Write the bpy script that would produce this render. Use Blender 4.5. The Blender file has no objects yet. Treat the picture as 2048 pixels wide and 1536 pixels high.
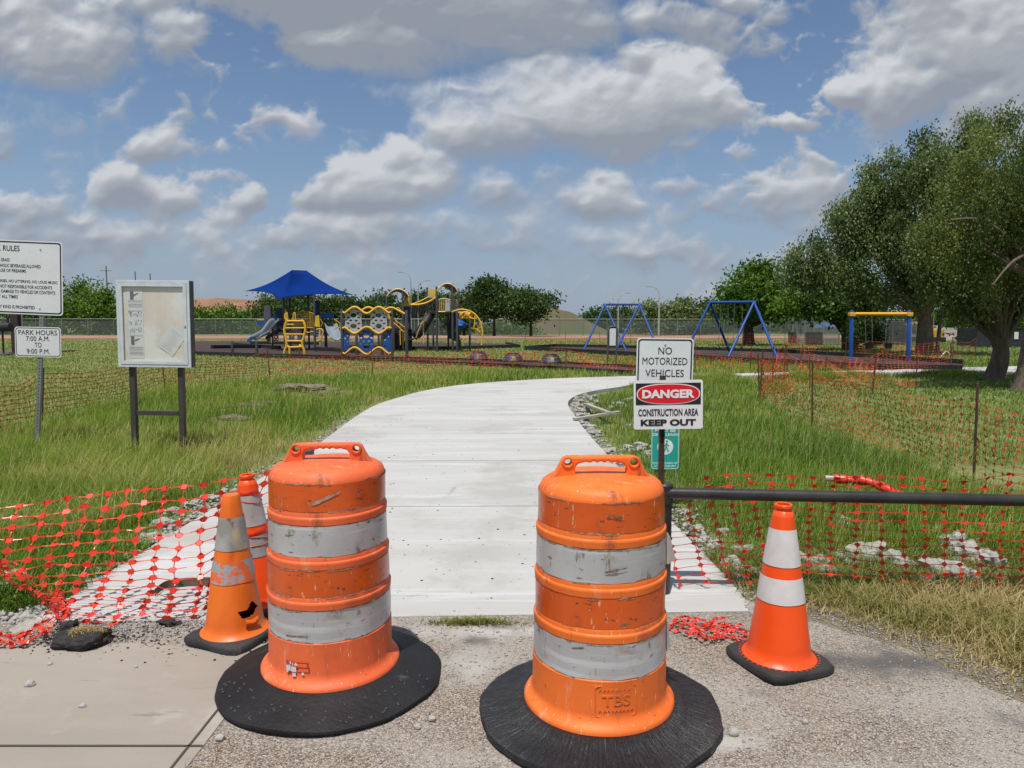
import bpy, bmesh, math, random
import numpy as np
from mathutils import Vector, Matrix, noise as mnoise

# ------------------------------------------------------------------ camera, sky, sun, exposure
SC = bpy.context.scene
COL = SC.collection
F, CX, CY, EYE = 1420.0, 1024.0, 768.0, 1.55
PITCH = math.atan(118.0 / F)
cam_d = bpy.data.cameras.new("camera")
cam = bpy.data.objects.new("camera", cam_d); COL.objects.link(cam)
cam.location = (0, 0, EYE)
cam.rotation_euler = (math.pi / 2 - PITCH, 0, 0)
cam_d.sensor_width = 36.0
cam_d.lens = 36.0 * F / 2048.0
cam_d.clip_start = 0.05
cam_d.clip_end = 6000
SC.camera = cam
SC.view_settings.view_transform = 'Standard'
SC.view_settings.look = 'None'
SC.view_settings.exposure = -0.1
SC.view_settings.gamma = 1.0
SC.cycles.max_bounces = 6
SC.cycles.diffuse_bounces = 3
SC.cycles.glossy_bounces = 2
SC.cycles.transmission_bounces = 4
SC.cycles.transparent_max_bounces = 12
SC.cycles.caustics_reflective = False
SC.cycles.caustics_refractive = False

def ray(px, py):
    r, u = px - CX, -(py - CY)
    c, s = math.cos(PITCH), math.sin(PITCH)
    return Vector((r, F * c + u * s, -F * s + u * c))
def G(px, py, z=0.0):                       # where a sight line meets the height z
    d = ray(px, py); t = (z - EYE) / d.z
    return Vector((d.x * t, d.y * t, z))
def W(px, py, Y):                           # the point of a sight line at the distance Y
    d = ray(px, py); t = Y / d.y
    return Vector((d.x * t, Y, EYE + d.z * t))

SUN_TRAVEL = Vector((0.10, 0.30, -0.90)).normalized()
sun_d = bpy.data.lights.new("sun", 'SUN'); sun_d.energy = 5.0; sun_d.angle = math.radians(0.6)
sun_d.color = (1.0, 0.955, 0.88)
sun = bpy.data.objects.new("sun", sun_d); COL.objects.link(sun)
sun.location = (0, -5, 30)
sun.rotation_euler = SUN_TRAVEL.to_track_quat('-Z', 'Y').to_euler()

def sky_noise(nx, ny, cx, cy, seed, octaves, gain=0.5, billow=False):
    """Summed value noise on a regular grid, cx by cy cells across."""
    out = np.zeros((ny, nx), np.float32); a = 1.0; tot = 0.0; rnd = np.random.RandomState(seed)
    for o in range(octaves):
        lat = rnd.rand(int(cy) + 3, int(cx) + 3).astype(np.float32)
        ox, oy = rnd.rand(2)
        x = np.linspace(0, cx, nx) + ox; y = np.linspace(0, cy, ny) + oy
        xi, yi = x.astype(int), y.astype(int); fx, fy = (x - xi).astype(np.float32), (y - yi).astype(np.float32)
        fx = fx * fx * fx * (fx * (fx * 6 - 15) + 10); fy = fy * fy * fy * (fy * (fy * 6 - 15) + 10)
        r = lat[:, xi] * (1 - fx) + lat[:, xi + 1] * fx
        n = r[yi] * (1 - fy)[:, None] + r[yi + 1] * fy[:, None]
        if billow: n = 1 - np.abs(2 * n - 1)
        out += a * n; tot += a; a *= gain; cx *= 2.03; cy *= 2.03
    return out / tot
def bend(img, dx, dy):
    ny, nx = img.shape; yy, xx = np.mgrid[0:ny, 0:nx]
    return img[np.clip(yy + dy, 0, ny - 1).astype(int), np.clip(xx + dx, 0, nx - 1).astype(int)]
def blur(a, r):
    k = np.hanning(2 * r + 3)[1:-1]; k /= k.sum()
    p = np.pad(a, ((r, r), (0, 0)), 'edge'); a = sum(k[i] * p[i:i + a.shape[0]] for i in range(2 * r + 1))
    p = np.pad(a, ((0, 0), (r, r)), 'edge'); return sum(k[i] * p[:, i:i + a.shape[1]] for i in range(2 * r + 1))
SKY_U, SKY_V = 1.5, 0.9                                   # the cloud sheet covers |x/y| < 1.5 and 0 < z/y < 0.9
def cloud_sheet():
    nx, ny = 2400, 720
    U, V = np.meshgrid(np.linspace(-SKY_U, SKY_U, nx), np.linspace(0, SKY_V, ny)); U = U.astype(np.float32); V = V.astype(np.float32)
    # clouds by bearing and height: (px, py, half width, half height, strength)
    blobs = [(1170, 235, 310, 115, 1.5, .12), (1000, 280, 170, 75, 1.3, .12), (1385, 200, 120, 105, 1.3, .2), (1120, 165, 150, 75, 1.1, .1), (1285, 45, 42, 60, 1.0, .15), (1290, 130, 70, 60, 1.0, .1),
             (780, 385, 180, 66, 1.35, .12), (800, 335, 55, 55, 1.2, .2), (660, 398, 90, 46, .85), (880, 370, 80, 55, .8),
             (760, 0, 300, 135, 1.5, -.55), (780, 100, 200, 85, 1.25, -.5), (960, 40, 260, 110, 1.3, -.48), (1120, 70, 170, 70, .9, -.35), (1400, 70, 140, 50, .5, -.35),
             (110, 95, 170, 100, 1.2, -.1), (20, 60, 150, 100, 1.1, -.15), (60, 150, 90, 40, .8), (335, 85, 80, 70, .75), (260, 20, 160, 50, .7),
             (2000, 140, 210, 240, 1.35, -.12), (1870, 190, 110, 130, .9, -.02), (1750, 190, 60, 45, .6, -.1), (2300, 120, 300, 250, 1.2),
             (320, 305, 75, 34, .8), (270, 380, 80, 56, .85), (320, 400, 62, 52, .65), (20, 300, 55, 60, .6, -.05), (40, 420, 100, 48, .6, -.08), (-160, 360, 130, 100, .7),
             (1215, 408, 82, 40, 1.05), (1225, 375, 50, 35, .8), (1010, 410, 60, 40, .55), (495, 410, 50, 36, .6), (1660, 235, 40, 18, .3), (1485, 325, 40, 18, .22), (1370, 375, 45, 18, .3, -.1),
             (1490, 425, 110, 40, .30, -.15), (1620, 440, 110, 45, .28, -.15), (640, 470, 150, 40, .42), (860, 475, 220, 42, .40), (160, 480, 220, 45, .25), (1100, 490, 200, 45, .32), (1380, 500, 220, 45, .36), (1520, 5, 100, 30, .45), (1330, 165, 90, 70, .8),
             (1610, 262, 60, 18, .3)]
    rnd = np.random.RandomState(5)
    for k in range(46):                                   # more of the same all round the horizon
        px = rnd.choice([-1, 1]) * rnd.uniform(1420, 2100) + 1024; py = rnd.uniform(-300, 520); w = rnd.uniform(60, 220)
        blobs.append((px, py, w, w * rnd.uniform(.3, .5), rnd.uniform(.6, 1.1)))
    for k in range(16): blobs.append((rnd.uniform(-600, 2600), rnd.uniform(-420, -120), rnd.uniform(100, 260), rnd.uniform(50, 110), rnd.uniform(.6, 1.1)))
    acc = np.full(U.shape, -1.35, np.float32)
    wx = (sky_noise(nx, ny, 14, 6, 21, 4) - .5) * .10; wy = (sky_noise(nx, ny, 14, 6, 22, 4) - .5) * .06
    lh = np.zeros_like(acc)
    for (px, py, rx, ry, st, *bias) in blobs:
        d = ray(px, py); u, v = d.x / d.y, d.z / d.y
        du = (U + wx - u) * F / rx; dv = (V + wy - v) * F / ry
        dv = np.where(dv < 0, dv * 1.30, dv)
        q = st * (1.08 - du * du - dv * dv); lh = np.where(q > acc, np.clip(dv, -1.1, 1.1) * .42 + (bias[0] if bias else 0), lh); acc = np.maximum(acc, q)
    band = .36 * np.exp(-((V - .115) / .055) ** 2) - .25; lh = np.where(band > acc, .12, lh); acc = np.maximum(acc, band); lh = blur(lh, 16)
    big = sky_noise(nx, ny, 26, 10, 1, 4) - .5
    fine = sky_noise(nx, ny, 60, 22, 2, 7, .58) - .5
    bil = sky_noise(nx, ny, 58, 24, 3, 6, .52, True) - .5
    bil = bend(bil, (sky_noise(nx, ny, 40, 16, 31, 3) - .5) * 60, (sky_noise(nx, ny, 40, 16, 32, 3) - .5) * 40)
    f = acc + big * .85 + fine * 1.5 + bil * .95
    soft = sky_noise(nx, ny, 9, 4, 8, 3)                   # crisp in some places, wispy in others
    lo = .02 - .42 * soft; hi = lo + .26 + 1.7 * soft ** 1.9
    t = np.clip((f - lo) / (hi - lo), 0, 1); d0 = t * t * (3 - 2 * t)
    # light from above: what lies over each point dims it; edges and bulges catch it
    over = np.zeros_like(d0); run = np.zeros(nx, np.float32)
    for i in range(ny - 1, -1, -1):
        run = run * .978 + d0[i] * .022; over[i] = run
    t = np.clip((f - lo) / (hi - lo + .5 * over ** 1.5), 0, 1); dens = t * t * (3 - 2 * t)
    sm = blur(np.minimum(f, 1.4), 9); gy, gx = np.gradient(sm)
    form = np.clip((-gy * 9 + gx * 3.5) * 1.5, -.5, .6)
    sm2 = blur(f, 2); gy2, gx2 = np.gradient(sm2); form2 = np.clip((-gy2 + .4 * gx2) * 4.5, -.4, .4)
    tone = sky_noise(nx, ny, 30, 14, 41, 5) - .5
    lit = np.clip(.46 + lh + form * .62 + form2 * .26 + tone * .70, 0, 1)
    c0 = np.array([.315, .345, .40]); c1 = np.array([.44, .465, .505]); c2 = np.array([.70, .715, .735])
    L3 = lit[..., None]; col = np.where(L3 < .5, c0 + (c1 - c0) * L3 * 2, c1 + (c2 - c1) * (L3 - .5) * 2)
    # far clouds take on the colour of the air in front of them
    air = np.clip(1 - V / .30, 0, 1)[..., None] ** 1.3; col = col * (1 - .45 * air) + np.array([.30, .35, .46]) * .45 * air
    rgba = np.concatenate([col, (dens * .94)[..., None]], -1).astype(np.float32)
    im = bpy.data.images.new('cloud_sheet', nx, ny, alpha=True, float_buffer=True)
    im.colorspace_settings.name = 'Non-Color'; im.alpha_mode = 'CHANNEL_PACKED'
    im.pixels.foreach_set(rgba.ravel()); im.update(); im.pack()
    return im
def build_world():
    w = bpy.data.worlds.new("World"); SC.world = w; w.use_nodes = True
    nt = w.node_tree; nt.nodes.clear(); N, L = nt.nodes, nt.links
    def m(op, a, b=None, clamp=False):
        n = N.new('ShaderNodeMath'); n.operation = op; n.use_clamp = clamp
        for i, v in enumerate((a, b)):
            if v is None: continue
            if isinstance(v, (int, float)): n.inputs[i].default_value = v
            else: L.new(v, n.inputs[i])
        return n.outputs[0]
    tc = N.new('ShaderNodeTexCoord')
    s = N.new('ShaderNodeSeparateXYZ'); L.new(tc.outputs['Generated'], s.inputs[0])
    ay = m('ADD', m('ABSOLUTE', s.outputs[1]), 0.001)
    U = m('DIVIDE', s.outputs[0], ay); V = m('DIVIDE', s.outputs[2], ay)
    c = N.new('ShaderNodeCombineXYZ'); L.new(m('ADD', m('MULTIPLY', U, .5 / SKY_U), .5), c.inputs[0]); L.new(m('MULTIPLY', V, 1 / SKY_V), c.inputs[1])
    im = N.new('ShaderNodeTexImage'); im.image = cloud_sheet(); im.extension = 'MIRROR'; im.interpolation = 'Linear'; L.new(c.outputs[0], im.inputs[0])
    sky = N.new('ShaderNodeTexSky'); sky.sky_type = 'NISHITA'; sky.sun_disc = False
    sky.sun_elevation = math.radians(70.7); sky.sun_rotation = math.pi + 0.32
    sky.air_density = 1.0; sky.dust_density = 0.6; sky.ozone_density = 2.5
    def mixc(fac, a, b, bt='MIX'):
        n = N.new('ShaderNodeMix'); n.data_type = 'RGBA'; n.blend_type = bt
        if isinstance(fac, (int, float)): n.inputs[0].default_value = fac
        else: L.new(fac, n.inputs[0])
        for k, v in ((6, a), (7, b)):
            if isinstance(v, tuple): n.inputs[k].default_value = (*v, 1)
            else: L.new(v, n.inputs[k])
        return n.outputs[2]
    def ramp(v, lo, hi):
        r = N.new('ShaderNodeMapRange'); r.interpolation_type = 'SMOOTHSTEP'; r.inputs['From Min'].default_value = lo
        r.inputs['From Max'].default_value = hi; L.new(v, r.inputs['Value']); return r.outputs['Result']
    K = 10.0                                              # colours are scaled by the background strength 0.10
    base = mixc(1.0, sky.outputs[0], SKY_TINT, 'MULTIPLY')
    base = mixc(m('MULTIPLY', ramp(V, 0.32, 0.0), 0.75), base, tuple(K * c_ for c_ in (.275, .345, .48)))
    cl = mixc(1.0, im.outputs[0], (K, K, K), 'MULTIPLY')
    out = mixc(m('MULTIPLY', im.outputs[1], ramp(s.outputs[2], -0.02, 0.03)), base, cl)
    bg = N.new('ShaderNodeBackground'); bg.inputs['Strength'].default_value = 0.10; L.new(out, bg.inputs[0])
    o = N.new('ShaderNodeOutputWorld'); L.new(bg.outputs[0], o.inputs[0])
    w.cycles.sampling_method = 'MANUAL'; w.cycles.sample_map_resolution = 512
SKY_TINT = (1.05, 1.07, 1.08)
build_world()

# ------------------------------------------------------------------ helpers
def tag(o, label=None, cat=None, group=None, kind=None):
    if label: o['label'] = label
    if cat: o['category'] = cat
    if group: o['group'] = group
    if kind: o['kind'] = kind
    return o
def thing(name, label, cat, loc=(0, 0, 0), rot=(0, 0, 0), group=None):
    o = bpy.data.objects.new(name, None); COL.objects.link(o)
    o.empty_display_size = 0.1
    o.location = loc; o.rotation_euler = rot
    return tag(o, label, cat, group)
def copy_tree(o, parent=None):
    c = o.copy(); COL.objects.link(c)
    if parent: c.parent = parent
    for ch in [x for x in bpy.data.objects if x.parent == o]: copy_tree(ch, c)
    return c
def mesh_obj(name, V, Fc, mat, parent=None, smooth=False, org=None, attr=None):
    me = bpy.data.meshes.new(name)
    V = np.asarray(V, dtype=np.float64).reshape(-1, 3)
    if org is not None: V = V - np.asarray(org)
    me.from_pydata(V.tolist(), [], Fc)
    me.update()
    if smooth:
        me.polygons.foreach_set('use_smooth', [True] * len(me.polygons))
    me.materials.append(mat)
    o = bpy.data.objects.new(name, me); COL.objects.link(o)
    if parent: o.parent = parent
    return o
def fast_mesh(name, V, quads, tris, mat, parent=None, attr=None, smooth=False):
    me = bpy.data.meshes.new(name)
    nq, ntr = len(quads), len(tris)
    me.vertices.add(len(V)); me.vertices.foreach_set('co', np.asarray(V, np.float32).ravel())
    loops = np.concatenate([np.asarray(quads, np.int32).ravel(), np.asarray(tris, np.int32).ravel()])
    me.loops.add(len(loops)); me.loops.foreach_set('vertex_index', loops)
    me.polygons.add(nq + ntr)
    st = np.concatenate([np.arange(nq) * 4, nq * 4 + np.arange(ntr) * 3]).astype(np.int32)
    me.polygons.foreach_set('loop_start', st)
    if smooth: me.polygons.foreach_set('use_smooth', np.ones(nq + ntr, bool))
    me.update(calc_edges=True)
    if attr is not None:
        a = me.attributes.new('tint', 'FLOAT', 'POINT'); a.data.foreach_set('value', np.asarray(attr, np.float32))
    me.materials.append(mat)
    o = bpy.data.objects.new(name, me); COL.objects.link(o)
    if parent: o.parent = parent
    return o

def plate2d(outer, holes=(), th=0.01, bevel=0.0):
    """Flat outline with holes, thick, standing in the XZ plane: (verts, faces)."""
    cu = bpy.data.curves.new('outline', 'CURVE'); cu.dimensions = '2D'; cu.fill_mode = 'BOTH'
    cu.extrude = max(th / 2 - bevel, 0.0); cu.bevel_depth = bevel; cu.bevel_resolution = 1
    if bevel: cu.offset = -bevel
    for lp in (outer, *holes):
        sp = cu.splines.new('POLY'); sp.points.add(len(lp) - 1)
        for p, (x, y) in zip(sp.points, lp): p.co = (x, y, 0, 1)
        sp.use_cyclic_u = True
    return _curve_mesh(cu)
def _curve_mesh(cu):
    o = bpy.data.objects.new('outline', cu); COL.objects.link(o)
    dg = bpy.context.evaluated_depsgraph_get(); dg.update()
    me = bpy.data.meshes.new_from_object(o.evaluated_get(dg))
    V = [(v.co.x, -v.co.z, v.co.y) for v in me.vertices]
    Fc = [tuple(p.vertices) for p in me.polygons]
    bpy.data.objects.remove(o); bpy.data.curves.remove(cu); bpy.data.meshes.remove(me)
    return V, Fc
def text2d(s, w=None, h=None, x=0, z=0, align='CENTER', bold=0.0, depth=0.0006, slant=0):
    """Lettering standing in XZ, scaled to the width w and height h, its middle (or left/right end) at x, z."""
    cu = bpy.data.curves.new('text', 'FONT'); cu.body = s; cu.size = 1.0; cu.offset = bold; cu.extrude = 0.01
    cu.shear = slant; cu.resolution_u = 3
    V, Fc = _curve_mesh(cu)
    A = np.array(V)
    lo, hi = A.min(0), A.max(0)
    kx = w / (hi[0] - lo[0]) if w else (h / (hi[2] - lo[2])) * 0.85
    kz = h / (hi[2] - lo[2]) if h else kx
    A[:, 2] = (A[:, 2] - (lo[2] + hi[2]) / 2) * kz + z
    ref = {'CENTER': (lo[0] + hi[0]) / 2, 'LEFT': lo[0], 'RIGHT': hi[0]}[align]
    A[:, 0] = (A[:, 0] - ref) * kx + x
    A[:, 1] = A[:, 1] / 0.01 * depth
    return A.tolist(), Fc
def rrect(w, h, r, n=5, cx=0, cz=0):
    pts = []
    for (sx, sz, a0) in ((1, 1, 0), (-1, 1, 90), (-1, -1, 180), (1, -1, 270)):
        for k in range(n + 1):
            a = math.radians(a0 + 90 * k / n)
            pts.append((cx + sx * (w / 2 - r) + r * math.cos(a), cz + sz * (h / 2 - r) + r * math.sin(a)))
    return pts
def ell(cx, cz, rx, rz, n=24, rot=0):
    out = []
    for k in range(n):
        a = 2 * math.pi * k / n
        x, z = rx * math.cos(a), rz * math.sin(a)
        out.append((cx + x * math.cos(rot) - z * math.sin(rot), cz + x * math.sin(rot) + z * math.cos(rot)))
    return out

class MB:
    def __init__(s): s.V = []; s.F = []
    def add(s, V, Fc, M=None, off=None):
        b = len(s.V)
        for v in V:
            v = Vector(v)
            if M is not None: v = M @ v
            if off is not None: v = v + Vector(off)
            s.V.append(tuple(v))
        s.F += [tuple(b + i for i in f) for f in Fc]
        return s
    def box(s, c, size, rz=0, M=None, bev=0.0):
        if bev:
            bm = bmesh.new(); bmesh.ops.create_cube(bm, size=1)
            for v in bm.verts: v.co = Vector((v.co.x * size[0], v.co.y * size[1], v.co.z * size[2]))
            bmesh.ops.bevel(bm, geom=bm.edges[:], offset=bev, segments=2, affect='EDGES', profile=0.7)
            bm.verts.ensure_lookup_table()
            V = [tuple(v.co) for v in bm.verts]; Fc = [tuple(v.index for v in f.verts) for f in bm.faces]; bm.free()
        else:
            V = [((i & 1) * size[0] - size[0] / 2, ((i >> 1) & 1) * size[1] - size[1] / 2, ((i >> 2) & 1) * size[2] - size[2] / 2) for i in range(8)]
            Fc = [(0, 2, 3, 1), (4, 5, 7, 6), (0, 1, 5, 4), (2, 6, 7, 3), (0, 4, 6, 2), (1, 3, 7, 5)]
        R = Matrix.Rotation(rz, 4, 'Z') if M is None else M
        return s.add(V, Fc, R, c)
    def tube(s, pts, r, n=8, caps=True, closed=False):
        pts = [Vector(p) for p in pts]; k = len(pts)
        rs = r if isinstance(r, (list, tuple)) else [r] * k
        b = len(s.V); up = None
        for i, p in enumerate(pts):
            a = pts[(i - 1) % k] if (i > 0 or closed) else p
            c = pts[(i + 1) % k] if (i < k - 1 or closed) else p
            t = (c - a)
            t = t.normalized() if t.length > 1e-9 else Vector((0, 0, 1))
            if up is None:
                up = t.cross(Vector((0, 0, 1)))
                if up.length < 1e-3: up = t.cross(Vector((0, 1, 0)))
                up.normalize()
            else:
                up = (up - t * up.dot(t))
                up = up.normalized() if up.length > 1e-6 else t.orthogonal().normalized()
            w = t.cross(up)
            for j in range(n):
                an = 2 * math.pi * j / n
                s.V.append(tuple(p + (up * math.cos(an) + w * math.sin(an)) * rs[i]))
        for i in range(k if closed else k - 1):
            i2 = (i + 1) % k
            for j in range(n):
                j2 = (j + 1) % n
                s.F.append((b + i * n + j, b + i * n + j2, b + i2 * n + j2, b + i2 * n + j))
        if caps and not closed:
            s.F.append(tuple(b + j for j in range(n - 1, -1, -1)))
            s.F.append(tuple(b + (k - 1) * n + j for j in range(n)))
        return s
    def lathe(s, prof, n=48, c=(0, 0, 0), wob=None, cap_top=False, cap_bot=False):
        b = len(s.V); c = Vector(c)
        for i, (r, z) in enumerate(prof):
            for j in range(n):
                a = 2 * math.pi * j / n
                rr, zz = (r, z) if wob is None else wob(r, z, a)
                s.V.append((c.x + rr * math.cos(a), c.y + rr * math.sin(a), c.z + zz))
        for i in range(len(prof) - 1):
            for j in range(n):
                j2 = (j + 1) % n
                s.F.append((b + i * n + j, b + i * n + j2, b + (i + 1) * n + j2, b + (i + 1) * n + j))
        if cap_top: s.F.append(tuple(b + (len(prof) - 1) * n + j for j in range(n)))
        if cap_bot: s.F.append(tuple(b + j for j in range(n - 1, -1, -1)))
        return s
    def grid(s, rows):
        b = len(s.V); nr, nc = len(rows), len(rows[0])
        for r in rows: s.V += [tuple(p) for p in r]
        for i in range(nr - 1):
            for j in range(nc - 1):
                s.F.append((b + i * nc + j, b + i * nc + j + 1, b + (i + 1) * nc + j + 1, b + (i + 1) * nc + j))
        return s
    def build(s, name, mat, parent=None, smooth=False, world=False):
        org = parent.location if (world and parent is not None) else None
        o = mesh_obj(name, s.V, s.F, mat, parent, smooth, org)
        if smooth:
            try: o.data.shade_auto_smooth = True
            except Exception: pass
            o.data.set_sharp_from_angle(angle=math.radians(40))
        return o
class Each:
    """Stands in for MB: every shape added becomes a part of its own."""
    def __init__(s, name, m, parent, smooth=True, world=True): s.k = (name, m, parent, smooth, world); s.out = []
    def _go(s, f, a, k):
        b = MB(); getattr(b, f)(*a, **k); s.out.append(b.build(s.k[0], s.k[1], s.k[2], smooth=s.k[3], world=s.k[4])); return s
    def tube(s, *a, **k): return s._go('tube', a, k)
    def box(s, *a, **k): return s._go('box', a, k)
    def grid(s, *a, **k): return s._go('grid', a, k)
    def lathe(s, *a, **k): return s._go('lathe', a, k)
def curve_pts(ctrl, n=8):
    """Catmull-Rom through the control points."""
    P = [Vector(p) for p in ctrl]; out = []
    for i in range(len(P) - 1):
        p0 = P[max(i - 1, 0)]; p1 = P[i]; p2 = P[i + 1]; p3 = P[min(i + 2, len(P) - 1)]
        for k in range(n):
            t = k / n
            out.append(0.5 * ((2 * p1) + (p2 - p0) * t + (2 * p0 - 5 * p1 + 4 * p2 - p3) * t * t + (3 * p1 - p0 - 3 * p2 + p3) * t ** 3))
    out.append(P[-1]); return out

# ------------------------------------------------------------------ materials
def mat(name, col, rough=0.6, col2=None, scale=6.0, metal=0.0, bump=0.0, bscale=40.0, spots=(), spec=0.5, detail=4, stretch=(1, 1, 1), coat=0.0):
    """Procedural surface: two tones mixed by noise, marks (colour, scale, low, high, stretch), bump."""
    M = bpy.data.materials.new(name); M.use_nodes = True
    N, L = M.node_tree.nodes, M.node_tree.links
    P = N['Principled BSDF']; P.inputs['Roughness'].default_value = rough; P.inputs['Metallic'].default_value = metal
    P.inputs['Specular IOR Level'].default_value = spec
    if coat: P.inputs['Coat Weight'].default_value = coat
    tc = N.new('ShaderNodeTexCoord')
    def nz(sc, st, det=4, rg=0.6, loc=0.0):
        mp = N.new('ShaderNodeMapping'); mp.inputs['Scale'].default_value = st; mp.inputs['Location'].default_value = (loc, loc * .7, loc * .3)
        L.new(tc.outputs['Object'], mp.inputs[0])
        t = N.new('ShaderNodeTexNoise'); t.inputs['Scale'].default_value = sc; t.inputs['Detail'].default_value = det; t.inputs['Roughness'].default_value = rg
        L.new(mp.outputs[0], t.inputs['Vector']); return t.outputs['Fac']
    def mix(fac, a, b):
        n = N.new('ShaderNodeMix'); n.data_type = 'RGBA'; L.new(fac, n.inputs[0])
        for k, v in ((6, a), (7, b)):
            if isinstance(v, tuple): n.inputs[k].default_value = (*v, 1)
            else: L.new(v, n.inputs[k])
        return n.outputs[2]
    def rng(v, lo, hi):
        r = N.new('ShaderNodeMapRange'); r.inputs['From Min'].default_value = lo; r.inputs['From Max'].default_value = hi
        r.interpolation_type = 'SMOOTHSTEP'; L.new(v, r.inputs['Value']); return r.outputs['Result']
    c2 = col2 if col2 else tuple(x * 0.8 for x in col)
    c = mix(rng(nz(scale, stretch, detail), 0.35, 0.65), col, c2)
    for i, sp in enumerate(spots):
        sc, ss, lo, hi = sp[:4]; st = sp[4] if len(sp) > 4 else (1, 1, 1)
        c = mix(rng(nz(ss, st, 6, 0.65, 3.3 * i + 1.7), lo, hi), c, sc)
    L.new(c, P.inputs['Base Color'])
    if bump:
        b = N.new('ShaderNodeBump'); b.inputs['Strength'].default_value = bump; b.inputs['Distance'].default_value = 0.01
        L.new(nz(bscale, stretch, 5), b.inputs['Height']); L.new(b.outputs[0], P.inputs['Normal'])
    return M
def leafmat(name, cols, trans=0.35, rough=0.6, gloss=0.018):
    """Leaf and blade surface: a colour ramp over the tint of each leaf, partly translucent."""
    M = bpy.data.materials.new(name); M.use_nodes = True
    N, L = M.node_tree.nodes, M.node_tree.links; N.clear()
    at = N.new('ShaderNodeAttribute'); at.attribute_name = 'tint'
    cr = N.new('ShaderNodeValToRGB'); e = cr.color_ramp.elements
    while len(e) < len(cols): e.new(0.5)
    for k, (p, c) in enumerate(cols): e[k].position = p; e[k].color = (*c, 1)
    L.new(at.outputs['Fac'], cr.inputs[0])
    d = N.new('ShaderNodeBsdfDiffuse'); t = N.new('ShaderNodeBsdfTranslucent'); mx = N.new('ShaderNodeMixShader'); mx.inputs[0].default_value = trans
    gl = N.new('ShaderNodeBsdfGlossy'); gl.inputs['Roughness'].default_value = 0.45; mg = N.new('ShaderNodeMixShader'); mg.inputs[0].default_value = gloss
    hs = N.new('ShaderNodeHueSaturation'); hs.inputs['Hue'].default_value = 0.485; hs.inputs['Saturation'].default_value = 1.1; hs.inputs['Value'].default_value = 1.25
    L.new(cr.outputs[0], d.inputs[0]); L.new(cr.outputs[0], hs.inputs['Color']); L.new(hs.outputs[0], t.inputs[0])
    L.new(d.outputs[0], mx.inputs[1]); L.new(t.outputs[0], mx.inputs[2])
    L.new(mx.outputs[0], mg.inputs[1]); L.new(gl.outputs[0], mg.inputs[2])
    o = N.new('ShaderNodeOutputMaterial'); L.new(mg.outputs[0], o.inputs[0])
    return M
def see_through_mat(name, col, cover, rough=0.7):
    """Fine wire or woven screen that lets part of what lies behind show."""
    M = bpy.data.materials.new(name); M.use_nodes = True
    N, L = M.node_tree.nodes, M.node_tree.links
    P = N['Principled BSDF']; P.inputs['Base Color'].default_value = (*col, 1); P.inputs['Roughness'].default_value = rough
    P.inputs['Alpha'].default_value = cover
    return M

def vnoise(x, y, s, seed=0):
    """Smooth value noise 0..1 for arrays."""
    x = np.asarray(x) * s + seed * 17.31; y = np.asarray(y) * s + seed * 9.17
    xi, yi = np.floor(x), np.floor(y); fx, fy = x - xi, y - yi
    fx = fx * fx * (3 - 2 * fx); fy = fy * fy * (3 - 2 * fy)
    def h(a, b):
        v = np.sin(a * 127.1 + b * 311.7 + seed * 3.3) * 43758.5453
        return v - np.floor(v)
    return (h(xi, yi) * (1 - fx) + h(xi + 1, yi) * fx) * (1 - fy) + (h(xi, yi + 1) * (1 - fx) + h(xi + 1, yi + 1) * fx) * fy
def fbm(x, y, s, seed=0, o=4):
    t = 0; a = 0.5; k = 0
    for i in range(o): t = t + a * vnoise(x, y, s * 2 ** i, seed + i); k += a; a *= 0.5
    return t / k
def inside(poly, x, y):
    x = np.asarray(x); y = np.asarray(y); r = np.zeros(x.shape, bool)
    n = len(poly)
    for i in range(n):
        x1, y1 = poly[i][0], poly[i][1]; x2, y2 = poly[(i + 1) % n][0], poly[(i + 1) % n][1]
        c = ((y1 > y) != (y2 > y)) & (x < (x2 - x1) * (y - y1) / ((y2 - y1) or 1e-9) + x1)
        r ^= c
    return r
def poly_dist(line, x, y):
    d = np.full(np.asarray(x).shape, 1e9)
    for i in range(len(line) - 1):
        a = np.array(line[i][:2]); b = np.array(line[i + 1][:2]); ab = b - a
        t = np.clip(((x - a[0]) * ab[0] + (y - a[1]) * ab[1]) / max(ab @ ab, 1e-9), 0, 1)
        d = np.minimum(d, np.hypot(x - a[0] - t * ab[0], y - a[1] - t * ab[1]))
    return d
def sstep(a, b, v):
    t = np.clip((v - a) / (b - a), 0, 1); return t * t * (3 - 2 * t)
# ------------------------------------------------------------------ the setting: ground, road, sidewalk, path
def gz(x, y):
    x = np.asarray(x, float); y = np.asarray(y, float)
    z = -0.016 - 0.065 * sstep(5, 11, y)
    z = z + 0.03 * (fbm(x, y, 0.5, 5) - 0.5) * sstep(6, 12, y)
    m0 = G(612, 782); m1 = G(480, 815)
    z = z + 0.05 * np.exp(-(((x - m0.x) / 0.9) ** 2 + ((y - m0.y) / 0.7) ** 2)) * (0.6 + 0.8 * fbm(x, y, 3.0, 2))
    z = z + 0.05 * np.exp(-(((x - m1.x) / 0.6) ** 2 + ((y - m1.y) / 0.6) ** 2))
    return z

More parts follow.
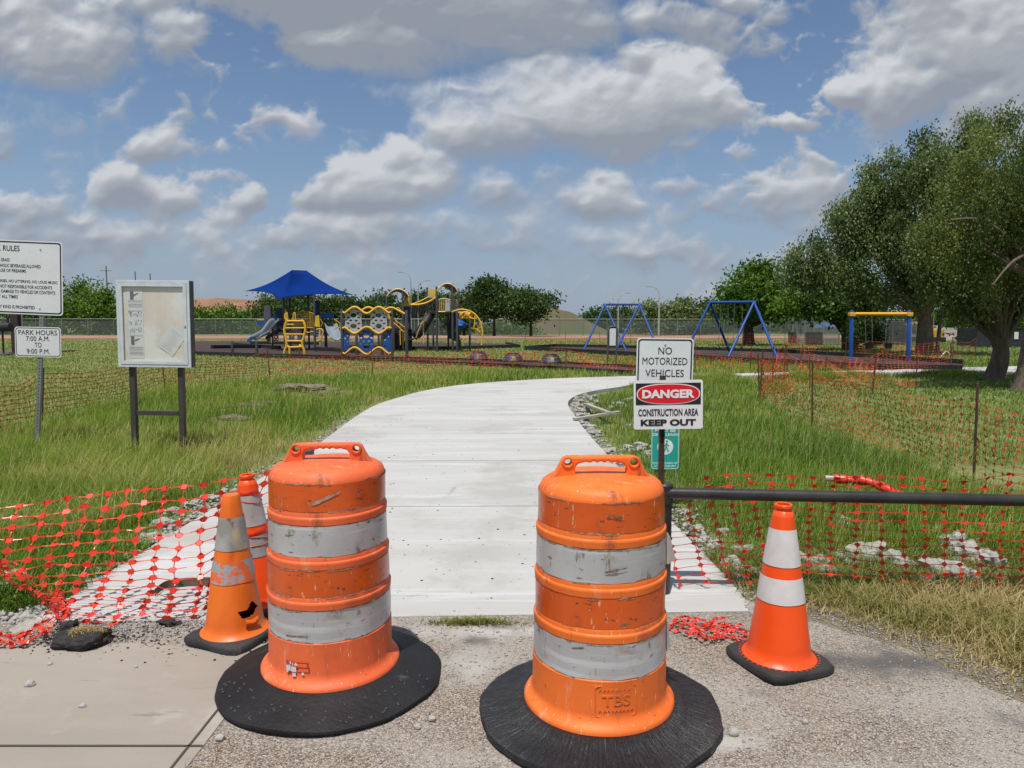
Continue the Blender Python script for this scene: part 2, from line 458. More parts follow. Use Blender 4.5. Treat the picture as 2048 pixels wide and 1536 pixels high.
LEFT_EDGE = [G(*p) for p in ((60, 1245), (160, 1180), (273, 1110), (465, 993), (545, 942), (640, 885), (700, 841), (745, 813), (790, 797), (850, 781), (920, 770), (1010, 762.5), (1130, 756), (1270, 752), (1400, 749), (1560, 744.5), (1760, 740), (2048, 732), (2600, 722))]
RIGHT_EDGE = [G(*p) for p in ((1498, 1222), (1468, 1170), (1336, 1035), (1265, 963), (1210, 905), (1172, 862), (1150, 832), (1139, 817), (1136, 806), (1141, 798), (1155, 790), (1190, 781), (1240, 773.5), (1290, 765), (1390, 755.5), (1480, 751.5), (1600, 748), (1760, 745), (2048, 743), (2600, 735))]
LEFT_C = curve_pts(LEFT_EDGE, 6); RIGHT_C = curve_pts(RIGHT_EDGE, 6)
PATH_POLY = LEFT_C + RIGHT_C[::-1]

M_soil = mat('meadow_soil', (.115, .150, .042), 0.95, (.20, .20, .075), 1.3, bump=0.6, bscale=30, detail=8,
             spots=[((.20, .165, .09), 0.35, .60, .75), ((.06, .10, .025), 5.0, .55, .7), ((.24, .21, .12), 9.0, .66, .76)])
def ground():
    def axis(edges):
        out = []
        for a, b, st in edges: out += list(np.arange(a, b, st))
        return np.array(out + [edges[-1][1]])
    xs = axis([(-1500, -300, 150), (-300, -60, 30), (-60, -16, 4), (-16, 16, 0.35), (16, 60, 4), (60, 300, 30), (300, 1500, 150)])
    ys = axis([(-60, -6, 9), (-6, 2, 1), (2, 24, 0.35), (24, 60, 3), (60, 300, 30), (300, 3600, 300)])
    X, Y = np.meshgrid(xs, ys); Z = gz(X, Y)
    Z = np.where(Y < 3.2, -0.03, Z)
    V = np.stack([X, Y, Z], -1).reshape(-1, 3)
    nx, ny = len(xs), len(ys)
    i = np.arange(ny - 1)[:, None] * nx + np.arange(nx - 1)[None, :]
    q = np.stack([i, i + 1, i + nx + 1, i + nx], -1).reshape(-1, 4)
    o = fast_mesh('ground', V, q, np.zeros((0, 3), int), M_soil, smooth=True)
    tag(o, kind='structure')
ground()

# concrete path slab
def concrete(name, c, c2, joint_dir=None, spots=()):
    return mat(name, c, 0.85, c2, 0.9, bump=0.25, bscale=140, detail=8, stretch=(0.5, 2.2, 1), spots=spots)
M_path = concrete('new_concrete', (.455, .452, .440), (.410, .407, .392), spots=[((.34, .335, .32), 7, .64, .74), ((.50, .505, .505), 1.3, .52, .64, (0.3, 4, 1)), ((.22, .22, .21), 60, .71, .75), ((.35, .35, .345), 2.2, .64, .68, (.35, 3.5, 1)), ((.375, .365, .345), .8, .50, .64), ((.30, .29, .27), 3.5, .66, .76, (1, .3, 1))])
M_side = mat('old_concrete', (.325, .290, .248), 0.9, (.280, .248, .210), 1.1, bump=0.35, bscale=160, detail=8, stretch=(0.6, 2.0, 1),
             spots=[((.36, .33, .29), 2.2, .55, .68), ((.185, .155, .125), 4.5, .62, .75, (0.4, 3, 1)), ((.38, .36, .325), 14, .68, .74, (.5, 2.5, 1)), ((.24, .20, .16), 90, .68, .74)])
def slab(name, poly, ztop, zbot, m, kind='structure'):
    n = len(poly)
    bm = bmesh.new()
    top = [bm.verts.new((p[0], p[1], ztop)) for p in poly]; bot = [bm.verts.new((p[0], p[1], zbot)) for p in poly]
    f = bm.faces.new(top); bm.normal_update()
    if f.normal.z < 0: f.normal_flip()
    for k in range(n):
        bm.faces.new((top[k], bot[k], bot[(k + 1) % n], top[(k + 1) % n]))
    bmesh.ops.triangulate(bm, faces=[f])
    bmesh.ops.recalc_face_normals(bm, faces=bm.faces[:])
    me = bpy.data.meshes.new(name); bm.to_mesh(me); bm.free(); me.materials.append(m)
    o = bpy.data.objects.new(name, me); COL.objects.link(o); tag(o, kind=kind); return o
def ribbon_slab(name, Lc, Rc, ztop, zbot, m):
    """Slab between two edge curves, one row of quads per step."""
    n = 90
    def resample(c, n):
        c = np.array([tuple(p) for p in c]); s = np.r_[0, np.cumsum(np.linalg.norm(np.diff(c, axis=0), axis=1))]
        u = np.linspace(0, 1, n) ** 1.0 * s[-1]
        return np.stack([np.interp(u, s, c[:, k]) for k in range(3)], -1)
    return resample
slab('concrete_path', PATH_POLY, 0.0, -0.13, M_path)
# saw-cut joints across the path
M_joint = mat('dark_joint', (.20, .195, .18), 0.95)  # plain dark grey of the joint strips
def joints():
    mb = MB()
    for k in range(1, 9):
        Yj = 3.9 + k * 2.05
        def xat(c):
            for a, b in zip(c[:-1], c[1:]):
                if (a.y - Yj) * (b.y - Yj) <= 0 and a.y != b.y: return a.x + (b.x - a.x) * (Yj - a.y) / (b.y - a.y)
        a, b = xat(LEFT_C), xat(RIGHT_C[:44])
        if a is None or b is None: continue
        mb.grid([[(a + .01, Yj - .004, .004), (b - .01, Yj + .05, .004)], [(a + .01, Yj + .004, .004), (b - .01, Yj + .058, .004)]])
    tag(mb.build('path_joints', M_joint), kind='structure')
joints()

ROAD_EDGE = [G(*p) for p in ((-900, 1262), (60, 1248), (420, 1240), (700, 1226), (1000, 1226), (1300, 1224), (1500, 1222), (1620, 1240), (1720, 1272), (1840, 1306), (1950, 1362), (2048, 1404), (2300, 1520), (2700, 1720))]
def verge():
    c = [p for p in ROAD_C if p.x > .9]; out = []
    for p in reversed(c):
        w = .30 + .12 * mnoise.noise(Vector((p.x * 2.2, p.y * 2.2, 4))) + .06 * mnoise.noise(Vector((p.x * 9, p.y * 9, 1)))
        out.append(Vector((p.x + w * .55, p.y + w * .8, 0)))
    slab('dirt_verge', [Vector((p.x - .04, p.y - .06, 0)) for p in c] + out, -.009, -.06, mat('verge_dirt', (.20, .165, .115), .95, (.15, .12, .08), 4, bump=.8, bscale=60, detail=8, spots=[((.30, .27, .22), 60, .58, .68), ((.10, .08, .055), 9, .56, .68)]))
SIDE_A, SIDE_B = G(560, 1290), G(372, 1536)
def road():
    M = bpy.data.materials.new('gravel_asphalt'); M.use_nodes = True
    N, L = M.node_tree.nodes, M.node_tree.links; P = N['Principled BSDF']; P.inputs['Roughness'].default_value = 0.9
    tc = N.new('ShaderNodeTexCoord')
    def vor(sc):
        v = N.new('ShaderNodeTexVoronoi'); v.inputs['Scale'].default_value = sc; L.new(tc.outputs['Object'], v.inputs['Vector']); return v
    def ramp(src, els):
        r = N.new('ShaderNodeValToRGB'); e = r.color_ramp.elements
        while len(e) < len(els): e.new(.5)
        for k, (p, c) in enumerate(els): e[k].position = p; e[k].color = (*c, 1)
        L.new(src, r.inputs[0]); return r.outputs[0]
    v = vor(150); hs = N.new('ShaderNodeSeparateColor'); L.new(v.outputs['Color'], hs.inputs[0])
    stones = ramp(hs.outputs[0], [(0, (.12, .10, .085)), (.25, (.26, .215, .175)), (.5, (.36, .31, .255)), (.68, (.46, .41, .35)), (.8, (.31, .20, .135)), (.9, (.56, .53, .48)), (1, (.22, .2, .19))])
    edge = ramp(v.outputs['Distance'], [(0.0, (1, 1, 1)), (.42, (.95, .95, .95)), (.75, (.45, .43, .40))])
    mu = N.new('ShaderNodeMix'); mu.data_type = 'RGBA'; mu.blend_type = 'MULTIPLY'; mu.inputs[0].default_value = 1
    L.new(stones, mu.inputs[6]); L.new(edge, mu.inputs[7])
    def nz(sc, det=5, st=(1, 1, 1), loc=(0, 0, 0)):
        mp = N.new('ShaderNodeMapping'); mp.inputs['Scale'].default_value = st; mp.inputs['Location'].default_value = loc; L.new(tc.outputs['Object'], mp.inputs[0])
        t = N.new('ShaderNodeTexNoise'); t.inputs['Scale'].default_value = sc; t.inputs['Detail'].default_value = det; L.new(mp.outputs[0], t.inputs['Vector']); return t.outputs['Fac']
    def rng(vv, lo, hi):
        r = N.new('ShaderNodeMapRange'); r.interpolation_type = 'SMOOTHSTEP'; r.inputs['From Min'].default_value = lo; r.inputs['From Max'].default_value = hi; L.new(vv, r.inputs['Value']); return r.outputs['Result']
    def mix(f, a, b):
        n = N.new('ShaderNodeMix'); n.data_type = 'RGBA'; L.new(f, n.inputs[0])
        for k, x in ((6, a), (7, b)):
            if isinstance(x, tuple): n.inputs[k].default_value = (*x, 1)
            else: L.new(x, n.inputs[k])
        return n.outputs[2]
    dust = mix(rng(nz(1.2, 6, (1, 1.6, 1)), .42, .62), mu.outputs[2], (.42, .395, .36))
    half = N.new('ShaderNodeMix'); half.data_type = 'RGBA'; half.inputs[0].default_value = 0.42; L.new(mu.outputs[2], half.inputs[6]); L.new(dust, half.inputs[7])
    # a dark tarry patch and a pale dusty strip by the path
    s = N.new('ShaderNodeSeparateXYZ'); L.new(tc.outputs['Object'], s.inputs[0])
    tar = mix(rng(nz(1.7, 6, (1, 1, 1), (4.4, 2.2, 0)), .60, .72), half.outputs[2], (.075, .07, .068))
    # worn-off tar by the right-hand verge, pale dust drifted along the path's end
    def spot(p, sx, sy, lo, hi):
        sub = N.new('ShaderNodeVectorMath'); sub.operation = 'SUBTRACT'; L.new(tc.outputs['Object'], sub.inputs[0]); sub.inputs[1].default_value = (p.x, p.y, 0)
        mu_ = N.new('ShaderNodeVectorMath'); mu_.operation = 'MULTIPLY'; L.new(sub.outputs[0], mu_.inputs[0]); mu_.inputs[1].default_value = (1 / sx, 1 / sy, 0)
        le = N.new('ShaderNodeVectorMath'); le.operation = 'LENGTH'; L.new(mu_.outputs[0], le.inputs[0])
        ad = N.new('ShaderNodeMath'); ad.operation = 'ADD'; L.new(le.outputs['Value'], ad.inputs[0])
        n2 = N.new('ShaderNodeMath'); n2.operation = 'MULTIPLY'; n2.inputs[1].default_value = 1.3; L.new(nz(7, 8), n2.inputs[0]); L.new(n2.outputs[0], ad.inputs[1])
        return rng(ad.outputs[0], hi, lo)
    tar = mix(spot(G(1800, 1325), .75, .24, .75, 1.45), tar, (.10, .094, .088))
    tar = mix(spot(G(1000, 1262), .9, .13, .7, 1.5), tar, (.45, .43, .40))
    tar = mix(spot(G(1420, 1480), .35, .12, .7, 1.5), tar, (.44, .42, .39))
    tar = mix(spot(G(950, 1330), .30, .30, .7, 1.5), tar, (.40, .385, .355))
    fine = nz(300, 2)
    tar = mix(rng(fine, .60, .75), tar, (.16, .14, .12))
    L.new(tar, P.inputs['Base Color'])
    b = N.new('ShaderNodeBump'); b.inputs['Strength'].default_value = .8; b.inputs['Distance'].default_value = .006; b.invert = True
    L.new(v.outputs['Distance'], b.inputs['Height']); L.new(b.outputs[0], P.inputs['Normal'])
    poly = list(ROAD_EDGE)
    # ragged edge
    c = curve_pts(poly, 10); rg = []
    for k, p in enumerate(c):
        j = 0.035 * (mnoise.noise(Vector((p.x * 4, p.y * 4, 0)))) + .02 * mnoise.noise(Vector((p.x * 14, p.y * 14, 3)))
        rg.append(Vector((p.x, p.y + j, 0)))
    slab('gravel_road', rg + [Vector((6, -3, 0)), Vector((-6, -3, 0))], -0.004, -0.06, M)
    return rg
ROAD_C = road()
verge()
ROAD_POLY = ROAD_C + [Vector((6, -3, 0)), Vector((-6, -3, 0))]
def sidewalk():
    d = (SIDE_B - SIDE_A)
    far = SIDE_A; near = SIDE_A + d * 3.2
    lf = [G(-900, 1282), G(-200, 1284), G(40, 1288), G(170, 1296), G(260, 1284), G(330, 1290), G(400, 1297), G(470, 1283)]
    poly = [Vector((p.x, p.y, 0)) for p in lf] + [far, near, Vector((-6, near.y, 0))]
    slab('concrete_sidewalk', poly, 0.0, -0.06, M_side)
    jy = G(0, 1492).y
    t = (jy - SIDE_A.y) / d.y; xr = (SIDE_A + d * t).x
    mb = MB(); mb.grid([[(-6, jy - .005, .004), (xr, jy - .007, .004)], [(-6, jy + .005, .004), (xr, jy + .002, .004)]])
    # the second joint with dirt in it, along the edge
    u = d.normalized(); nrm = Vector((-u.y, u.x, 0)); off = nrm * (-0.0)
    q = [SIDE_A - nrm * 0.05 * 0, near]
    inn = [p + Vector((-0.055, 0, 0)) for p in q]
    mb.grid([[tuple(inn[0] + Vector((0, 0, .004))), tuple(inn[1] + Vector((0, 0, .004)))], [tuple(inn[0] + Vector((.009, 0, .004))), tuple(inn[1] + Vector((.009, 0, .004)))]])
    tag(mb.build('sidewalk_joints', mat('dirty_joint', (.075, .06, .045), .95)), kind='structure')
    return poly
SIDE_POLY = sidewalk()

# ------------------------------------------------------------------ far ground: dirt track, earth banks
M_red = mat('red_earth', (.33, .19, .125), 0.95, (.26, .14, .09), 0.15, spots=[((.38, .28, .21), .05, .5, .65)], bump=.3, bscale=3)
def track():
    o = slab('dirt_track', [Vector((-260, 76, 0)), Vector((260, 84, 0)), Vector((260, 100, 0)), Vector((-260, 100, 0))], 0.06, -0.2, M_red)
track()
def bank(name, pts, half, Y, m, seed, kind='structure'):
    """Earth bank: crest heights at positions X, falling to the ground over half."""
    xs = np.linspace(pts[0][0], pts[-1][0], 90); hs = np.interp(xs, [p[0] for p in pts], [p[1] for p in pts])
    vs = np.linspace(-1, 1, 21); rows = []
    for v in vs:
        prof = 1 - sstep(0.25, 1.0, np.abs(v))
        y = Y + v * half + 0 * xs
        z = hs * prof * (0.93 + 0.14 * fbm(xs, y, 0.12, seed)) + 0.5 * prof * (fbm(xs, y, 0.5, seed + 3) - .5)
        rows.append([(a, b, c - 0.1) for a, b, c in zip(xs, y, z)])
    mb = MB(); mb.grid(rows); return tag(mb.build(name, m, smooth=True), kind=kind)
M_bank = mat('bank_earth', (.27, .145, .085), 0.95, (.22, .115, .065), 0.12, spots=[((.33, .22, .15), .3, .55, .7, (.3, 1, 3)), ((.12, .11, .05), .4, .60, .7)], bump=.5, bscale=1)
M_bank2 = mat('bank_grassy', (.066, .078, .028), 0.95, (.12, .092, .052), 0.10, spots=[((.075, .09, .03), .5, .5, .65), ((.19, .135, .085), .25, .58, .70)], bump=.5, bscale=1)
def X_at(px, Y): return (px - CX) / F * Y
bank('earth_bank', [(X_at(240, 170), 0), (X_at(330, 170), 8.2), (X_at(400, 170), 8.5), (X_at(540, 170), 8.0), (X_at(680, 170), 7.2), (X_at(800, 170), 6.6), (X_at(880, 170), 0)], 14, 185, M_bank, 1)
bank('earth_bank', [(X_at(340, 140), 0), (X_at(400, 140), 3.2), (X_at(520, 140), 3.0), (X_at(640, 140), 2.0), (X_at(700, 140), 0)], 9, 150, M_bank2, 4)
bank('earth_mound', [(X_at(930, 130), 0), (X_at(1010, 130), 3.2), (X_at(1112, 130), 4.7), (X_at(1150, 130), 3.8), (X_at(1190, 130), 2.0), (X_at(1235, 130), 0.0)], 11, 138, M_bank2, 8)

# rubber mulch beds
M_mulch = mat('rubber_mulch', (.036, .022, .018), 0.95, (.060, .034, .028), 6, bump=1.0, bscale=35, detail=8, spots=[((.02, .013, .012), 30, .55, .66)])
def bed(pxs):
    return [G(*p) for p in pxs]
MULCH_A = bed([(250, 693), (390, 708), (560, 713), (700, 717), (783, 720.5), (783, 697), (900, 696.5), (1040, 693), (1010, 687), (880, 684.5), (600, 682), (420, 682), (300, 684)])
MULCH_B = bed([(700, 717.5), (783, 721), (930, 727), (1130, 737), (1275, 746), (1340, 738), (1275, 734), (1130, 726), (930, 719.5), (785, 716)])
MULCH_C = bed([(1050, 697), (1270, 710), (1560, 726), (1760, 737), (1925, 740), (1925, 727), (1760, 716), (1560, 704), (1270, 695.5), (1110, 693)])
for pl in (MULCH_A, MULCH_B, MULCH_C): slab('mulch_bed', pl, -0.015 if pl is not MULCH_B else -0.02, -0.2, M_mulch)
# ------------------------------------------------------------------ near things: drums, cones, signs, gate, nets
ORANGE_WEAR = [((.46, .11, .045), 5, .55, .72, (1, 1, .5)), ((.80, .32, .18), 9, .56, .74, (1, 1, .3)), ((.20, .07, .035), 20, .635, .72, (1, 1, 1.6)), ((.85, .62, .5), 55, .645, .69, (1.8, 1.8, .3)), ((.30, .085, .04), 3, .60, .72, (2.5, 2.5, .4))]
M_drum1 = mat('faded_orange_plastic', (.80, .155, .052), 0.55, (.70, .12, .040), 3, spec=.32, bump=.06, bscale=30, spots=ORANGE_WEAR)
M_drum2 = mat('bright_orange_plastic', (.84, .18, .030), 0.52, (.76, .15, .026), 3, spec=.32, bump=.06, bscale=30, spots=ORANGE_WEAR)
M_otape = mat('orange_sheeting', (.66, .095, .006), 0.30, (.56, .075, .006), 3, bump=.10, bscale=160, coat=.25, spots=[((.34, .07, .015), 4, .54, .72, (1, 1, .5)), ((.09, .04, .025), 20, .595, .64, (1, 1, 2.4)), ((.66, .40, .25), 30, .63, .67, (1.6, 1.6, .45)), ((.72, .20, .06), 12, .60, .70, (2, 2, .3))])
M_wtape = mat('white_sheeting', (.46, .455, .455), 0.30, (.40, .395, .395), 5, bump=.12, bscale=150, coat=.2, spots=[((.27, .24, .20), 6, .56, .72, (1, 1, 1.4)), ((.13, .10, .07), 15, .605, .66, (.8, .8, 2.0)), ((.20, .165, .125), 9, .60, .68, (2.2, 2.2, .6)), ((.60, .10, .03), 17, .70, .71), ((.26, .22, .18), 70, .63, .70), ((.52, .52, .53), 5, .55, .66, (.3, .3, 5))])
M_tapeedge = mat('dirty_tape_edge', (.16, .10, .06), .9, (.40, .33, .26), 40)
M_rubber = mat('black_rubber', (.009, .009, .0105), 0.6, (.016, .016, .018), 4, spec=.3, bump=.5, bscale=60, spots=[((.075, .075, .08), 8, .62, .76), ((.25, .25, .25), 42, .735, .78)])

def tread_rubber():
    M = bpy.data.materials.new('ribbed_tyre_rubber'); M.use_nodes = True
    N, L = M.node_tree.nodes, M.node_tree.links; P = N['Principled BSDF']; P.inputs['Roughness'].default_value = .42
    tc = N.new('ShaderNodeTexCoord'); s = N.new('ShaderNodeSeparateXYZ'); L.new(tc.outputs['Object'], s.inputs[0])
    a = N.new('ShaderNodeMath'); a.operation = 'ARCTAN2'; L.new(s.outputs[1], a.inputs[0]); L.new(s.outputs[0], a.inputs[1])
    le = N.new('ShaderNodeVectorMath'); le.operation = 'LENGTH'; L.new(tc.outputs['Object'], le.inputs[0])
    c = N.new('ShaderNodeCombineXYZ'); 
    k = N.new('ShaderNodeMath'); k.operation = 'MULTIPLY'; k.inputs[1].default_value = 26; L.new(a.outputs[0], k.inputs[0])
    k2 = N.new('ShaderNodeMath'); k2.operation = 'MULTIPLY'; k2.inputs[1].default_value = 7; L.new(le.outputs['Value'], k2.inputs[0])
    L.new(k.outputs[0], c.inputs[0]); L.new(k2.outputs[0], c.inputs[1])
    t = N.new('ShaderNodeTexNoise'); t.inputs['Scale'].default_value = 1.6; t.inputs['Detail'].default_value = 4; t.inputs['Roughness'].default_value = .7; t.inputs['Distortion'].default_value = .6; L.new(c.outputs[0], t.inputs['Vector'])
    b = N.new('ShaderNodeBump'); b.inputs['Strength'].default_value = 1.0; b.inputs['Distance'].default_value = .012; L.new(t.outputs['Fac'], b.inputs['Height']); L.new(b.outputs[0], P.inputs['Normal'])
    r = N.new('ShaderNodeValToRGB'); e = r.color_ramp.elements; e[0].position = .35; e[0].color = (.006, .006, .007, 1); e[1].position = .62; e[1].color = (.018, .019, .022, 1)
    x = e.new(.70); x.color = (.075, .082, .095, 1)  # palest stop paints bluish highlights of the ribs into the rubber colour
    L.new(t.outputs['Fac'], r.inputs[0]); L.new(r.outputs[0], P.inputs['Base Color']); return M
M_tread = tread_rubber()

def drum_profile():
    p = [(.294, .052), (.297, .060), (.297, .086), (.292, .094), (.284, .101), (.274, .110), (.2665, .122), (.263, .138), (.262, .264)]
    def ridge(z, r0, r1):
        return [(r0, z), (r0 + .0042, z + .002), (r0 + .0055, z + .022), (r0 + .0058, z + .027), (r0 + .0035, z + .032), (r1 + .0012, z + .034), (r1 + .0008, z + .047), (r1, z + .050)]
    p += [(.258, .268), (.258, .401)]
    p += ridge(.402, .257, .255) + [(.254, .455), (.253, .567)]
    p += ridge(.568, .252, .250) + [(.249, .621), (.248, .747)]
    p += ridge(.748, .247, .245) + [(.2445, .803), (.2425, .918)]
    p += [(.240, .926), (.232, .944), (.215, .957), (.185, .965), (.12, .971), (.0, .975)]
    return p
DH = 1.0
def make_drum(name, label, loc, yaw, mb_, tread, seed, lean=0.0):
    rnd = random.Random(seed)
    t = thing(name, label, 'traffic drum', loc, (0, lean, yaw), 'orange traffic drums in front of the path')
    prof = [(r, z * DH) for r, z in drum_profile()]
    body = MB()
    def dent(r, z, a):
        d = .006 * mnoise.noise(Vector((math.cos(a) * 1.5, math.sin(a) * 1.5, z * 3 + seed)))
        if r < .05: d = 0
        if z < .2: d *= .6
        return r + d, z
    body.lathe(prof, 72, wob=dent)
    bo = body.build('body', mb_, t, smooth=True)
    def band(z0, z1, r0, r1, m, nm):
        b = MB(); n = 96
        def wob(r, z, a):
            d = .006 * mnoise.noise(Vector((math.cos(a) * 1.5, math.sin(a) * 1.5, z * 3 + seed)))
            e = 0
            if abs(z - z1 * DH) < 1e-6 or abs(z - z0 * DH) < 1e-6:
                e = .0035 * mnoise.noise(Vector((a * 5, z * 20, seed * 2.0)))
                if mnoise.noise(Vector((a * 7, z * 31, seed * 5.0))) > .45: e += .005
            lift = .0018 + .0022 * max(0, mnoise.noise(Vector((a * 4, z * 9, seed + 8.0))))
            return r + d + lift, z + e
        zs = np.linspace(z0, z1, 6)
        b.lathe([(r0 + (r1 - r0) * k / 5, z * DH) for k, z in enumerate(zs)], n, wob=wob)
        o = b.build(nm, m, bo, smooth=True)
        # grimy, torn upper and lower edges of the sheeting
        eb = MB(); rn = random.Random(int(z0 * 977) + seed)
        for zz, up in ((z1 * DH, 1), (z0 * DH, -1)):
            on = 0
            for j in range(n * 2):
                if rn.random() < .12: on = rn.random() < (.62 if up > 0 else .35)
                if not on: continue
                a0, a1 = 2 * math.pi * j / (n * 2), 2 * math.pi * (j + 1) / (n * 2); q = []
                for a in (a0, a1):
                    r_, z_ = wob(r1 if up > 0 else r0, zz, a); h0 = .0010 + .0012 * rn.random(); h1 = .0012 + .0038 * rn.random() ** 2
                    q.append(((r_ + .0014) * math.cos(a), (r_ + .0014) * math.sin(a), z_ + h0)); q.append(((r_ + .0014) * math.cos(a), (r_ + .0014) * math.sin(a), z_ - h1))
                eb.grid([[q[0], q[2]], [q[1], q[3]]])
        eb.build('tape_edge', M_tapeedge, o)
        return o
    band(.270, .400, .2575, .2575, M_wtape, 'white_band')
    band(.456, .566, .2535, .2530, M_otape, 'orange_band')
    band(.622, .746, .2485, .2480, M_wtape, 'white_band')
    band(.804, .914, .2440, .2425, M_otape, 'orange_band')
    # handle: one moulded plate with a finger slot and two eyes
    hz = .962
    outer = [(-.215, hz - .055), (-.20, hz - .005), (-.178, hz + .018), (-.160, hz + .050), (-.150, hz + .072), (-.135, hz + .079), (-.115, hz + .082),
             (.115, hz + .082), (.135, hz + .079), (.150, hz + .072), (.160, hz + .050), (.178, hz + .018), (.20, hz - .005), (.215, hz - .055)]
    slot = [(-.098, hz + .012), (-.100, hz + .035), (-.088, hz + .052), (-.06, hz + .060)] + [(-.04 + .08 * k / 12, hz + .0595 - .0035 * math.cos(k * math.pi / 2)) for k in range(13)] + [(.06, hz + .060), (.088, hz + .052), (.100, hz + .035), (.098, hz + .012)]
    V, Fc = plate2d(outer, [slot, ell(-.128, hz + .060, .012, .012, 14), ell(.128, hz + .060, .012, .012, 14)], .046, .008)
    h = MB(); h.add(V, Fc)
    for sx in (-1, 1):
        ring = [(sx * .128 + .019 * math.cos(a), -.024, hz + .060 + .019 * math.sin(a)) for a in np.linspace(0, 2 * math.pi, 17)[:-1]]
        h.tube(ring, .0045, 6, closed=True)
    h.build('handle', mb_, bo, smooth=True)
    # tyre ring that weighs the drum down
    rb = MB(); n = 96
    R = .478
    def wobr(r, z, a):
        k = (r - .27) / .2
        d = .014 * k * mnoise.noise(Vector((math.cos(a) * 2.2, math.sin(a) * 2.2, seed * 3.0))) + .006 * k * mnoise.noise(Vector((math.cos(a) * 7, math.sin(a) * 7, seed)))
        return r + d, z + (.012 * k * mnoise.noise(Vector((math.cos(a) * 1.6, math.sin(a) * 1.6, 9 + seed))) if r > .4 and z > .005 else 0)
    if tread: pr = [(.25, .062), (.300, .078), (.318, .076), (.345, .062), (.375, .050), (.42, .041), (.455, .036), (R - .006, .030), (R, .018), (R - .006, .006), (R - .02, .002)]
    else: pr = [(.25, .062), (.298, .080), (.312, .078), (.34, .066), (.38, .052), (.43, .036), (R - .012, .024), (R, .019), (R + .002, .010), (R - .006, .003), (R - .02, .002)]
    rb.lathe(pr, n, wob=wobr)
    ro = rb.build('rubber_base', M_tread if tread else M_rubber, t, smooth=True)
    return t, bo
def on_cylinder(V, r, z0, ang, yaw0=-math.pi / 2):
    """Wrap flat XZ lettering round a drum of radius r."""
    out = []
    for x, y, z in V:
        a = yaw0 + ang + x / r; rr = r - y
        out.append((rr * math.cos(a), rr * math.sin(a), z0 + z))
    return out
def subdiv_x(V, Fc): return V, Fc

P1 = G(664, 1352); P2 = G(1197, 1425)
D1, B1 = make_drum('traffic_drum', 'faded orange drum with flat black rubber base, beside the worn leaning cone', P1, .05, M_drum1, False, 1)
D2, B2 = make_drum('traffic_drum', 'brighter orange drum on ribbed tyre base, in front of the danger sign', P2, .0, M_drum2, True, 2, -.003)
# studs on the flat base
sb = MB(); rr = random.Random(5)
for k in range(60):
    a = rr.uniform(-2.9, -.2); r = rr.uniform(.35, .455); z = np.interp(r, [.34, .38, .43, .47], [.066, .052, .036, .024]) + .0005
    sb.lathe([(.0001, .0022), (.005, .0016), (.0078, -.001)], 8, (r * math.cos(a), r * math.sin(a), z))
sb.build('base_dimples', mat('scuffed_rubber', (.022, .024, .028), .6), [c for c in D1.children if c.name.startswith('rubber')][0], smooth=True)
# sticker remains on the first drum, raised maker's panel on the second
M_white = mat('white_paint', (.74, .74, .72), .5, (.66, .66, .64), 6)
M_stick_red = mat('red_sticker', (.50, .03, .02), .5)
mb = MB()
def patch(mb, x0, x1, z0, z1, r, ang, lift, n=8):
    rows = []
    for z in (z0, z1): rows.append([(-(0), 0, 0)] * 0 + [((r + lift) * math.cos(-math.pi / 2 + ang + x / r), (r + lift) * math.sin(-math.pi / 2 + ang + x / r), z) for x in np.linspace(x0, x1, n)])
    mb.grid(rows)
ra = .268
for (a, b, c, d) in ((-.042, -.020, .150, .186), (-.018, .006, .148, .170), (-.03, .012, .176, .190), (-.012, .004, .128, .144), (.03, .040, .140, .150), (-.040, -.032, .142, .152)): patch(mb, a, b, c, d, ra, -.36, .0022)
mb.build('sticker_remains', M_white, B1)
mb = MB(); patch(mb, .008, .060, .166, .172, ra, -.36, .0030); patch(mb, .008, .060, .186, .192, ra, -.36, .0030); patch(mb, .055, .061, .166, .192, ra, -.36, .003, 3)
V, Fc = text2d('BUY', .045, .017, -.018, .184, bold=.02); mb.add(on_cylinder(V, ra + .003, 0, -.36), Fc)
mb.build('sticker_lettering', M_stick_red, B1)
mb = MB()
def rib(mb, pts, r, ang, w=.0022):
    mb.tube([((r) * math.cos(-math.pi / 2 + ang + x / r), r * math.sin(-math.pi / 2 + ang + x / r), z) for x, z in pts], w, 6)
rp = .2668
fr = rrect(.155, .115, .012, 4, 0, .190)
rib(mb, fr + fr[:1], rp - .001, .12, .0018)
V, Fc = text2d('TBS', .105, .040, 0, .194, bold=.012, depth=.0012); mb.add(on_cylinder(V, rp - .0010, 0, .12), Fc)
# two lines of worn small raised lettering: only unreadable strokes are left
rr = random.Random(3)
for z in (.234, .156):
    for k in range(9):
        x = -.058 + k * .0145 + rr.uniform(-.002, .002)
        rib(mb, [(x - .004, z - .005), (x, z + .004), (x + .004, z - .004)], rp - .001, .12, .0014)
mb.build('raised_panel', M_drum2, B2, smooth=True)
# loose tape flaps on the second drum's side
mb = Each('tape_flap', mat('peeling_tape', (.50, .47, .45), .4), B2, True, False)
for z0, z1 in ((.625, .745), (.275, .395)):
    mb.grid([[(.246, -.03, z0), (.262, -.035, z0 - .004), (.288 if z0 > .5 else .272, -.05, z0 + .02)], [(.246, -.03, z1), (.258, -.035, z1 + .004), (.266, -.045, z1 - .01)]])
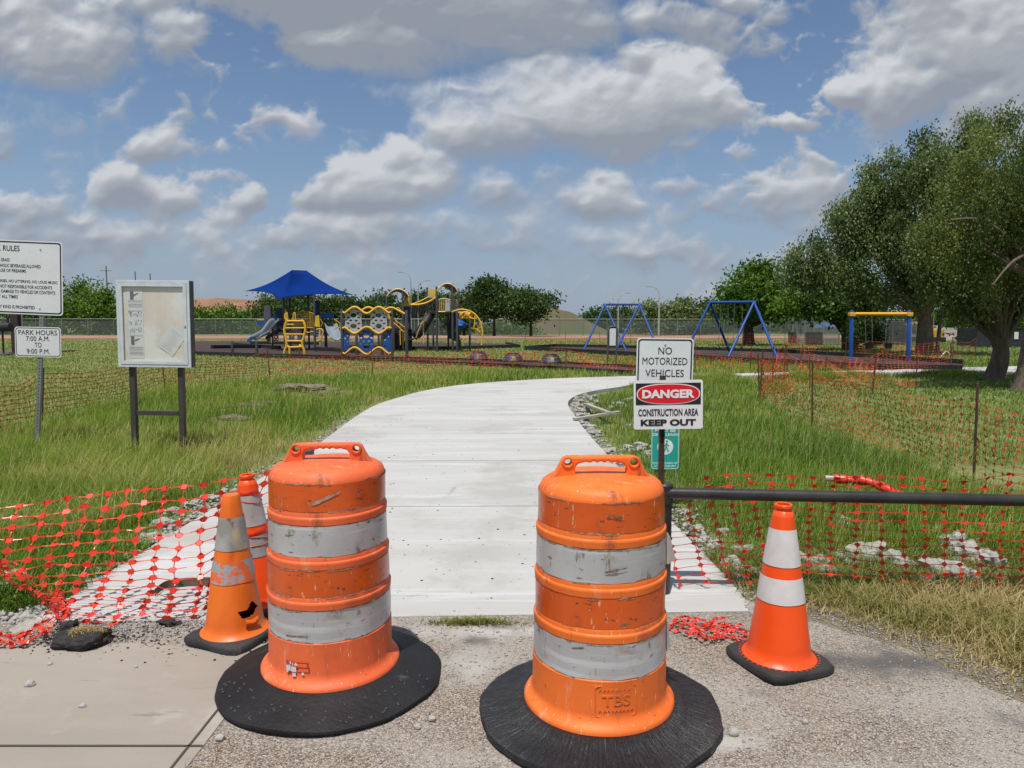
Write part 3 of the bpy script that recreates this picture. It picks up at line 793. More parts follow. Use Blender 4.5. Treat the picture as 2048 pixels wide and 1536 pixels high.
# gouges on the first drum: a pale diagonal scar
mb = MB()
def scar(mb, x0, z0, x1, z1, r, ang, w, seed):
    rnd = random.Random(seed); L_, R_ = [], []
    for k in range(9):
        t = k / 8; x = x0 + (x1 - x0) * t; z = z0 + (z1 - z0) * t; ww = w * (.4 + rnd.random()) * math.sin(math.pi * min(1, t * .8 + .18))
        for lst, sg in ((L_, 1), (R_, -1)):
            a = -math.pi / 2 + ang + (x) / r; lst.append((r * math.cos(a), r * math.sin(a), z + sg * ww))
    mb.grid([L_, R_])
scar(mb, -.045, .835, .075, .885, .2470, .12, .008, 1)
mb.build('tape_scar', mat('bare_backing', (.44, .36, .29), .8, (.25, .16, .10), 30), B1)
mb = Each('tape_gouge', mat('dark_gouge', (.13, .075, .045), .9, (.3, .2, .13), 60), B2, False, False)
for x0, z0, x1, z1, r, a, w, s in ((-.02, .872, .05, .86, .2475, .05, .005, 2), (.0, .665, .085, .68, .2515, -.05, .006, 3), (-.03, .375, .02, .385, .2612, -.4, .004, 4), (.0, .29, .03, .26, .261, -.3, .004, 5), (.05, .31, .10, .335, .261, .35, .004, 6), (.02, .47, .06, .475, .2568, .1, .004, 8)):
    scar(mb, x0, z0, x1, z1, r, a, w, s)
mb = Each('tape_gouge', mat('brown_gouge', (.15, .085, .05), .9, (.33, .22, .15), 60), B1, False, False)
for x0, z0, x1, z1, r, a, w, s in ((.0, .47, .02, .50, .2575, .38, .012, 2), (-.08, .545, .02, .525, .2572, -.2, .003, 3), (-.03, .69, .03, .70, .2518, .4, .004, 4), (-.1, .70, -.04, .71, .2512, -.2, .004, 5), (-.05, .29, .06, .30, .2612, -.35, .004, 6), (.02, .86, .05, .88, .2482, .6, .007, 9), (-.02, .49, .0, .44, .2572, -.45, .003, 12)):
    scar(mb, x0, z0, x1, z1, r, a, w, s)

# ---- cones
M_coneA = mat('worn_cone_orange', (.80, .165, .012), .45, (.70, .13, .012), 4, bump=.08, bscale=30, spots=[((.35, .10, .03), 7, .60, .74, (1, 1, .6)), ((.15, .06, .03), 30, .70, .76, (1, 1, .4)), ((.6, .5, .45), 60, .74, .77)])
M_coneB = mat('bright_cone_orange', (.90, .085, .006), .42, (.84, .075, .006), 4, bump=.04, bscale=30, spots=[((.38, .04, .012), 12, .66, .76, (1, 1, .3)), ((.10, .03, .02), 45, .72, .77, (1.4, 1.4, .3))])
M_collarA = mat('worn_white_collar', (.36, .36, .35), .5, (.24, .235, .215), 6, spots=[((.42, .36, .22), 9, .56, .68, (1, 1, .5)), ((.12, .10, .08), 16, .62, .72, (1, 1, .6))])
M_collarP = mat('flaking_silver_collar', (.34, .345, .37), .45, (.29, .29, .31), 8, spots=[((.72, .14, .04), 13, .53, .545), ((.15, .12, .1), 50, .68, .74)])
M_collarB = mat('white_collar', (.66, .645, .64), .4, (.58, .56, .56), 7, bump=.08, bscale=200, spots=[((.36, .31, .24), 11, .62, .74, (1, 1, .6)), ((.55, .58, .2), 14, .70, .76)])
M_collarC = mat('dusty_pink_collar', (.46, .42, .40), .5, (.36, .32, .30), 9, spots=[((.22, .17, .14), 14, .58, .68)])
M_conebase = mat('cone_base_rubber', (.020, .020, .021), .75, (.032, .031, .030), 6, bump=.35, bscale=70, spots=[((.10, .095, .085), 10, .64, .78)])
def make_cone(label, loc, yaw, h, m_body, m_up, m_lo, seed, lean=(0, 0), tear=False, rimtop=True, base_w=.365):
    t = thing('traffic_cone', label, 'traffic cone', loc, (lean[0], lean[1], yaw), 'orange traffic cones at the closed path')
    rb, rt = .142, .040
    def rad(z): return rb + (rt - rb) * (z - .045) / (h - .045)
    b = MB(); n = 132 if tear else 48
    prof = [(.168, .036), (.160, .046), (.150, .052), (rad(.075), .075)] + [(rad(z), z) for z in np.linspace(.1, h * .93, 110 if tear else 14)]
    if rimtop: prof += [(rad(h * .93), h * .93), (rt + .001, h * .955), (rt - .006, h * .962), (rt - .006, h * .975), (rt, h * .98), (rt, h * .995), (rt - .004, h), (rt - .012, h - .002), (rt - .012, h - .05)]
    else: prof += [(rt + .002, h * .985), (rt - .003, h), (rt - .02, h + .001), (.001, h + .001)]
    def wob(r, z, a):
        d = .003 * mnoise.noise(Vector((math.cos(a) * 2, math.sin(a) * 2, z * 5 + seed)))
        if tear:
            d += -.007 * math.exp(-(((z - .40) / .05) ** 2 + ((a - 5.5) / .25) ** 2)) - .006 * math.exp(-(((z - .34) / .04) ** 2 + ((a - 5.8) / .2) ** 2))
        return r + d, z
    b.lathe(prof, n, wob=wob)
    if tear:
        def hole(f):
            c = sum((Vector(b.V[i]) for i in f), Vector()) / len(f)
            a = math.atan2(c.y, c.x) % (2 * math.pi); da = (a - 6.1 + math.pi) % (2 * math.pi) - math.pi
            return .105 < c.z < .215 and abs(da) < .46 and abs(c.z - .16 - .012 * math.sin(da * 7) ) < .026 * max(0, math.cos(da * 3.2)) + .006 * math.sin(da * 13) and c.xy.length > .08
        b.F = [f for f in b.F if not hole(f)]
    bo = b.build('cone_body', m_body, t, smooth=True)
    if tear:
        f2 = MB(); rows = []
        for k in range(5):
            u = k / 4; rows.append([((rad(.12) + .012 * math.sin(u * 3) + .004) * math.cos(a), (rad(.12) + .012 * math.sin(u * 3) + .004) * math.sin(a), .085 + .038 * u * (1 + .12 * math.sin(a * 9))) for a in np.linspace(5.85, 6.35, 10)])
        f2.grid(rows); f2.build('torn_flap', m_body, bo, smooth=True)
    for (z0, z1, m_) in ((h * .415, h * .565, m_lo), (h * .635, h * .855, m_up)):
        c = MB(); c.lathe([(rad(z) + .0025, z) for z in np.linspace(z0, z1, 6)], n, wob=wob); c.build('reflective_collar', m_, bo, smooth=True)
    base = MB(); rings = []
    for (w, z) in ((base_w * .965, .0), (base_w, .006), (base_w, .028), (base_w * .965, .037), (.345, .041)):
        if w == .345: rings.append([(.165 * math.cos(a) , .165 * math.sin(a), .043) for a in np.linspace(0, 2 * math.pi, 33)[:-1]]); continue
        pts = []
        for k in range(32):
            a = 2 * math.pi * k / 32; c, s_ = math.cos(a), math.sin(a)
            q = 7.0; r = (abs(c) ** q + abs(s_) ** q) ** (-1 / q) * w / 2; r = min(r, w / 2 * 1.33)
            pts.append((r * c, r * s_, z + (.004 * math.sin(3 * a + seed) if z > 0.004 else 0)))
        rings.append(pts)
    base.grid([r + r[:1] for r in rings]); base.build('rubber_base', M_conebase, t, smooth=True)
    if rimtop:
        d = MB()
        for k in range(40):
            a = 2 * math.pi * k / 40; d.box((.173 * math.cos(a), .173 * math.sin(a), .0425), (.006, .004, .003), a)
        d.build('base_rivets', m_body, bo)
    return t
cA = make_cone('worn orange cone with a torn side and flaking silver collars', G(471, 1272), -.40, .72, M_coneA, M_collarA, M_collarP, 1, (.0, -.0), tear=True, rimtop=False)
cB = make_cone('bright orange cone standing alone on the gravel below the black gate pipe', G(1557, 1325), .36, .745, M_coneB, M_collarB, M_collarB, 2)
cC = make_cone('orange cone wrapped in net strands, half hidden behind the worn cone', G(516, 1214), .2, .745, M_coneB, M_collarC, M_collarA, 3, (.0, -.05), base_w=.40)
# net strands wound round the rear cone
sw = MB(); h = .745
for k in range(9):
    z0 = (.9 if k < 4 else .6) * h - (k % 4) * .02; pts = []
    for q in range(18):
        a = 2 * math.pi * q / 18; z = z0 + .018 * math.sin(a + k * 1.7); r = .142 + (.040 - .142) * (z - .045) / (h - .045) + .005
        pts.append((r * math.cos(a), r * math.sin(a), z))
    sw.tube(pts, .0022, 5, closed=True)
M_net = mat('orange_net_plastic', (.74, .050, .020), .36, (.60, .034, .014), 9)
M_netfar = mat('sun_faded_net_plastic', (.62, .10, .035), .6, (.50, .08, .03), 3)
sw.build('wound_strands', M_net, cC, smooth=True)

# ---- orange safety netting
def net_mesh(P, core=.013, arm=.03, w1=.0065, w0=.0028, jit=0.0, seed=0, low=False, drop=0.0):
    rnd = random.Random(seed); nu, nv = P.shape[:2]; V = []; Fc = []
    for i in range(nu):
        for j in range(nv):
            if drop and rnd.random() < drop: continue
            p = P[i, j]
            nb = {}
            if i + 1 < nu: nb['r'] = (P[i + 1, j] - p) / 2
            if i > 0: nb['l'] = (P[i - 1, j] - p) / 2
            if j + 1 < nv: nb['u'] = (P[i, j + 1] - p) / 2
            if j > 0: nb['d'] = (P[i, j - 1] - p) / 2
            eu = (nb.get('r', 0) - nb.get('l', 0)); ev = (nb.get('u', 0) - nb.get('d', 0))
            eu = eu / (np.linalg.norm(eu) + 1e-9); ev = ev / (np.linalg.norm(ev) + 1e-9)
            nr = np.cross(eu, ev); nr = nr / (np.linalg.norm(nr) + 1e-9)
            if jit: 
                tw = np.array([rnd.uniform(-1, 1) for _ in range(3)]) * .45 * jit
                eu = eu + nr * tw[0]; ev = ev + nr * tw[1]; eu /= np.linalg.norm(eu); ev /= np.linalg.norm(ev)
            c = core; b = len(V)
            V += [p - eu * c - ev * c, p + eu * c - ev * c, p + eu * c + ev * c, p - eu * c + ev * c]
            Fc.append((b, b + 1, b + 2, b + 3))
            for k, (s, t_, e, o) in {'r': (1, 2, eu, ev), 'l': (3, 0, eu, ev), 'u': (2, 3, ev, eu), 'd': (0, 1, ev, eu)}.items():
                if k not in nb: continue
                h = nb[k]; L = np.linalg.norm(h); dr = h / (L + 1e-9)
                sg = {'r': (-1, 1), 'l': (1, -1), 'u': (1, -1), 'd': (-1, 1)}[k]
                st = [] if low else [(min(c * 1.35, L * .45), c * .44), (min(c * 1.9, L * .58), c * .20), (min(c * 2.8, L * .75), w0 * 1.1)]
                st.append((L * 1.02, w0)); q0, q1 = b + s, b + t_
                side = o - dr * np.dot(o, dr); side /= (np.linalg.norm(side) + 1e-9)
                bow = nr * (rnd.uniform(-1, 1) * .012 * jit)
                for (d, w) in st:
                    m = p + dr * d + bow * (d / L) * (1 - d / L) * 4
                    a0 = len(V); V += [m + side * w * sg[0], m + side * w * sg[1]]
                    Fc.append((q0, q1, a0 + 1, a0)); q0, q1 = a0, a0 + 1
    return [tuple(v) for v in V], Fc
def interp_line(pts, n):
    c = np.array([tuple(p) for p in curve_pts(pts, 10)]); s = np.r_[0, np.cumsum(np.linalg.norm(np.diff(c, axis=0), axis=1))]
    u = np.linspace(0, s[-1], n); return np.stack([np.interp(u, s, c[:, k]) for k in range(3)], -1)
def zp(x, y): return (x * .27344, 900 + y * .27344)       # pixel in the enlarged lower left view

def draped_net():
    top = [W(*zp(-420, 480), 3.75), W(*zp(-100, 440), 3.8), W(*zp(120, 405), 3.85), W(*zp(330, 382), 3.9), W(*zp(560, 345), 3.9), W(*zp(800, 318), 3.9), W(*zp(1030, 292), 3.9), W(*zp(1260, 278), 3.88), W(*zp(1480, 262), 3.85), W(*zp(1640, 228), 3.83), W(*zp(1780, 195), 3.80), W(*zp(1905, 178), 3.86), W(*zp(2080, 110), 3.95)]
    bot = [W(*zp(-60, 800), 4.0), W(*zp(60, 815), 4.0), W(*zp(190, 880), 3.98), W(*zp(300, 1010), 3.95), W(*zp(370, 1090), 3.93), G(*zp(470, 1270), .015), G(*zp(640, 1250), .015), G(*zp(890, 1265), .012), G(*zp(1090, 1190), .03), G(*zp(1190, 1235), .012), G(*zp(1300, 1225), .012), G(*zp(1430, 1210), .015), W(*zp(1560, 1080), 3.9), W(*zp(1900, 900), 3.95)]
    n, rows = 17, 14
    T = interp_line(top, n); B = interp_line(bot, n)
    # parts of the lower edge gather into a rope at the left
    P = np.zeros((n, rows, 3)); rnd = np.random.RandomState(4)
    for i in range(n):
        for j in range(rows):
            v = j / (rows - 1); u = i / (n - 1)
            p = B[i] * (1 - v) + T[i] * v
            bulge = math.sin(math.pi * v)
            p = p + np.array([.02 * math.sin(9 * u + 5 * v), -.13 * bulge * (.6 + .6 * math.sin(5 * u + 1)) + .05 * math.sin(14 * u + 4 * v) * bulge, -.06 * bulge])
            p[2] = max(p[2], .012)
            P[i, j] = p + rnd.normal(0, .006, 3) * (1 if 0 < j < rows - 1 else .5)
            P[i, j, 2] = max(P[i, j, 2], .006)
    V, Fc = net_mesh(P, .0140, .026, .0046, .0022, .9, 2)
    # its lower corner is gathered into a rope running to the kerb at the left
    cp = interp_line([W(*zp(380, 1060), 3.93), G(*zp(440, 1180), .05), G(*zp(330, 1290), .03), G(*zp(210, 1400), .02), G(*zp(-20, 1420), .015), G(*zp(-200, 1450), .015)], 15)
    Q = np.zeros((15, 5, 3))
    for a in range(15):
        for b_ in range(5):
            Q[a, b_] = cp[a] + np.array([.045 * math.cos(b_ * 2.1 + a), .03 * math.sin(b_ * 1.7 + a * 2), .03 * abs(math.sin(b_ * 1.3 + a))]) + rnd.normal(0, .008, 3)
    V2, F2 = net_mesh(Q, .0115, .02, .0048, .002, 1.3, 7); b0 = len(V); V = V + V2; Fc = Fc + [tuple(b0 + q for q in f) for f in F2]
    o = mesh_obj('safety_net', V, Fc, M_net)
    tag(o, 'orange safety net draped from the rear cone over the path edge and grass', 'safety net')
draped_net()
def gate_net():
    n, rows = 25, 13
    P = np.zeros((n, rows, 3)); rnd = np.random.RandomState(9)
    xa, xb = W(1338, 1000, 3.98).x, W(2420, 1000, 3.9).x
    for i in range(n):
        u = i / (n - 1); x = xa + (xb - xa) * u
        pxx = 1338 + (2420 - 1338) * u
        ybot = np.interp(pxx, [1338, 1440, 1500, 1600, 1800, 2048, 2420], [1215, 1205, 1150, 1140, 1160, 1168, 1178])
        ytop = np.interp(pxx, [1338, 1370, 1420, 1600, 1800, 1900, 2048, 2420], [1000, 985, 958, 956, 958, 965, 955, 955])
        zt = W(pxx, ytop, 4.0).z; zb = max(W(pxx, ybot, 4.06).z, .03)
        for j in range(rows):
            v = j / (rows - 1)
            z = zb + (zt - zb) * v
            y = 4.06 - .02 * v + .025 * math.sin(3 * u * 6 + v * 3) * (1 - v)
            xx = x + .05 * (1 - v) * math.sin(u * 17) - .03 * v + .09 * (1 - v) * (u < .25)
            P[i, j] = (xx + rnd.normal(0, .005), y + rnd.normal(0, .006), z + rnd.normal(0, .004) + .012 * math.sin(u * 23 + 4 * v))
    V, Fc = net_mesh(P, .0106, .021, .0036, .0018, .6, 3)
    o = mesh_obj('safety_net', V, Fc, M_net)
    tag(o, 'orange safety net hanging from the black gate pipe behind the bright cone', 'safety net')
gate_net()
def pile_net():
    n, rows = 8, 11; P = np.zeros((n, rows, 3)); rnd = np.random.RandomState(3); a = G(1345, 1240); b = G(1500, 1290)
    for i in range(n):
        for j in range(rows):
            u, v = i / (n - 1), j / (rows - 1)
            P[i, j] = (a.x + (b.x - a.x) * u + .04 * math.sin(v * 9 + u * 3), a.y + (b.y - a.y) * (v * .8 + .25 * u) + .03 * math.sin(u * 11), .010 + .016 * abs(math.sin(u * 7 + v * 5)))
            P[i, j] += rnd.normal(0, 1, 3) * np.array([.012, .012, .004]); P[i, j, 2] = max(P[i, j, 2], .006)
    V, Fc = net_mesh(P, .0098, .02, .0045, .0022, .8, 4)
    tag(mesh_obj('safety_net', V, Fc, M_net), 'crumpled heap of orange net lying flat on gravel left of the bright cone', 'safety net')
pile_net()

# ---- pipe gate
M_pipe = mat('black_gate_paint', (.018, .018, .019), .38, (.035, .034, .033), 5, bump=.12, bscale=30, spots=[((.09, .08, .075), 24, .70, .78, (1, 1, 2)), ((.20, .19, .18), 60, .76, .79)])
gt = thing('pipe_gate', 'long black steel pipe gate across the grass beside the danger sign', 'gate', G(1326, 1205))
mb = MB(); a = W(1330, 986, 4.0); b = W(2048, 1001, 3.92); e = a + (b - a) * 1.9
mb.tube([a, a + (e - a) * .5, e], .0335, 16); mb.build('gate_pipe', M_pipe, gt, smooth=True, world=True)
mb = MB(); g0 = G(1326, 1206); mb.tube([(a.x, 4.02, 0), (a.x, 4.02, a.z + .05)], .045, 16); mb.lathe([(.052, -.06), (.052, .045), (.04, .055), (0.001, .055)], 16, (a.x, 4.02, a.z)); mb.build('gate_post', M_pipe, gt, smooth=True, world=True)
# steel latch post seen behind the first drum's handle
mb = MB(); q = W(617, 889, 3.95); mb.lathe([(.030, 0), (.030, q.z - .02)], 18, (q.x, 3.95, 0)); mb.lathe([(.034, q.z - .035), (.034, q.z - .012), (.026, q.z), (.001, q.z + .004)], 18, (q.x, 3.95, 0))
tag(mb.build('gate_post', mat('grey_steel_post', (.10, .10, .105), .4, (.22, .22, .22), 8), None, smooth=True), 'short dark steel post with grey cap behind the faded drum handle', 'post')

# ---- signs
M_black = mat('black_print', (.012, .012, .013), .5)
M_alu = mat('sign_metal', (.42, .44, .45), .4, (.34, .36, .37), 8, metal=.4)
M_sign = mat('sign_white', (.70, .73, .73), .35, (.66, .69, .70), 4, spots=[((.34, .34, .33), 55, .715, .73), ((.55, .56, .55), 6, .62, .75)])
M_signw = mat('park_sign_white', (.76, .76, .79), .35, (.72, .72, .75), 4, spots=[((.5, .5, .5), 70, .74, .75)])
def sign_plate(parent, name, w, h, r, m, border=None, bw=.012, inset=.014, m_b=None, y=0, cz=0, cx=0, th=.003):
    V, Fc = plate2d(rrect(w, h, r, 6, cx, cz), (), th); p = MB().add(V, Fc, None, (0, y, 0)).build(name, m, parent)
    if border:
        V, Fc = plate2d(rrect(w - 2 * inset, h - 2 * inset, max(r - inset * .4, .006), 6, cx, cz), [rrect(w - 2 * inset - 2 * bw, h - 2 * inset - 2 * bw, max(r - inset * .4 - bw * .5, .004), 6, cx, cz)], .001)
        MB().add(V, Fc, None, (0, y - th / 2 - .0006, 0)).build('border', m_b or M_black, p)
    return p
def lettering(parent, lines, m, y, name='lettering'):
    mb = MB()
    for kw in lines:
        V, Fc = text2d(**kw); mb.add(V, Fc, None, (0, y, 0))
    return mb.build(name, m, parent)
def bolts(parent, pts, y, m=None, r=.008):
    mb = MB()
    for x, z in pts:
        mb.add(*MBlathe([(r, 0), (r * .9, .004), (r * .4, .006), (.0005, .006)], (x, y, z)))
    return mb.build('bolts', m or M_alu, parent, smooth=True)
def MBlathe(prof, c):
    m_ = MB(); m_.lathe(prof, 10)
    return [(v[0] + c[0], -v[2] + c[1], v[1] + c[2]) for v in m_.V], m_.F

# danger sign on a rusty post
Yd = 3.97
pd = W(1336, 809, Yd); k = Yd / F
t = thing('danger_sign', 'white danger sign with red oval on a rusty post beside the gate', 'sign', (W(1326, 800, Yd).x, Yd + .025, 0))
M_rust = mat('rusty_post', (.055, .032, .022), .8, (.11, .055, .03), 9, bump=.6, bscale=60, spots=[((.02, .015, .014), 12, .52, .65)])
mb = MB(); zt = W(1326, 752, Yd).z
# U-channel post with teeth
mb.box((0, .004, zt / 2), (.030, .010, zt)); mb.box((-.013, -.008, zt / 2), (.006, .014, zt)); mb.box((.013, -.008, zt / 2), (.006, .014, zt))
for q in range(9): mb.box((-.019, 0, .12 + q * .075), (.010, .008, .018))
mb.build('post', M_rust, t)
wS, hS = 138 * k, 99 * k
def tilt(o, loc, rot): o.location = loc; o.rotation_euler = rot; return o
M_signd = mat('danger_sign_white', (.80, .80, .81), .3, (.75, .75, .77), 4, spots=[((.4, .36, .33), 60, .735, .745), ((.62, .6, .58), 7, .66, .76)])
dp = tilt(sign_plate(t, 'sign_plate', wS, hS, .012, M_signd), (pd.x - t.location.x, -.030, pd.z), (.0, -.018, -.03))
zb = hS * .5 - hS * .06
V, Fc = plate2d([(-wS * .47, zb), (wS * .47, zb), (wS * .47, zb - hS * .44), (-wS * .47, zb - hS * .44)], (), .001); MB().add(V, Fc, None, (0, -.0023, 0)).build('black_field', M_black, dp)
oc = zb - hS * .22
def stad(w, h):
    out = []
    for kk in range(48):
        a = 2 * math.pi * kk / 48; c, s_ = math.cos(a), math.sin(a)
        out.append((abs(c) ** .82 * (1 if c > 0 else -1) * w / 2, oc + abs(s_) ** .82 * (1 if s_ > 0 else -1) * h / 2))
    return out
V, Fc = plate2d(stad(wS * .915, hS * .42), (), .001); MB().add(V, Fc, None, (0, -.0034, 0)).build('oval_outline', M_signd, dp)
V, Fc = plate2d(stad(wS * .885, hS * .385), (), .001); MB().add(V, Fc, None, (0, -.0045, 0)).build('red_oval', mat('danger_red', (.72, .008, .022), .35, (.64, .007, .02), 5, spots=[((.8, .5, .5), 70, .745, .755)]), dp)
lettering(dp, [dict(s='DANGER', w=wS * .755, h=hS * .175, x=0, z=oc, bold=.045)], M_signd, -.0062, 'danger_lettering')
lettering(dp, [dict(s='CONSTRUCTION AREA', w=wS * .87, h=hS * .145, x=0, z=-hS * .158, bold=.022), dict(s='KEEP OUT', w=wS * .80, h=hS * .135, x=0, z=-hS * .365, bold=.045)], M_black, -.0027, 'black_lettering')

# no-vehicles sign and leash sign on the post behind
Yn = 5.8; k = Yn / F; pn = W(1330, 731, Yn); wN, hN = 114 * k, 110 * k
t = thing('no_vehicles_sign', 'white no motorized vehicles sign on the post behind the danger sign', 'sign', (pn.x, Yn + .03, -.03))
mb = MB(); mb.tube([(0, .01, 0), (0, .01, pn.z + hN / 2 + .0)], .022, 12); mb.build('post', M_rust, t)
np_ = tilt(sign_plate(t, 'sign_plate', wN, hN, .03, M_sign, True, .011, .011), (0, -.018, pn.z + .03), (0, .012, .0))
lettering(np_, [dict(s='NO', w=.165 * wN * 1.45, h=.058, x=0, z=hN * .5 - .085 - .02), dict(s='MOTORIZED', w=wN * .79, h=.059, x=0, z=hN * .5 - .19), dict(s='VEHICLES', w=wN * .68, h=.059, x=0, z=hN * .5 - .288)], M_black, -.0027)
bolts(np_, [(0.0, hN * .5 - .055)], -.0022)
pl_ = W(1331, 893, Yn); wL = 57 * k; hL = 2 * (pl_.z - W(1331, 935, Yn).z) + .035
M_teal = mat('teal_sign', (.012, .33, .27), .4, (.014, .30, .245), 5, spots=[((.10, .36, .32), 30, .70, .74)])
M_tealw = mat('teal_sign_print', (.70, .80, .77), .5)
t = thing('leash_sign', 'small teal sign about pets on a leash below the no vehicles sign', 'sign', (pl_.x, Yn + .012, pl_.z))
lp = sign_plate(t, 'sign_plate', wL, hL, .022, M_teal, True, .004, .004, M_tealw)
lettering(lp, [dict(s='ALL PETS', w=wL * .80, h=.024, x=0, z=hL * .5 - .030, bold=.025), dict(s='MUST BE', w=wL * .72, h=.024, x=0, z=hL * .5 - .063, bold=.025), dict(s='ON A LEASH', w=wL * .92, h=.024, x=0, z=hL * .5 - .096, bold=.025),
               dict(s='PLEASE CLEAN UP', w=wL * .88, h=.017, x=0, z=-hL * .5 + .052, bold=.015), dict(s='AFTER YOUR PET', w=wL * .78, h=.017, x=0, z=-hL * .5 + .027, bold=.015)], M_tealw, -.0027)
V, Fc = plate2d(ell(0, -.005, .066, .066, 32), (), .001); MB().add(V, Fc, None, (0, -.0023, 0)).build('white_disc', M_tealw, lp)
fg = MB()
for pts, r in (([(.012, .028), (.008, -.005), (.010, -.012)], .0085), ([(.009, -.008), (.020, -.028), (.026, -.050)], .0055), ([(.007, -.010), (-.002, -.030), (-.010, -.050)], .0055), ([(.012, .022), (.028, .006), (.030, -.004)], .004), ([(.012, .022), (-.004, .004), (-.012, -.002)], .004), ([(-.012, -.002), (-.030, -.030)], .0015), ([(-.028, -.036), (-.052, -.036)], .006), ([(-.030, -.036), (-.030, -.052)], .0025), ([(-.050, -.036), (-.050, -.052)], .0025), ([(-.028, -.030), (-.020, -.028)], .0045)):
    fg.tube([(x, -.0032, z) for x, z in pts], r, 8)
fg.V = [(x, -.0030 + (y + .0032) * .06, z) if abs(y) > 0 else (x, y, z) for x, y, z in fg.V]
V, Fc = plate2d(ell(.013, .042, .009, .010, 14), (), .0012); fg.add(V, Fc, None, (0, -.0033, 0))
fg.build('pictogram', M_teal, lp)

# park rules sign and park hours sign on a perforated post
Yp = 9.2; k = Yp / F
M_galv = mat('galvanised_post', (.30, .315, .325), .45, (.24, .25, .26), 6, metal=.5)
M_hole = mat('post_hole', (.02, .02, .02), .9)
pb = W(74, 890, Yp); ptp = W(84, 640, Yp)
t = thing('park_rules_sign', 'large white park rules sign with black border on a perforated steel post', 'sign', (pb.x, Yp, -.06))
t.rotation_euler = (0, 0, 0)
mb = MB(); top = ptp - t.location; topz = top.z + .85; sl = top.x / top.z
def post_x(z): return sl * z
mb.V = []; L_ = topz
Rm = Matrix.Rotation(math.atan(sl), 4, 'Y')
mb.box((post_x(L_ / 2), 0, L_ / 2), (.052, .03, L_), M=Rm); po = mb.build('post', M_galv, t)
mb = MB()
q = .25
while q < 1.75:
    mb.add(*MBlathe([(.0075, 0), (.0074, .0012), (.0005, .0013)], (post_x(q), -.0155, q))); q += .042
mb.build('post_holes', M_hole, po)
# second post of the wide sign, beyond the picture's left edge
mb = MB(); mb.box((-1.05 + post_x(L_ / 2), 0, L_ / 2), (.052, .03, L_), M=Rm); mb.build('post', M_galv, t)
ctr = W(-8, 553, Yp) - t.location; wR = 2 * 134 * k; hR = 145 * k
rp_ = tilt(sign_plate(t, 'sign_plate', wR, hR, .045, M_signw, True, .016, .016), (ctr.x, -.02, ctr.z), (0, .040, 0))
def rl(s, endpx, ypx, h=6.2, wpx=None):
    # right-aligned line; endpx, ypx are the line's right end and middle in the sign's own upright frame
    return dict(s=s, h=h * k, w=wpx * k, x=(endpx + 8) * k, z=(553 - ypx) * k, align='RIGHT', bold=.008)
R_ = 'RIGHT'
lettering(rp_, [rl('PARK RULES', 42, 498 - 1.5, 11, 66), rl('NO CARS ON GRASS', 22, 520 - .5, 6.3, 57), rl('NO ALCOHOLIC BEVERAGES ALLOWED', 83, 532.5 - 2, 6.3, 106), rl('NO USE OF FIREARMS', 54, 541.5 - 1.3, 6.3, 64), rl('NO FIRES', 2, 550.5, 6.3, 28),
    rl('NO HORSES, NO LITTERING, NO LOUD MUSIC', 116, 565 - 4, 6.3, 135), rl('PARK NOT RESPONSIBLE FOR ACCIDENTS', 105, 575 - 3.8, 6.3, 121), rl('OR DAMAGE TO VEHICLES OR CONTENTS', 111, 585 - 4, 6.3, 117), rl('AT ALL TIMES', 37, 593 - 1.5, 6.3, 43), rl('SELLING OF ANY KIND IS PROHIBITED', 70, 614 - 2.6, 6.3, 117)], M_black, -.0027)
bolts(rp_, [((83 + 8) * k, (553 - 497) * k), ((80 + 8) * k, (553 - 613) * k)], -.0022, r=.011)
ch = W(78.5, 684, Yp)
t2 = thing('park_hours_sign', 'small white park hours sign below the park rules sign', 'sign', (ch.x, Yp - .022, ch.z), (0, .022, .05))
wH, hH = 89 * k, 60 * k
hp = sign_plate(t2, 'sign_plate', wH, hH, .04, M_signw, True, .008, .012)
lettering(hp, [dict(s='PARK HOURS', w=wH * .835, h=.062, x=0, z=.122), dict(s='7:00 A.M.', w=wH * .51, h=.062, x=0, z=.044), dict(s='TO', w=wH * .15, h=.062, x=0, z=-.038), dict(s='9:00 P.M.', w=wH * .50, h=.062, x=0, z=-.120)], M_black, -.0027)

# ---- notice board on two posts
Yb = 8.75; k = Yb / F
cb = W(306, 648, Yb); wB, hB = 147 * k, 172 * k
t = thing('notice_board', 'glazed aluminium notice board on two brown posts in the tall grass', 'notice board', (cb.x, Yb, -.06), (0, .010, -.03))
M_brown = mat('brown_board_paint', (.060, .050, .042), .55, (.048, .040, .035), 6, bump=.1, bscale=40, spots=[((.35, .33, .30), 60, .745, .76)])
bz = cb.z + .06
mb = MB()
zb_ = bz - hB / 2
for sx in (-51, 47): mb = MB(); mb.box((sx * k + (.004 if sx > 0 else -.002), .05, (zb_) / 2), (.064, .064, zb_), bev=.004); mb.build('post', M_brown, t)
mb = MB(); mb.box((-.013, .05, W(310, 827, Yb).z + .06), (98 * k - .074, .045, .055), bev=.004); mb.build('crossbar', M_brown, t)
d_ = .11
cs = MB(); 
for (c, s_) in (((-wB / 2 + .006, 0), (.012, hB)), ((wB / 2 - .006, 0), (.012, hB)), ((0, hB / 2 - .006), (wB - .024, .012)), ((0, -hB / 2 + .006), (wB - .024, .012))): cs.box((c[0], .045, bz + c[1]), (s_[0], d_, s_[1]))
cs.box((0, .095, bz), (wB - .026, .008, hB - .026)); case = cs.build('case', M_brown, t)
M_frame = mat('brushed_aluminium', (.70, .74, .78), .4, (.60, .64, .68), 5, metal=.15)
V, Fc = plate2d(rrect(wB + .002, hB + .002, .004, 1, 0, bz), [rrect(wB - .060, hB - .060, .003, 1, 0, bz)], .016, .002); fr = MB().add(V, Fc, None, (0, -.016, 0)).build('frame', M_frame, t)
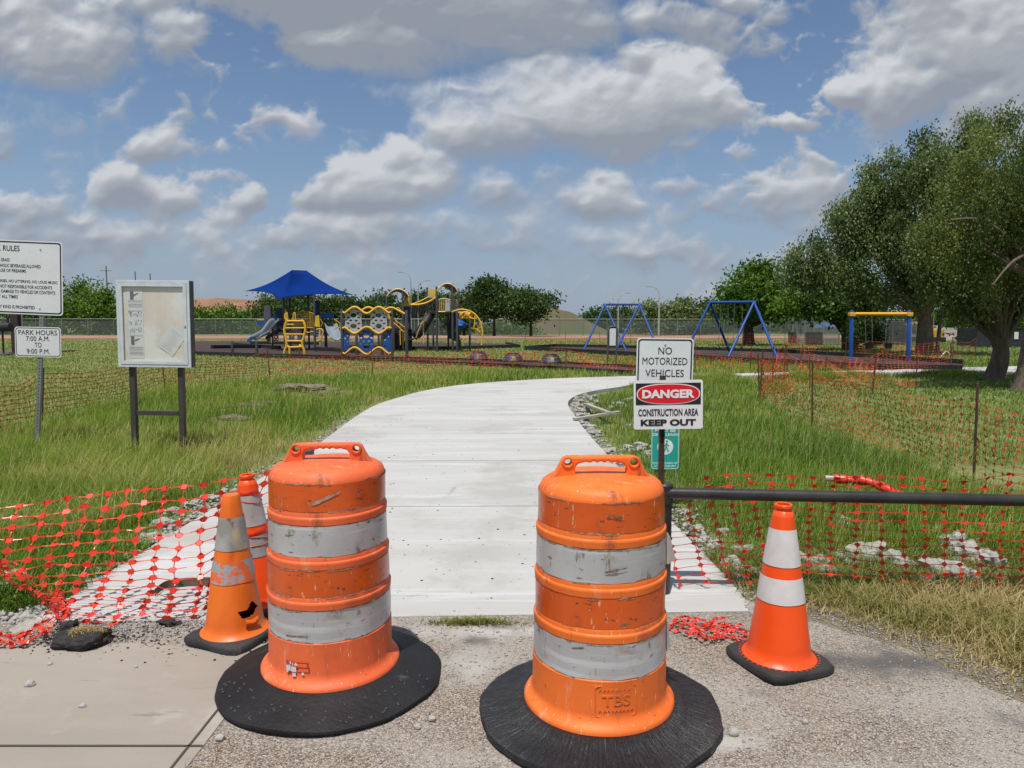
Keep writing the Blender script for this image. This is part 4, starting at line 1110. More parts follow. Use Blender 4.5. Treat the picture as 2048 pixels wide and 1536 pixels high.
V, Fc = plate2d(rrect(wB - .066, hB - .066, .004, 1, 0, bz), [rrect(wB - .150, hB - .150, .003, 1, 0, bz)], .014, .002); dr = MB().add(V, Fc, None, (0, -.022, 0)).build('door_frame', M_frame, t)
mb = MB(); mb.add(*MBlathe([(.013, 0), (.012, .006), (.005, .009), (.0005, .009)], (wB / 2 - .055, -.029, bz - .025))); mb.build('lock', M_alu, dr, smooth=True)
M_cork = mat('pale_plywood', (.76, .68, .58), .85, (.70, .62, .52), 1.6, stretch=(5, 1, .5), spots=[((.80, .78, .73), 2.0, .44, .60), ((.36, .28, .2), 18, .69, .76, (3, 1, .5)), ((.40, .30, .22), 3, .66, .8, (4, 1, .4))])
mb = MB(); mb.box((0, .000, bz), (wB - .03, .01, hB - .03)); bk = mb.build('back_panel', M_cork, t)
M_paper = mat('paper', (.72, .73, .73), .8, (.67, .68, .68), 4); M_ink = mat('grey_ink', (.16, .16, .17), .8); M_faint = mat('faint_ink', (.40, .40, .41), .8)
def paper(x0, x1, z0, z1, rot=0, nm='poster'):
    mb = MB(); w_, h_ = x1 - x0, z1 - z0; R = Matrix.Rotation(rot, 4, 'Y'); rows = []
    for i in range(7):
        rows.append([tuple(R @ Vector((w_ * (j / 4 - .5), -.002 - .004 * math.sin(i * 1.3 + j) ** 2 * (1 if rot else .3), h_ * (i / 6 - .5)))) for j in range(5)])
    mb.grid(rows)
    o = mb.build(nm, M_paper, t, smooth=True); o.location = ((x0 + x1) / 2, -.0045, (z0 + z1) / 2); return o
def bp(px, py): v = W(px, py, Yb); return v.x - cb.x, v.z + .06
x0, z1 = bp(250, 579.5); x1, z0 = bp(287.5, 716.5)
po_ = paper(x0, x1, z0, z1, 0)
ink = MB(); fa = MB(); w_, h_ = x1 - x0, z1 - z0
def ib(m_, u0, u1, v0, v1): m_.box((w_ * ((u0 + u1) / 2 - .5), -.0065, h_ * (.5 - (v0 + v1) / 2)), (w_ * abs(u1 - u0), .001, h_ * abs(v1 - v0)))
ib(ink, .20, .42, .02, .14); ib(ink, .18, .38, .68, .80)
for (y_) in (.06, .72): ink.tube([(w_ * -.08, -.0040, h_ * (.5 - y_ - .02)), (w_ * .22, -.0040, h_ * (.5 - y_ + .012))], [.006, .003], 6)
for v in (.15, .165, .20, .22, .24, .30, .66, .83, .85, .87, .90, .92, .94): ib(fa, .06, .94, v, v + .004)
for v, m_ in ((.31, ink), (.43, fa), (.54, fa)):
    rr = random.Random(int(v * 100))
    for q in range(26):
        u = rr.uniform(.05, .88); vv = v + rr.uniform(0, .07); ib(m_, u, u + rr.uniform(.01, .07), vv, vv + rr.uniform(.003, .014))
ink.build('print', M_ink, po_); fa.build('print', M_faint, po_)
x0, z1 = bp(322, 655); x1, z0 = bp(363, 706)
p2 = paper(x0, x1, z0 + .0, z1, .62, 'pinned_sheet')
fa = MB(); rr = random.Random(8)
for q in range(10):
    v = (q / 10 - .45) * .26; R = Matrix.Rotation(.62, 4, 'Y'); fa.box(R @ Vector((rr.uniform(-.01, .01), -.0072, v)), (.16 * rr.uniform(.5, 1), .001, .0012), M=R)
fa.build('print', M_faint, p2)
gm = bpy.data.materials.new('clear_glazing'); gm.use_nodes = True
nn, ll = gm.node_tree.nodes, gm.node_tree.links; nn.clear()
tr = nn.new('ShaderNodeBsdfTransparent'); gl = nn.new('ShaderNodeBsdfGlossy'); gl.inputs['Roughness'].default_value = .05; mx = nn.new('ShaderNodeMixShader'); mx.inputs[0].default_value = .05
oo = nn.new('ShaderNodeOutputMaterial'); ll.new(tr.outputs[0], mx.inputs[1]); ll.new(gl.outputs[0], mx.inputs[2]); ll.new(mx.outputs[0], oo.inputs[0])
mb = MB(); mb.box((0, -.020, bz), (wB - .14, .003, hB - .14)); mb.build('pane', gm, dr)

# ---- rubble, asphalt lump, boards
M_conc = mat('broken_concrete', (.36, .35, .32), .95, (.29, .28, .25), 8, bump=.8, bscale=30, spots=[((.20, .18, .15), 10, .54, .68), ((.46, .45, .43), 25, .6, .7)])
M_asph = mat('asphalt_lump', (.014, .0135, .0135), .85, (.03, .028, .027), 30, bump=1.0, bscale=70, spots=[((.16, .14, .12), 45, .68, .74)])
M_stone = mat('pale_stone', (.38, .37, .35), .9, (.30, .28, .26), 12, bump=.4, bscale=60)
def rock_mesh(sx, sy, sz, seed, sub=3, rough=.45):
    bm = bmesh.new(); bmesh.ops.create_icosphere(bm, subdivisions=sub, radius=1)
    o = Vector((seed * 1.37, seed * 2.11, seed * .73))
    for v in bm.verts:
        p = v.co.copy()
        q = Vector((p.x, p.y, p.z))
        m_ = max(abs(q.x), abs(q.y), abs(q.z)); q = q * (1 + .35 * (1 / max(m_, .58) - 1))     # blockier than a ball
        d = 1 + rough * mnoise.noise(p * 1.3 + o) + rough * .45 * mnoise.noise(p * 3.4 + o) + rough * .22 * mnoise.noise(p * 8 + o)
        q = q * d
        v.co = Vector((q.x * sx, q.y * sy, max(q.z, -.45) * sz))
    V = [tuple(v.co) for v in bm.verts]; Fc = [tuple(v.index for v in f.verts) for f in bm.faces]; bm.free()
    lo = min(v[2] for v in V)
    return [(x, y, z - lo) for x, y, z in V], Fc
def rock(name, label, cat, p, sx, sy, sz, seed, m, group=None, sub=4, rough=.62, sink=.38, rz=0):
    V, Fc = rock_mesh(sx, sy, sz, seed, sub, rough)
    o = mesh_obj(name, V, Fc, m); o.location = (p.x, p.y, float(p.z) - sz * sink); o.rotation_euler = (0, 0, rz)
    return tag(o, label, cat, group)
M_dirt = mat('dug_dirt', (.20, .165, .115), .95, (.14, .115, .08), 6, bump=1.0, bscale=30, detail=8, spots=[((.34, .30, .25), 18, .60, .68), ((.06, .045, .035), 12, .56, .66)])
for i, (px, py, sx, sy, sz) in enumerate(((612, 786, .85, .5, .30), (668, 792, .5, .3, .16), (478, 818, .45, .3, .14), (468, 842, .35, .3, .12), (522, 812, .4, .25, .12))):
    rock('dirt_heap', ('largest crumbly heap of dug earth in the grass right of the notice board', 'small earth heap on the path side of the largest heap', 'low brown earth patch in the grass behind the board', 'low earth patch with dry grass nearest the notice board', 'low earth patch between the board and the largest heap')[i], 'dirt heap', G(px, py, -.09), sx, sy, sz * .62, 210 + i, M_dirt, None, 5, .6, .42)
ap = G(166, 1287); al = thing('asphalt_lump', 'black asphalt lump with dead grass on top, on the sidewalk edge', 'asphalt lump', ap)
V, Fc = rock_mesh(.125, .085, .048, 3, 4, .3); mesh_obj('lump', V, Fc, M_asph, al)
V, Fc = rock_mesh(.036, .036, .05, 8, 3, .4); o = mesh_obj('small_lump', V, Fc, M_asph, al); o.location = (-.10, .06, .015)
rock('asphalt_chunk', 'small flat dark asphalt chunk under the net by the path corner', 'asphalt chunk', G(340, 1248), .05, .03, .02, 5, M_asph)
rb_ = 'broken concrete along the path edges'
LR = [(30, 1168, .07, .06), (18, 1180, .06, .05), (110, 1140, .11, .035), (330, 1052, .09, .05), (300, 1075, .08, .03), (345, 1030, .06, .05), (385, 1012, .10, .04), (420, 1000, .09, .04), (255, 1115, .08, .035), (230, 1135, .06, .03), (195, 1150, .05, .04), (185, 1165, .06, .03), (150, 1185, .06, .03), (60, 1262, .10, .03), (95, 1225, .07, .04), (70, 1225, .06, .035), (450, 985, .05, .03), (122, 993, .06, .05)]
for i, (px, py, s_, h_) in enumerate(LR):
    p = G(px, py, -.02); rock('concrete_chunk', 'pale broken concrete chunk beside the left edge of the path', 'concrete chunk', p, s_, s_ * .7, h_, 20 + i, M_conc, rb_, rz=i * 1.3)
RR = [(1600, 1128, .10, .07), (1565, 1135, .07, .05), (1630, 1135, .10, .06), (1690, 1120, .09, .05), (1740, 1118, .14, .08), (1785, 1130, .11, .08), (1810, 1142, .09, .06), (1880, 1150, .13, .09), (1900, 1105, .14, .11), (1940, 1125, .13, .12), (1985, 1138, .12, .09), (1850, 1165, .06, .04), (1700, 1132, .06, .04), (1960, 1092, .06, .04), (1675, 1050, .10, .07), (1490, 1110, .08, .05), (1465, 1140, .10, .07), (1500, 1148, .07, .04), (1430, 1100, .06, .06), (1410, 1085, .06, .05), (1445, 1068, .04, .04), (1520, 1160, .05, .04), (1480, 1165, .06, .04), (1995, 1095, .05, .04), (1650, 1150, .07, .05), (1930, 1160, .10, .06), (1365, 1030, .06, .05), (1395, 1060, .06, .03)]
for i, (px, py, s_, h_) in enumerate(RR):
    p = G(px, py, -.016); s_ *= .92; h_ *= 1.0; rock('concrete_chunk', 'pale broken concrete chunk in the grass behind the gate net', 'concrete chunk', p, s_, s_ * .75, h_, 60 + i, M_conc, 'broken concrete behind the gate', rz=i * 1.7)
FR = [(1275, 900, .20, .09), (1215, 905, .16, .05), (1300, 915, .12, .08), (1175, 858, .12, .07), (1190, 868, .10, .05), (1168, 848, .12, .07), (1240, 812, .22, .07), (1265, 803, .20, .08), (1225, 818, .16, .05), (1262, 852, .12, .03), (1165, 806, .12, .06), (1158, 815, .12, .06), (1180, 800, .10, .07), (1172, 797, .08, .09), (1190, 796, .08, .06), (1152, 812, .10, .07), (1160, 822, .13, .05), (1178, 812, .13, .06), (1170, 822, .10, .06), (1192, 806, .10, .05), (1155, 802, .1, .1), (1166, 832, .12, .05)]
for i, (px, py, s_, h_) in enumerate(FR):
    p = G(px, py, -.07); rock('concrete_chunk', 'pale concrete slab fragment at the inner bend of the path', 'concrete chunk', p, s_, s_ * .6, h_, 120 + i, M_conc if i % 3 else M_stone, 'concrete fragments at the path bend', rz=i * .9)
M_board = mat('grey_weathered_board', (.40, .37, .32), .9, (.30, .27, .23), 3, stretch=(1, 8, 8), bump=.3, bscale=40)
def board(label, p, q, w, th):
    p, q = Vector(p), Vector(q); d = q - p; L_ = d.length; mb = MB(); mb.box((0, 0, 0), (L_, w, th), bev=.004)
    o = mb.build('wooden_board', M_board); o.location = (p + q) / 2; o.rotation_euler = d.to_track_quat('X', 'Z').to_euler(); return tag(o, label, 'board', 'boards by the path bend')
board('long grey board lying across the grass at the path bend', G(1148, 838, .03), G(1240, 824, .10), .09, .04)
board('short grey board propped on the longer board at the path bend', G(1172, 808, .05), G(1218, 826, .10), .09, .04)
# wooden form stakes along the path's left edge
for i, (px, py) in enumerate(((752, 812), (764, 808), (668, 864))):
    p = G(px, py, -.06); mb = MB(); mb.box((0, 0, .08), (.04, .025, .16)); o = mb.build('form_stake', mat('raw_stake_wood', (.42, .31, .2), .9)); o.location = p
    tag(o, 'small wooden form stake beside the left edge of the path', 'stake', 'form stakes by the path')
# curved steel form lying on the path behind the cone
mb = MB(); c = [G(310, 1195), G(330, 1180), (G(365, 1174)), G(400, 1172), G(440, 1172), G(470, 1173)]
cp = curve_pts(c, 5); mb.grid([[(p.x, p.y, z) for p in cp] for z in (.006, .05)]); mb.grid([[(p.x, p.y + .012, z) for p in cp] for z in (.05, .006)]); mb.grid([[(p.x, p.y, .05) for p in cp], [(p.x, p.y + .012, .05) for p in cp]])
tag(mb.build('curved_form', mat('rusty_form_steel', (.17, .11, .07), .8, (.09, .06, .04), 9), smooth=False), 'curved rusty form strip lying on the path behind the worn cone', 'form strip')
# orange roll of netting left in the grass behind the gate
rl_ = thing('net_roll', 'rolled orange netting left lying in the grass behind the gate', 'net roll', G(1740, 968, -.04))
c = [W(1668, 950, 5.6), W(1700, 952, 5.55), W(1730, 954, 5.5), W(1765, 966, 5.4), W(1790, 978, 5.3), W(1812, 990, 5.2)]
cp = curve_pts([Vector((p.x, p.y, max(p.z - .03, .0))) for p in c], 5); mb = MB(); mb.tube(cp, [.034 + .005 * math.sin(i * .9) + .004 * math.sin(i * 2.3) for i in range(len(cp))], 12); mb.build('roll', M_net, rl_, smooth=True, world=True)
mb = MB()
for i in range(2, len(cp) - 1, 2):
    p = cp[i]; mb.tube([p + Vector((0.01 * math.cos(a), .040 * math.cos(a), .040 * math.sin(a))) for a in np.linspace(0, 6.0, 12)], .0025, 5)
mb.build('strands', M_pipe, rl_, world=True)
mb = MB(); mb.tube([cp[0] + Vector((-.06, .02, 0)), cp[0] + Vector((.02, 0, 0))], .022, 10); mb.build('cardboard_core', mat('card_core', (.5, .47, .42), .8), rl_, smooth=True, world=True)
# ------------------------------------------------------------------ playground
M_yel = mat('yellow_playground_paint', (.78, .43, .035), .4, (.72, .38, .03), 2)
M_yelp = mat('yellow_plastic', (.74, .50, .02), .45, (.66, .43, .02), 2)
M_dk = mat('charcoal_post', (.040, .042, .050), .5, (.055, .055, .062), 2)
M_blk = mat('black_deck', (.016, .016, .018), .6)
M_blue = mat('blue_plastic', (.008, .085, .36), .4, (.008, .07, .30), 2)
M_navy = mat('dark_blue_panel', (.010, .022, .085), .5)
M_bluep = mat('blue_swing_paint', (.006, .065, .29), .45, (.007, .055, .25), 3)
M_gryp = mat('grey_plastic', (.42, .44, .46), .5, (.36, .38, .40), 2)
M_slide = mat('grey_slide', (.22, .26, .30), .4, (.19, .23, .27), 2)
M_cloth = mat('blue_shade_cloth', (.0022, .028, .185), .9, (.002, .024, .16), .6, spec=.08)
M_chain = mat('chain_steel', (.20, .20, .19), .5, metal=.5)
M_bord = mat('black_border_plastic', (.010, .010, .011), .6, (.02, .02, .02), 3)
def T(mb, pts, r, Y=None, n=8, smooth=0):
    """Tube through (px, py[, Y]) sight positions at the distance Y."""
    P = [W(p[0], p[1], p[2] if len(p) > 2 else Y) for p in pts]
    if smooth: P = curve_pts(P, smooth)
    mb.tube(P, r, n)
def part(name, m, parent, fn, smooth=True):
    mb = MB(); fn(mb); return mb.build(name, m, parent, smooth=smooth, world=True)
def post(parent, px, ptop, Y, r=.065, m=None, name='post', zb=-.1):
    p = W(px, ptop, Y); mb = MB(); mb.lathe([(r, zb), (r, p.z - .03), (r * .8, p.z), (.001, p.z + .005)], 12, (p.x, Y, 0)); return mb.build(name, m or M_dk, parent, smooth=True, world=True)
def each(name, m, parent, fn, smooth=True): fn(Each(name, m, parent, smooth))
def panel(parent, name, m, outer, holes, Y, th=.04):
    """Flat board whose outline is given in sight positions at the distance Y."""
    k = Y / F; c = W(outer[0][0], outer[0][1], Y)
    def f(lp): return [(W(x, y, Y).x, W(x, y, Y).z) for x, y in lp]
    V, Fc = plate2d(f(outer), [f(h) for h in holes], th)
    return MB().add(V, Fc, None, (0, Y, 0)).build(name, m, parent, world=True)

# borders round the beds
def border(label, pxs, h=.24, group='black plastic borders of the mulch beds'):
    mb = MB(); P = [G(*p) for p in pxs]
    for a, b in zip(P[:-1], P[1:]):
        d = b - a; n = max(1, int(d.length / 1.25)); u = d.normalized()
        for k in range(n):
            m_ = a + d * ((k + .5) / n); mb.box((m_.x, m_.y, h / 2 - .09), (d.length / n - .015, .09, h), math.atan2(d.y, d.x), bev=.012)
    return tag(mb.build('bed_border', M_bord), label, 'bed border', group)
border('black bed border along the front of the shaded playground', [(300, 692), (390, 708), (560, 713.5), (700, 717.5), (785, 721)])
border('black bed border behind the climbing wall, in front of the towers', [(784, 697.2), (900, 697), (1040, 693.3), (1012, 687)])
border('low black bed border beside the three striped stepping pods', [(783, 720.5), (930, 727), (1130, 737), (1270, 745)], .16)
border('black border of the strip of mulch on its far side, behind the stepping pods', [(785, 716), (930, 719.5), (1130, 726), (1275, 734)], .16)
border('black border of the swing bed on its near side', [(1050, 697.5), (1270, 710), (1560, 726), (1760, 737), (1925, 740)], .26)
border('black border of the swing bed on its far side', [(1050, 697), (1110, 692.5), (1270, 695.5), (1560, 704), (1760, 716), (1925, 727)], .26)
# fallen timbers and loose border pieces on the left of the bed
def loose(label, a, b, s=.12):
    a, b = G(*a), G(*b); d = b - a; mb = MB(); mb.box((0, 0, 0), (d.length, s, s), bev=.015); o = mb.build('border_timber', M_bord); o.location = (a + b) / 2 + Vector((0, 0, s * .7 + .0)); o.rotation_euler = (0, .02, math.atan2(d.y, d.x))
    tag(o, label, 'timber', 'loose border timbers')
loose('loose black border timber lying behind the bed, nearest the notice board', (424, 700), (520, 696), .22)
loose('loose black border timber in the mulch in front of the deck', (470, 694), (560, 697), .2)
loose('long loose black border timber between the yellow climber and the wall', (630, 703), (720, 706), .2)
loose('loose black border timber lying behind the climbing wall', (690, 699), (790, 697), .2)
loose('black border timber at the bed edge behind the grey slide', (500, 690), (640, 689), .2)

# ---- shaded play structure
Y0 = 45.0
g0 = W(600, 690, Y0)
ps = thing('play_structure', 'play deck with grey slides under the peaked blue shade cloth', 'play structure', (g0.x, Y0, 0))
def canopy(mb):
    L_, Fp, R_, Bk = W(490, 582, 45.5), W(556, 599, 41.5), W(706, 589.5, 45.0), W(640, 576, 49.5)
    ra, rb = W(584, 540, 44.4), W(613, 541, 46.2)
    def side(a, b, ta, tb):
        rows = []
        for i in range(9):
            v = i / 8; row = []
            for j in range(17):
                u = j / 16
                e = a.lerp(b, u) + Vector((0, 0, .95 * u * (1 - u) * (a - b).length * .11)) + ((a + b) / -2 + (L_ + Fp + R_ + Bk) / 4) * (.16 * 4 * u * (1 - u))
                t = ta.lerp(tb, u); p = e.lerp(t, v); p.z -= .30 * math.sin(math.pi * v) * (1 - .4 * abs(2 * u - 1))
                p.z += .045 * math.sin(10 * v - 7 * u) * math.sin(math.pi * v) * math.sin(math.pi * u)
                row.append(p)
            rows.append(row)
        mb.grid(rows)
    side(L_, Fp, ra, ra); side(Fp, R_, ra, rb); side(R_, Bk, rb, rb); side(Bk, L_, rb, ra)
co = part('shade_cloth', M_cloth, ps, canopy)
s_ = co.modifiers.new('thick', 'SOLIDIFY'); s_.thickness = .02
for px, Y in ((567, 43), (579, 47), (616, 46.5), (628, 43.5)): post(ps, px, 592 if px > 600 else 596, Y)
for px, top, Y in ((543, 612, 46), (541, 690, 46), (513, 682, 40), (464, 682, 41), (592, 700, 42), (629, 652, 42.5), (605, 650, 44), (650, 650, 46), (652, 628, 46.5), (607, 668, 42)):
    if px in (541,): continue
    post(ps, px, top, Y, .075 if Y < 43 else .06)
each('deck', M_blk, ps, lambda mb: (mb.box(W(598, 655, 45), (2.7, 3.0, .14)), mb.box(W(553, 662, 46), (1.1, 1.6, .14))), False)
def bars(mb):
    for k in range(15):
        px = 586 + k * 2.95; T(mb, [(px, 654 + (k > 9) * .8), (px, 624.5 + .012 * (px - 606) ** 2 * .8)], .022, 43.5, 6)
    T(mb, [(584, 630), (590, 625.5), (606, 623), (620, 625), (628, 628)], .03, 43.5, 8, 4)
    T(mb, [(584, 654), (628, 656)], .03, 43.5)
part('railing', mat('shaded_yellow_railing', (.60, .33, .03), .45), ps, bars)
panel(ps, 'blue_panel', M_navy, [(551, 617), (566, 616), (566, 655), (551, 655)], [ell(558, 640, 4, 5)], 45.5)
panel(ps, 'blue_panel', M_blue, [(543, 634), (548, 630), (554, 634), (554, 650), (543, 650)], [ell(548, 642, 3, 4)], 44.8)
panel(ps, 'dark_panel', M_navy, [(627, 601), (640, 601), (640, 655), (627, 655)], [], 45)
panel(ps, 'yellow_panel', M_yelp, [(631, 632), (638, 630), (640, 654), (629, 654)], [], 43)
panel(ps, 'game_panel', M_gryp, [(528, 612), (535, 611), (541, 612), (541, 655), (528, 657)], [ell(534, 622, .9, 2), ell(533, 640, .8, 3)], 46)
panel(ps, 'roof_panel', M_blue, [(641, 627), (650, 625.5), (667, 627), (667, 635), (641, 636)], [], 45)
panel(ps, 'blue_panel', M_blue, [(514, 642), (528, 641), (528, 650), (514, 650)], [], 44)
for (o_, h_) in (([(578, 662), (590, 661), (588, 683), (578, 681)], [ell(584, 670, 2, 3)]), ([(594, 659), (608, 658), (606, 672), (602, 682), (595, 682)], [ell(600, 664, 2, 2)]), ([(631, 659), (642, 659), (640, 676), (632, 674)], [ell(636, 668, 2, 3)])):
    panel(ps, 'game_panel', mat('white_panel', (.60, .61, .63), .5), o_, [h_[0]], 44.2)
panel(ps, 'honeycomb_panel', M_blk, [(535, 662), (556, 660), (557, 682), (534, 683)], [ell(540 + 6 * i + 3 * (j % 2), 665 + 4.5 * j, 2.1, 1.6, 8) for i in range(3) for j in range(4)], 44.6)
def slide(mb, p, q, w, ax):
    """Trough slide from p down to q (points), ax across."""
    rows = []
    for t in np.linspace(0, 1, 14):
        c = p.lerp(q, t); c.z = p.z + (q.z - p.z) * (1 - math.cos(math.pi * min(1, t * 1.06 + .0))) / 2 * .55 + (q.z - p.z) * t * .45 + .06 * math.sin(t * 9)
        row = []
        for s in np.linspace(-1, 1, 9): row.append(c + ax * (w * s) + Vector((0, 0, .26 * abs(s) ** 3)))
        rows.append(row)
    mb.grid(rows)
sl = part('slide', M_slide, ps, lambda mb: slide(mb, W(556, 645, 43.6), W(512, 681, 41.2), .42, Vector((.35, .93, 0))))
m_ = sl.modifiers.new('thick', 'SOLIDIFY'); m_.thickness = .05
sl = part('slide', M_slide, ps, lambda mb: slide(mb, W(660, 655, 45), W(673, 682, 42.0), .40, Vector((.94, .30, 0))))
m_ = sl.modifiers.new('thick', 'SOLIDIFY'); m_.thickness = .06
part('slide_skirt', M_blk, ps, lambda mb: mb.grid([[W(562, 652, 43.7), W(548, 662, 43), W(530, 674, 42.2)], [W(562, 660, 43.7), W(550, 670, 43), W(532, 680, 42.2)]]), False)
panel(ps, 'ground_panel', M_blue, [(493, 682), (500, 674), (510, 672), (511, 676), (498, 684)], [], 41)
def hand(mb):
    T(mb, [(668, 638), (680, 646), (681, 680)], .025, 44); T(mb, [(667, 648), (680, 656)], .02, 44); T(mb, [(641, 638), (645, 646), (642, 653)], .02, 44)
    T(mb, [(514, 640), (528, 640)], .025, 44); T(mb, [(542, 659), (543, 686)], .03, 43)
each('handrail', M_yel, ps, hand)
each('twisted_climber', M_yel, ps, lambda mb: (T(mb, [(633, 659), (642, 658), (646, 664), (644, 672), (640, 680), (634, 682)], .045, 43, 8, 5), T(mb, [(640, 684), (640, 690)], .04, 43), T(mb, [(612, 664), (618, 665), (624, 663), (629, 665)], .03, 43, 8, 4)))

# ---- yellow ladder climber in front
Yc = 34.8
yc = thing('ladder_climber', 'curvy yellow ladder climber standing in front of the shaded deck', 'climber', (W(590, 710, Yc).x, Yc, 0))
def yl(mb):
    rL = [(572, 626.5), (570.5, 634), (573, 642), (571, 648), (569, 656), (569, 664), (571.5, 676), (573, 686), (573, 691), (570, 699), (567.5, 710)]
    rR = [(602, 642), (606, 642), (609, 648), (610.5, 656), (610, 664), (607, 676), (604.5, 684), (605, 692), (608, 701), (609, 711)]
    T(mb, rL, .058, Yc, 8, 4); T(mb, rR, .058, Yc, 8, 4)
each('side_rail', M_yel, yc, yl)
def rungs(mb):
    for y, a, b, r in ((642, 573, 604, .05), (649, 571, 588, .03), (656, 569.5, 610, .035), (668.5, 571, 607, .035), (682, 573.5, 604, .04)): T(mb, [(a, y), (b, y)], r, Yc)
    T(mb, [(572, 689), (579, 694.5), (605, 693.5)], .048, Yc, 8, 3)
each('rung', M_yel, yc, rungs)
part('leg', M_yel, yc, lambda mb: T(mb, [(579, 694), (579.5, 711)], .055, Yc - .1)); part('leg', M_yel, yc, lambda mb: T(mb, [(600, 690, Yc + .6), (598, 698, Yc + .8), (599, 709, Yc + .9)], .05))
each('hand_loop', M_yel, yc, lambda mb: (T(mb, [(572, 640), (571.5, 628), (574, 627), (575, 641)], .035, Yc, 8, 3), T(mb, [(586, 642), (587, 628), (590, 626), (591, 641)], .03, Yc + 1.2, 8, 3)))

# ---- climbing wall of grey and blue honeycomb panels
Yw = 35.2
cw = thing('climbing_wall', 'climbing wall of grey and blue pierced panels with wavy yellow rails', 'climbing wall', (W(735, 712, Yw).x, Yw, 0))
for px, top, Y in ((683.5, 617.5, Yw), (783.5, 619, Yw), (812.5, 621, 34.3), (763, 616, 37.5), (713, 671, 37.5)): post(cw, px, top, Y, .078)
def wav(mb, y, amp, ph=0, w=.06):
    pts = [(685, y + amp * .55)] + [(685 + 97 * q / 24, y - amp * math.sin(math.pi * (q / 24 * 4 - .5) + ph) * 1.0) for q in range(1, 24)] + [(782, y + amp * .55)]
    T(mb, pts, w, Yw - .09)
part('wavy_rail', M_yel, cw, lambda mb: wav(mb, 620.5, 6.5)); part('wavy_rail', M_yel, cw, lambda mb: wav(mb, 660.5, -6.5, math.pi * 0)); part('wavy_rail', M_yel, cw, lambda mb: wav(mb, 702, 7))
part('wavy_rail', M_yel, cw, lambda mb: T(mb, [(722, 622), (732, 616), (739, 615), (748, 619), (760, 625), (770, 620), (780, 615.5), (789, 617), (798, 622), (810, 628)], .06, 36.5, 8, 4))
def hexhole(cx, cy, w=12, h=20):
    return [ell(cx, cy - h * .52, 6.3, 4.6, 16), ell(cx, cy + h * .55, 6.5, 4.8, 16)] + [ell(cx + dx, cy + dy, 3.1, 1.9, 10, r) for dx, dy, r in ((-9, -16, .3), (9, -15, -.3), (-10.5, -6, -.2), (10.5, -6, .2), (-5.5, -.2, 0), (5.5, .2, 0), (-10.8, 5.5, .2), (10.8, 6, -.2), (-10, 16, -.3), (10, 16, .3))]
for cx in (707, 757.5):
    panel(cw, 'grey_panel', M_gryp, [(cx, 617), (cx + 10, 621.5), (cx + 17.5, 628), (cx + 16, 640), (cx + 17.5, 655), (cx + 10, 662), (cx, 666.5), (cx - 10, 662), (cx - 17.5, 655), (cx - 16, 640), (cx - 17.5, 628), (cx - 10, 621.5)], hexhole(cx, 641), Yw)
panel(cw, 'blue_panel', M_blue, [(717, 665), (726, 660), (732, 659), (740, 661), (748, 666), (746, 680), (749, 696), (740, 702), (733, 705), (725, 702), (716, 697), (719, 680)], hexhole(732.5, 682), Yw)
panel(cw, 'blue_panel', M_blue, [(685, 657), (692, 661), (700, 667), (698, 682), (700, 696), (692, 700), (685, 704)], [ell(691, 665, 2.6, 1.6, 10), ell(695, 671, 2.6, 1.7, 10), ell(690, 677, 2.8, 1.8, 10), ell(694, 684, 2.6, 1.7, 10), ell(690, 691, 2.8, 1.8, 10), ell(695, 695, 2, 1.4, 10)], Yw)
panel(cw, 'blue_panel', M_blue, [(765, 667), (773, 661), (781, 658), (781, 706), (773, 701), (765, 697), (767.5, 682)], [ell(771, 667, 2.6, 1.6, 10), ell(776, 673, 2.6, 1.7, 10), ell(771, 680, 2.8, 1.8, 10), ell(776, 687, 2.6, 1.7, 10), ell(771, 692, 2.8, 1.8, 10), ell(777, 698, 2, 1.4, 10)], Yw)

# ---- twin towers with a net bridge
Yt = 45.0
tw = thing('tower_structure', 'two open charcoal towers with arched roofs joined by a net bridge', 'play structure', (W(850, 690, Yt).x, Yt, 0))
for px, top, Y in ((756, 592, 46.5), (773, 585, 43.5), (805, 578, 43.5), (819, 590, 46.5), (854.5, 575, 46.5), (873, 573, 43.5), (904.5, 567, 43.5), (916.5, 577, 46.5), (896, 590, 46.5), (866, 600, 47), (914, 622, 42.5), (939.5, 634, 44), (797, 640, 45), (787, 658, 42)):
    post(tw, px, top, Y)
def arch(mb, x0, x1, yb, yt, Ya, Yb_):
    rows = []
    for Y in np.linspace(Ya, Yb_, 4):
        rows.append([W(x0 + (x1 - x0) * u - (Y - Ya) * 6.5, yb + (yt - yb) * math.sin(math.pi * u) ** .75 + (1 - u) * 0, Ya) + Vector((0, Y - Ya, 0)) for u in np.linspace(0, 1, 13)])
    mb.grid(rows)
for (x0, x1, yb, yt) in ((774, 818, 593, 578), (874, 916, 583, 567)):
    a_ = part('arched_roof', mat('smoked_roof', (.20, .21, .22), .5), tw, lambda mb: arch(mb, x0, x1, yb, yt, 43.5, 46.3)); a_.modifiers.new('thick', 'SOLIDIFY').thickness = .03
    def rim(mb):
        for Y in (43.45, 46.35):
            mb.tube([W(x0 + (x1 - x0) * u - (Y - 43.5) * 6.5, yb + (yt - yb) * math.sin(math.pi * u) ** .75, 43.5) + Vector((0, Y - 43.5, 0)) for u in np.linspace(0, 1, 13)], .05, 6)
        c = W(x0, yb, 43.5); mb.tube([c, c + Vector((-18 * 43.5 / F, 2.8, 0))], .045, 6); c = W((x0 + x1) / 2, yt, 43.5); mb.tube([c, c + Vector((-18 * 43.5 / F, 2.8, 0))], .03, 6)
    part('roof_rim', mat('pale_yellow_rim', (.74, .50, .22), .5), tw, rim)
each('deck', M_blk, tw, lambda mb: (mb.box(W(888, 625.5, 45), (1.65, 2.8, .12)), mb.box(W(790, 657, 45), (1.65, 2.8, .12))), False)
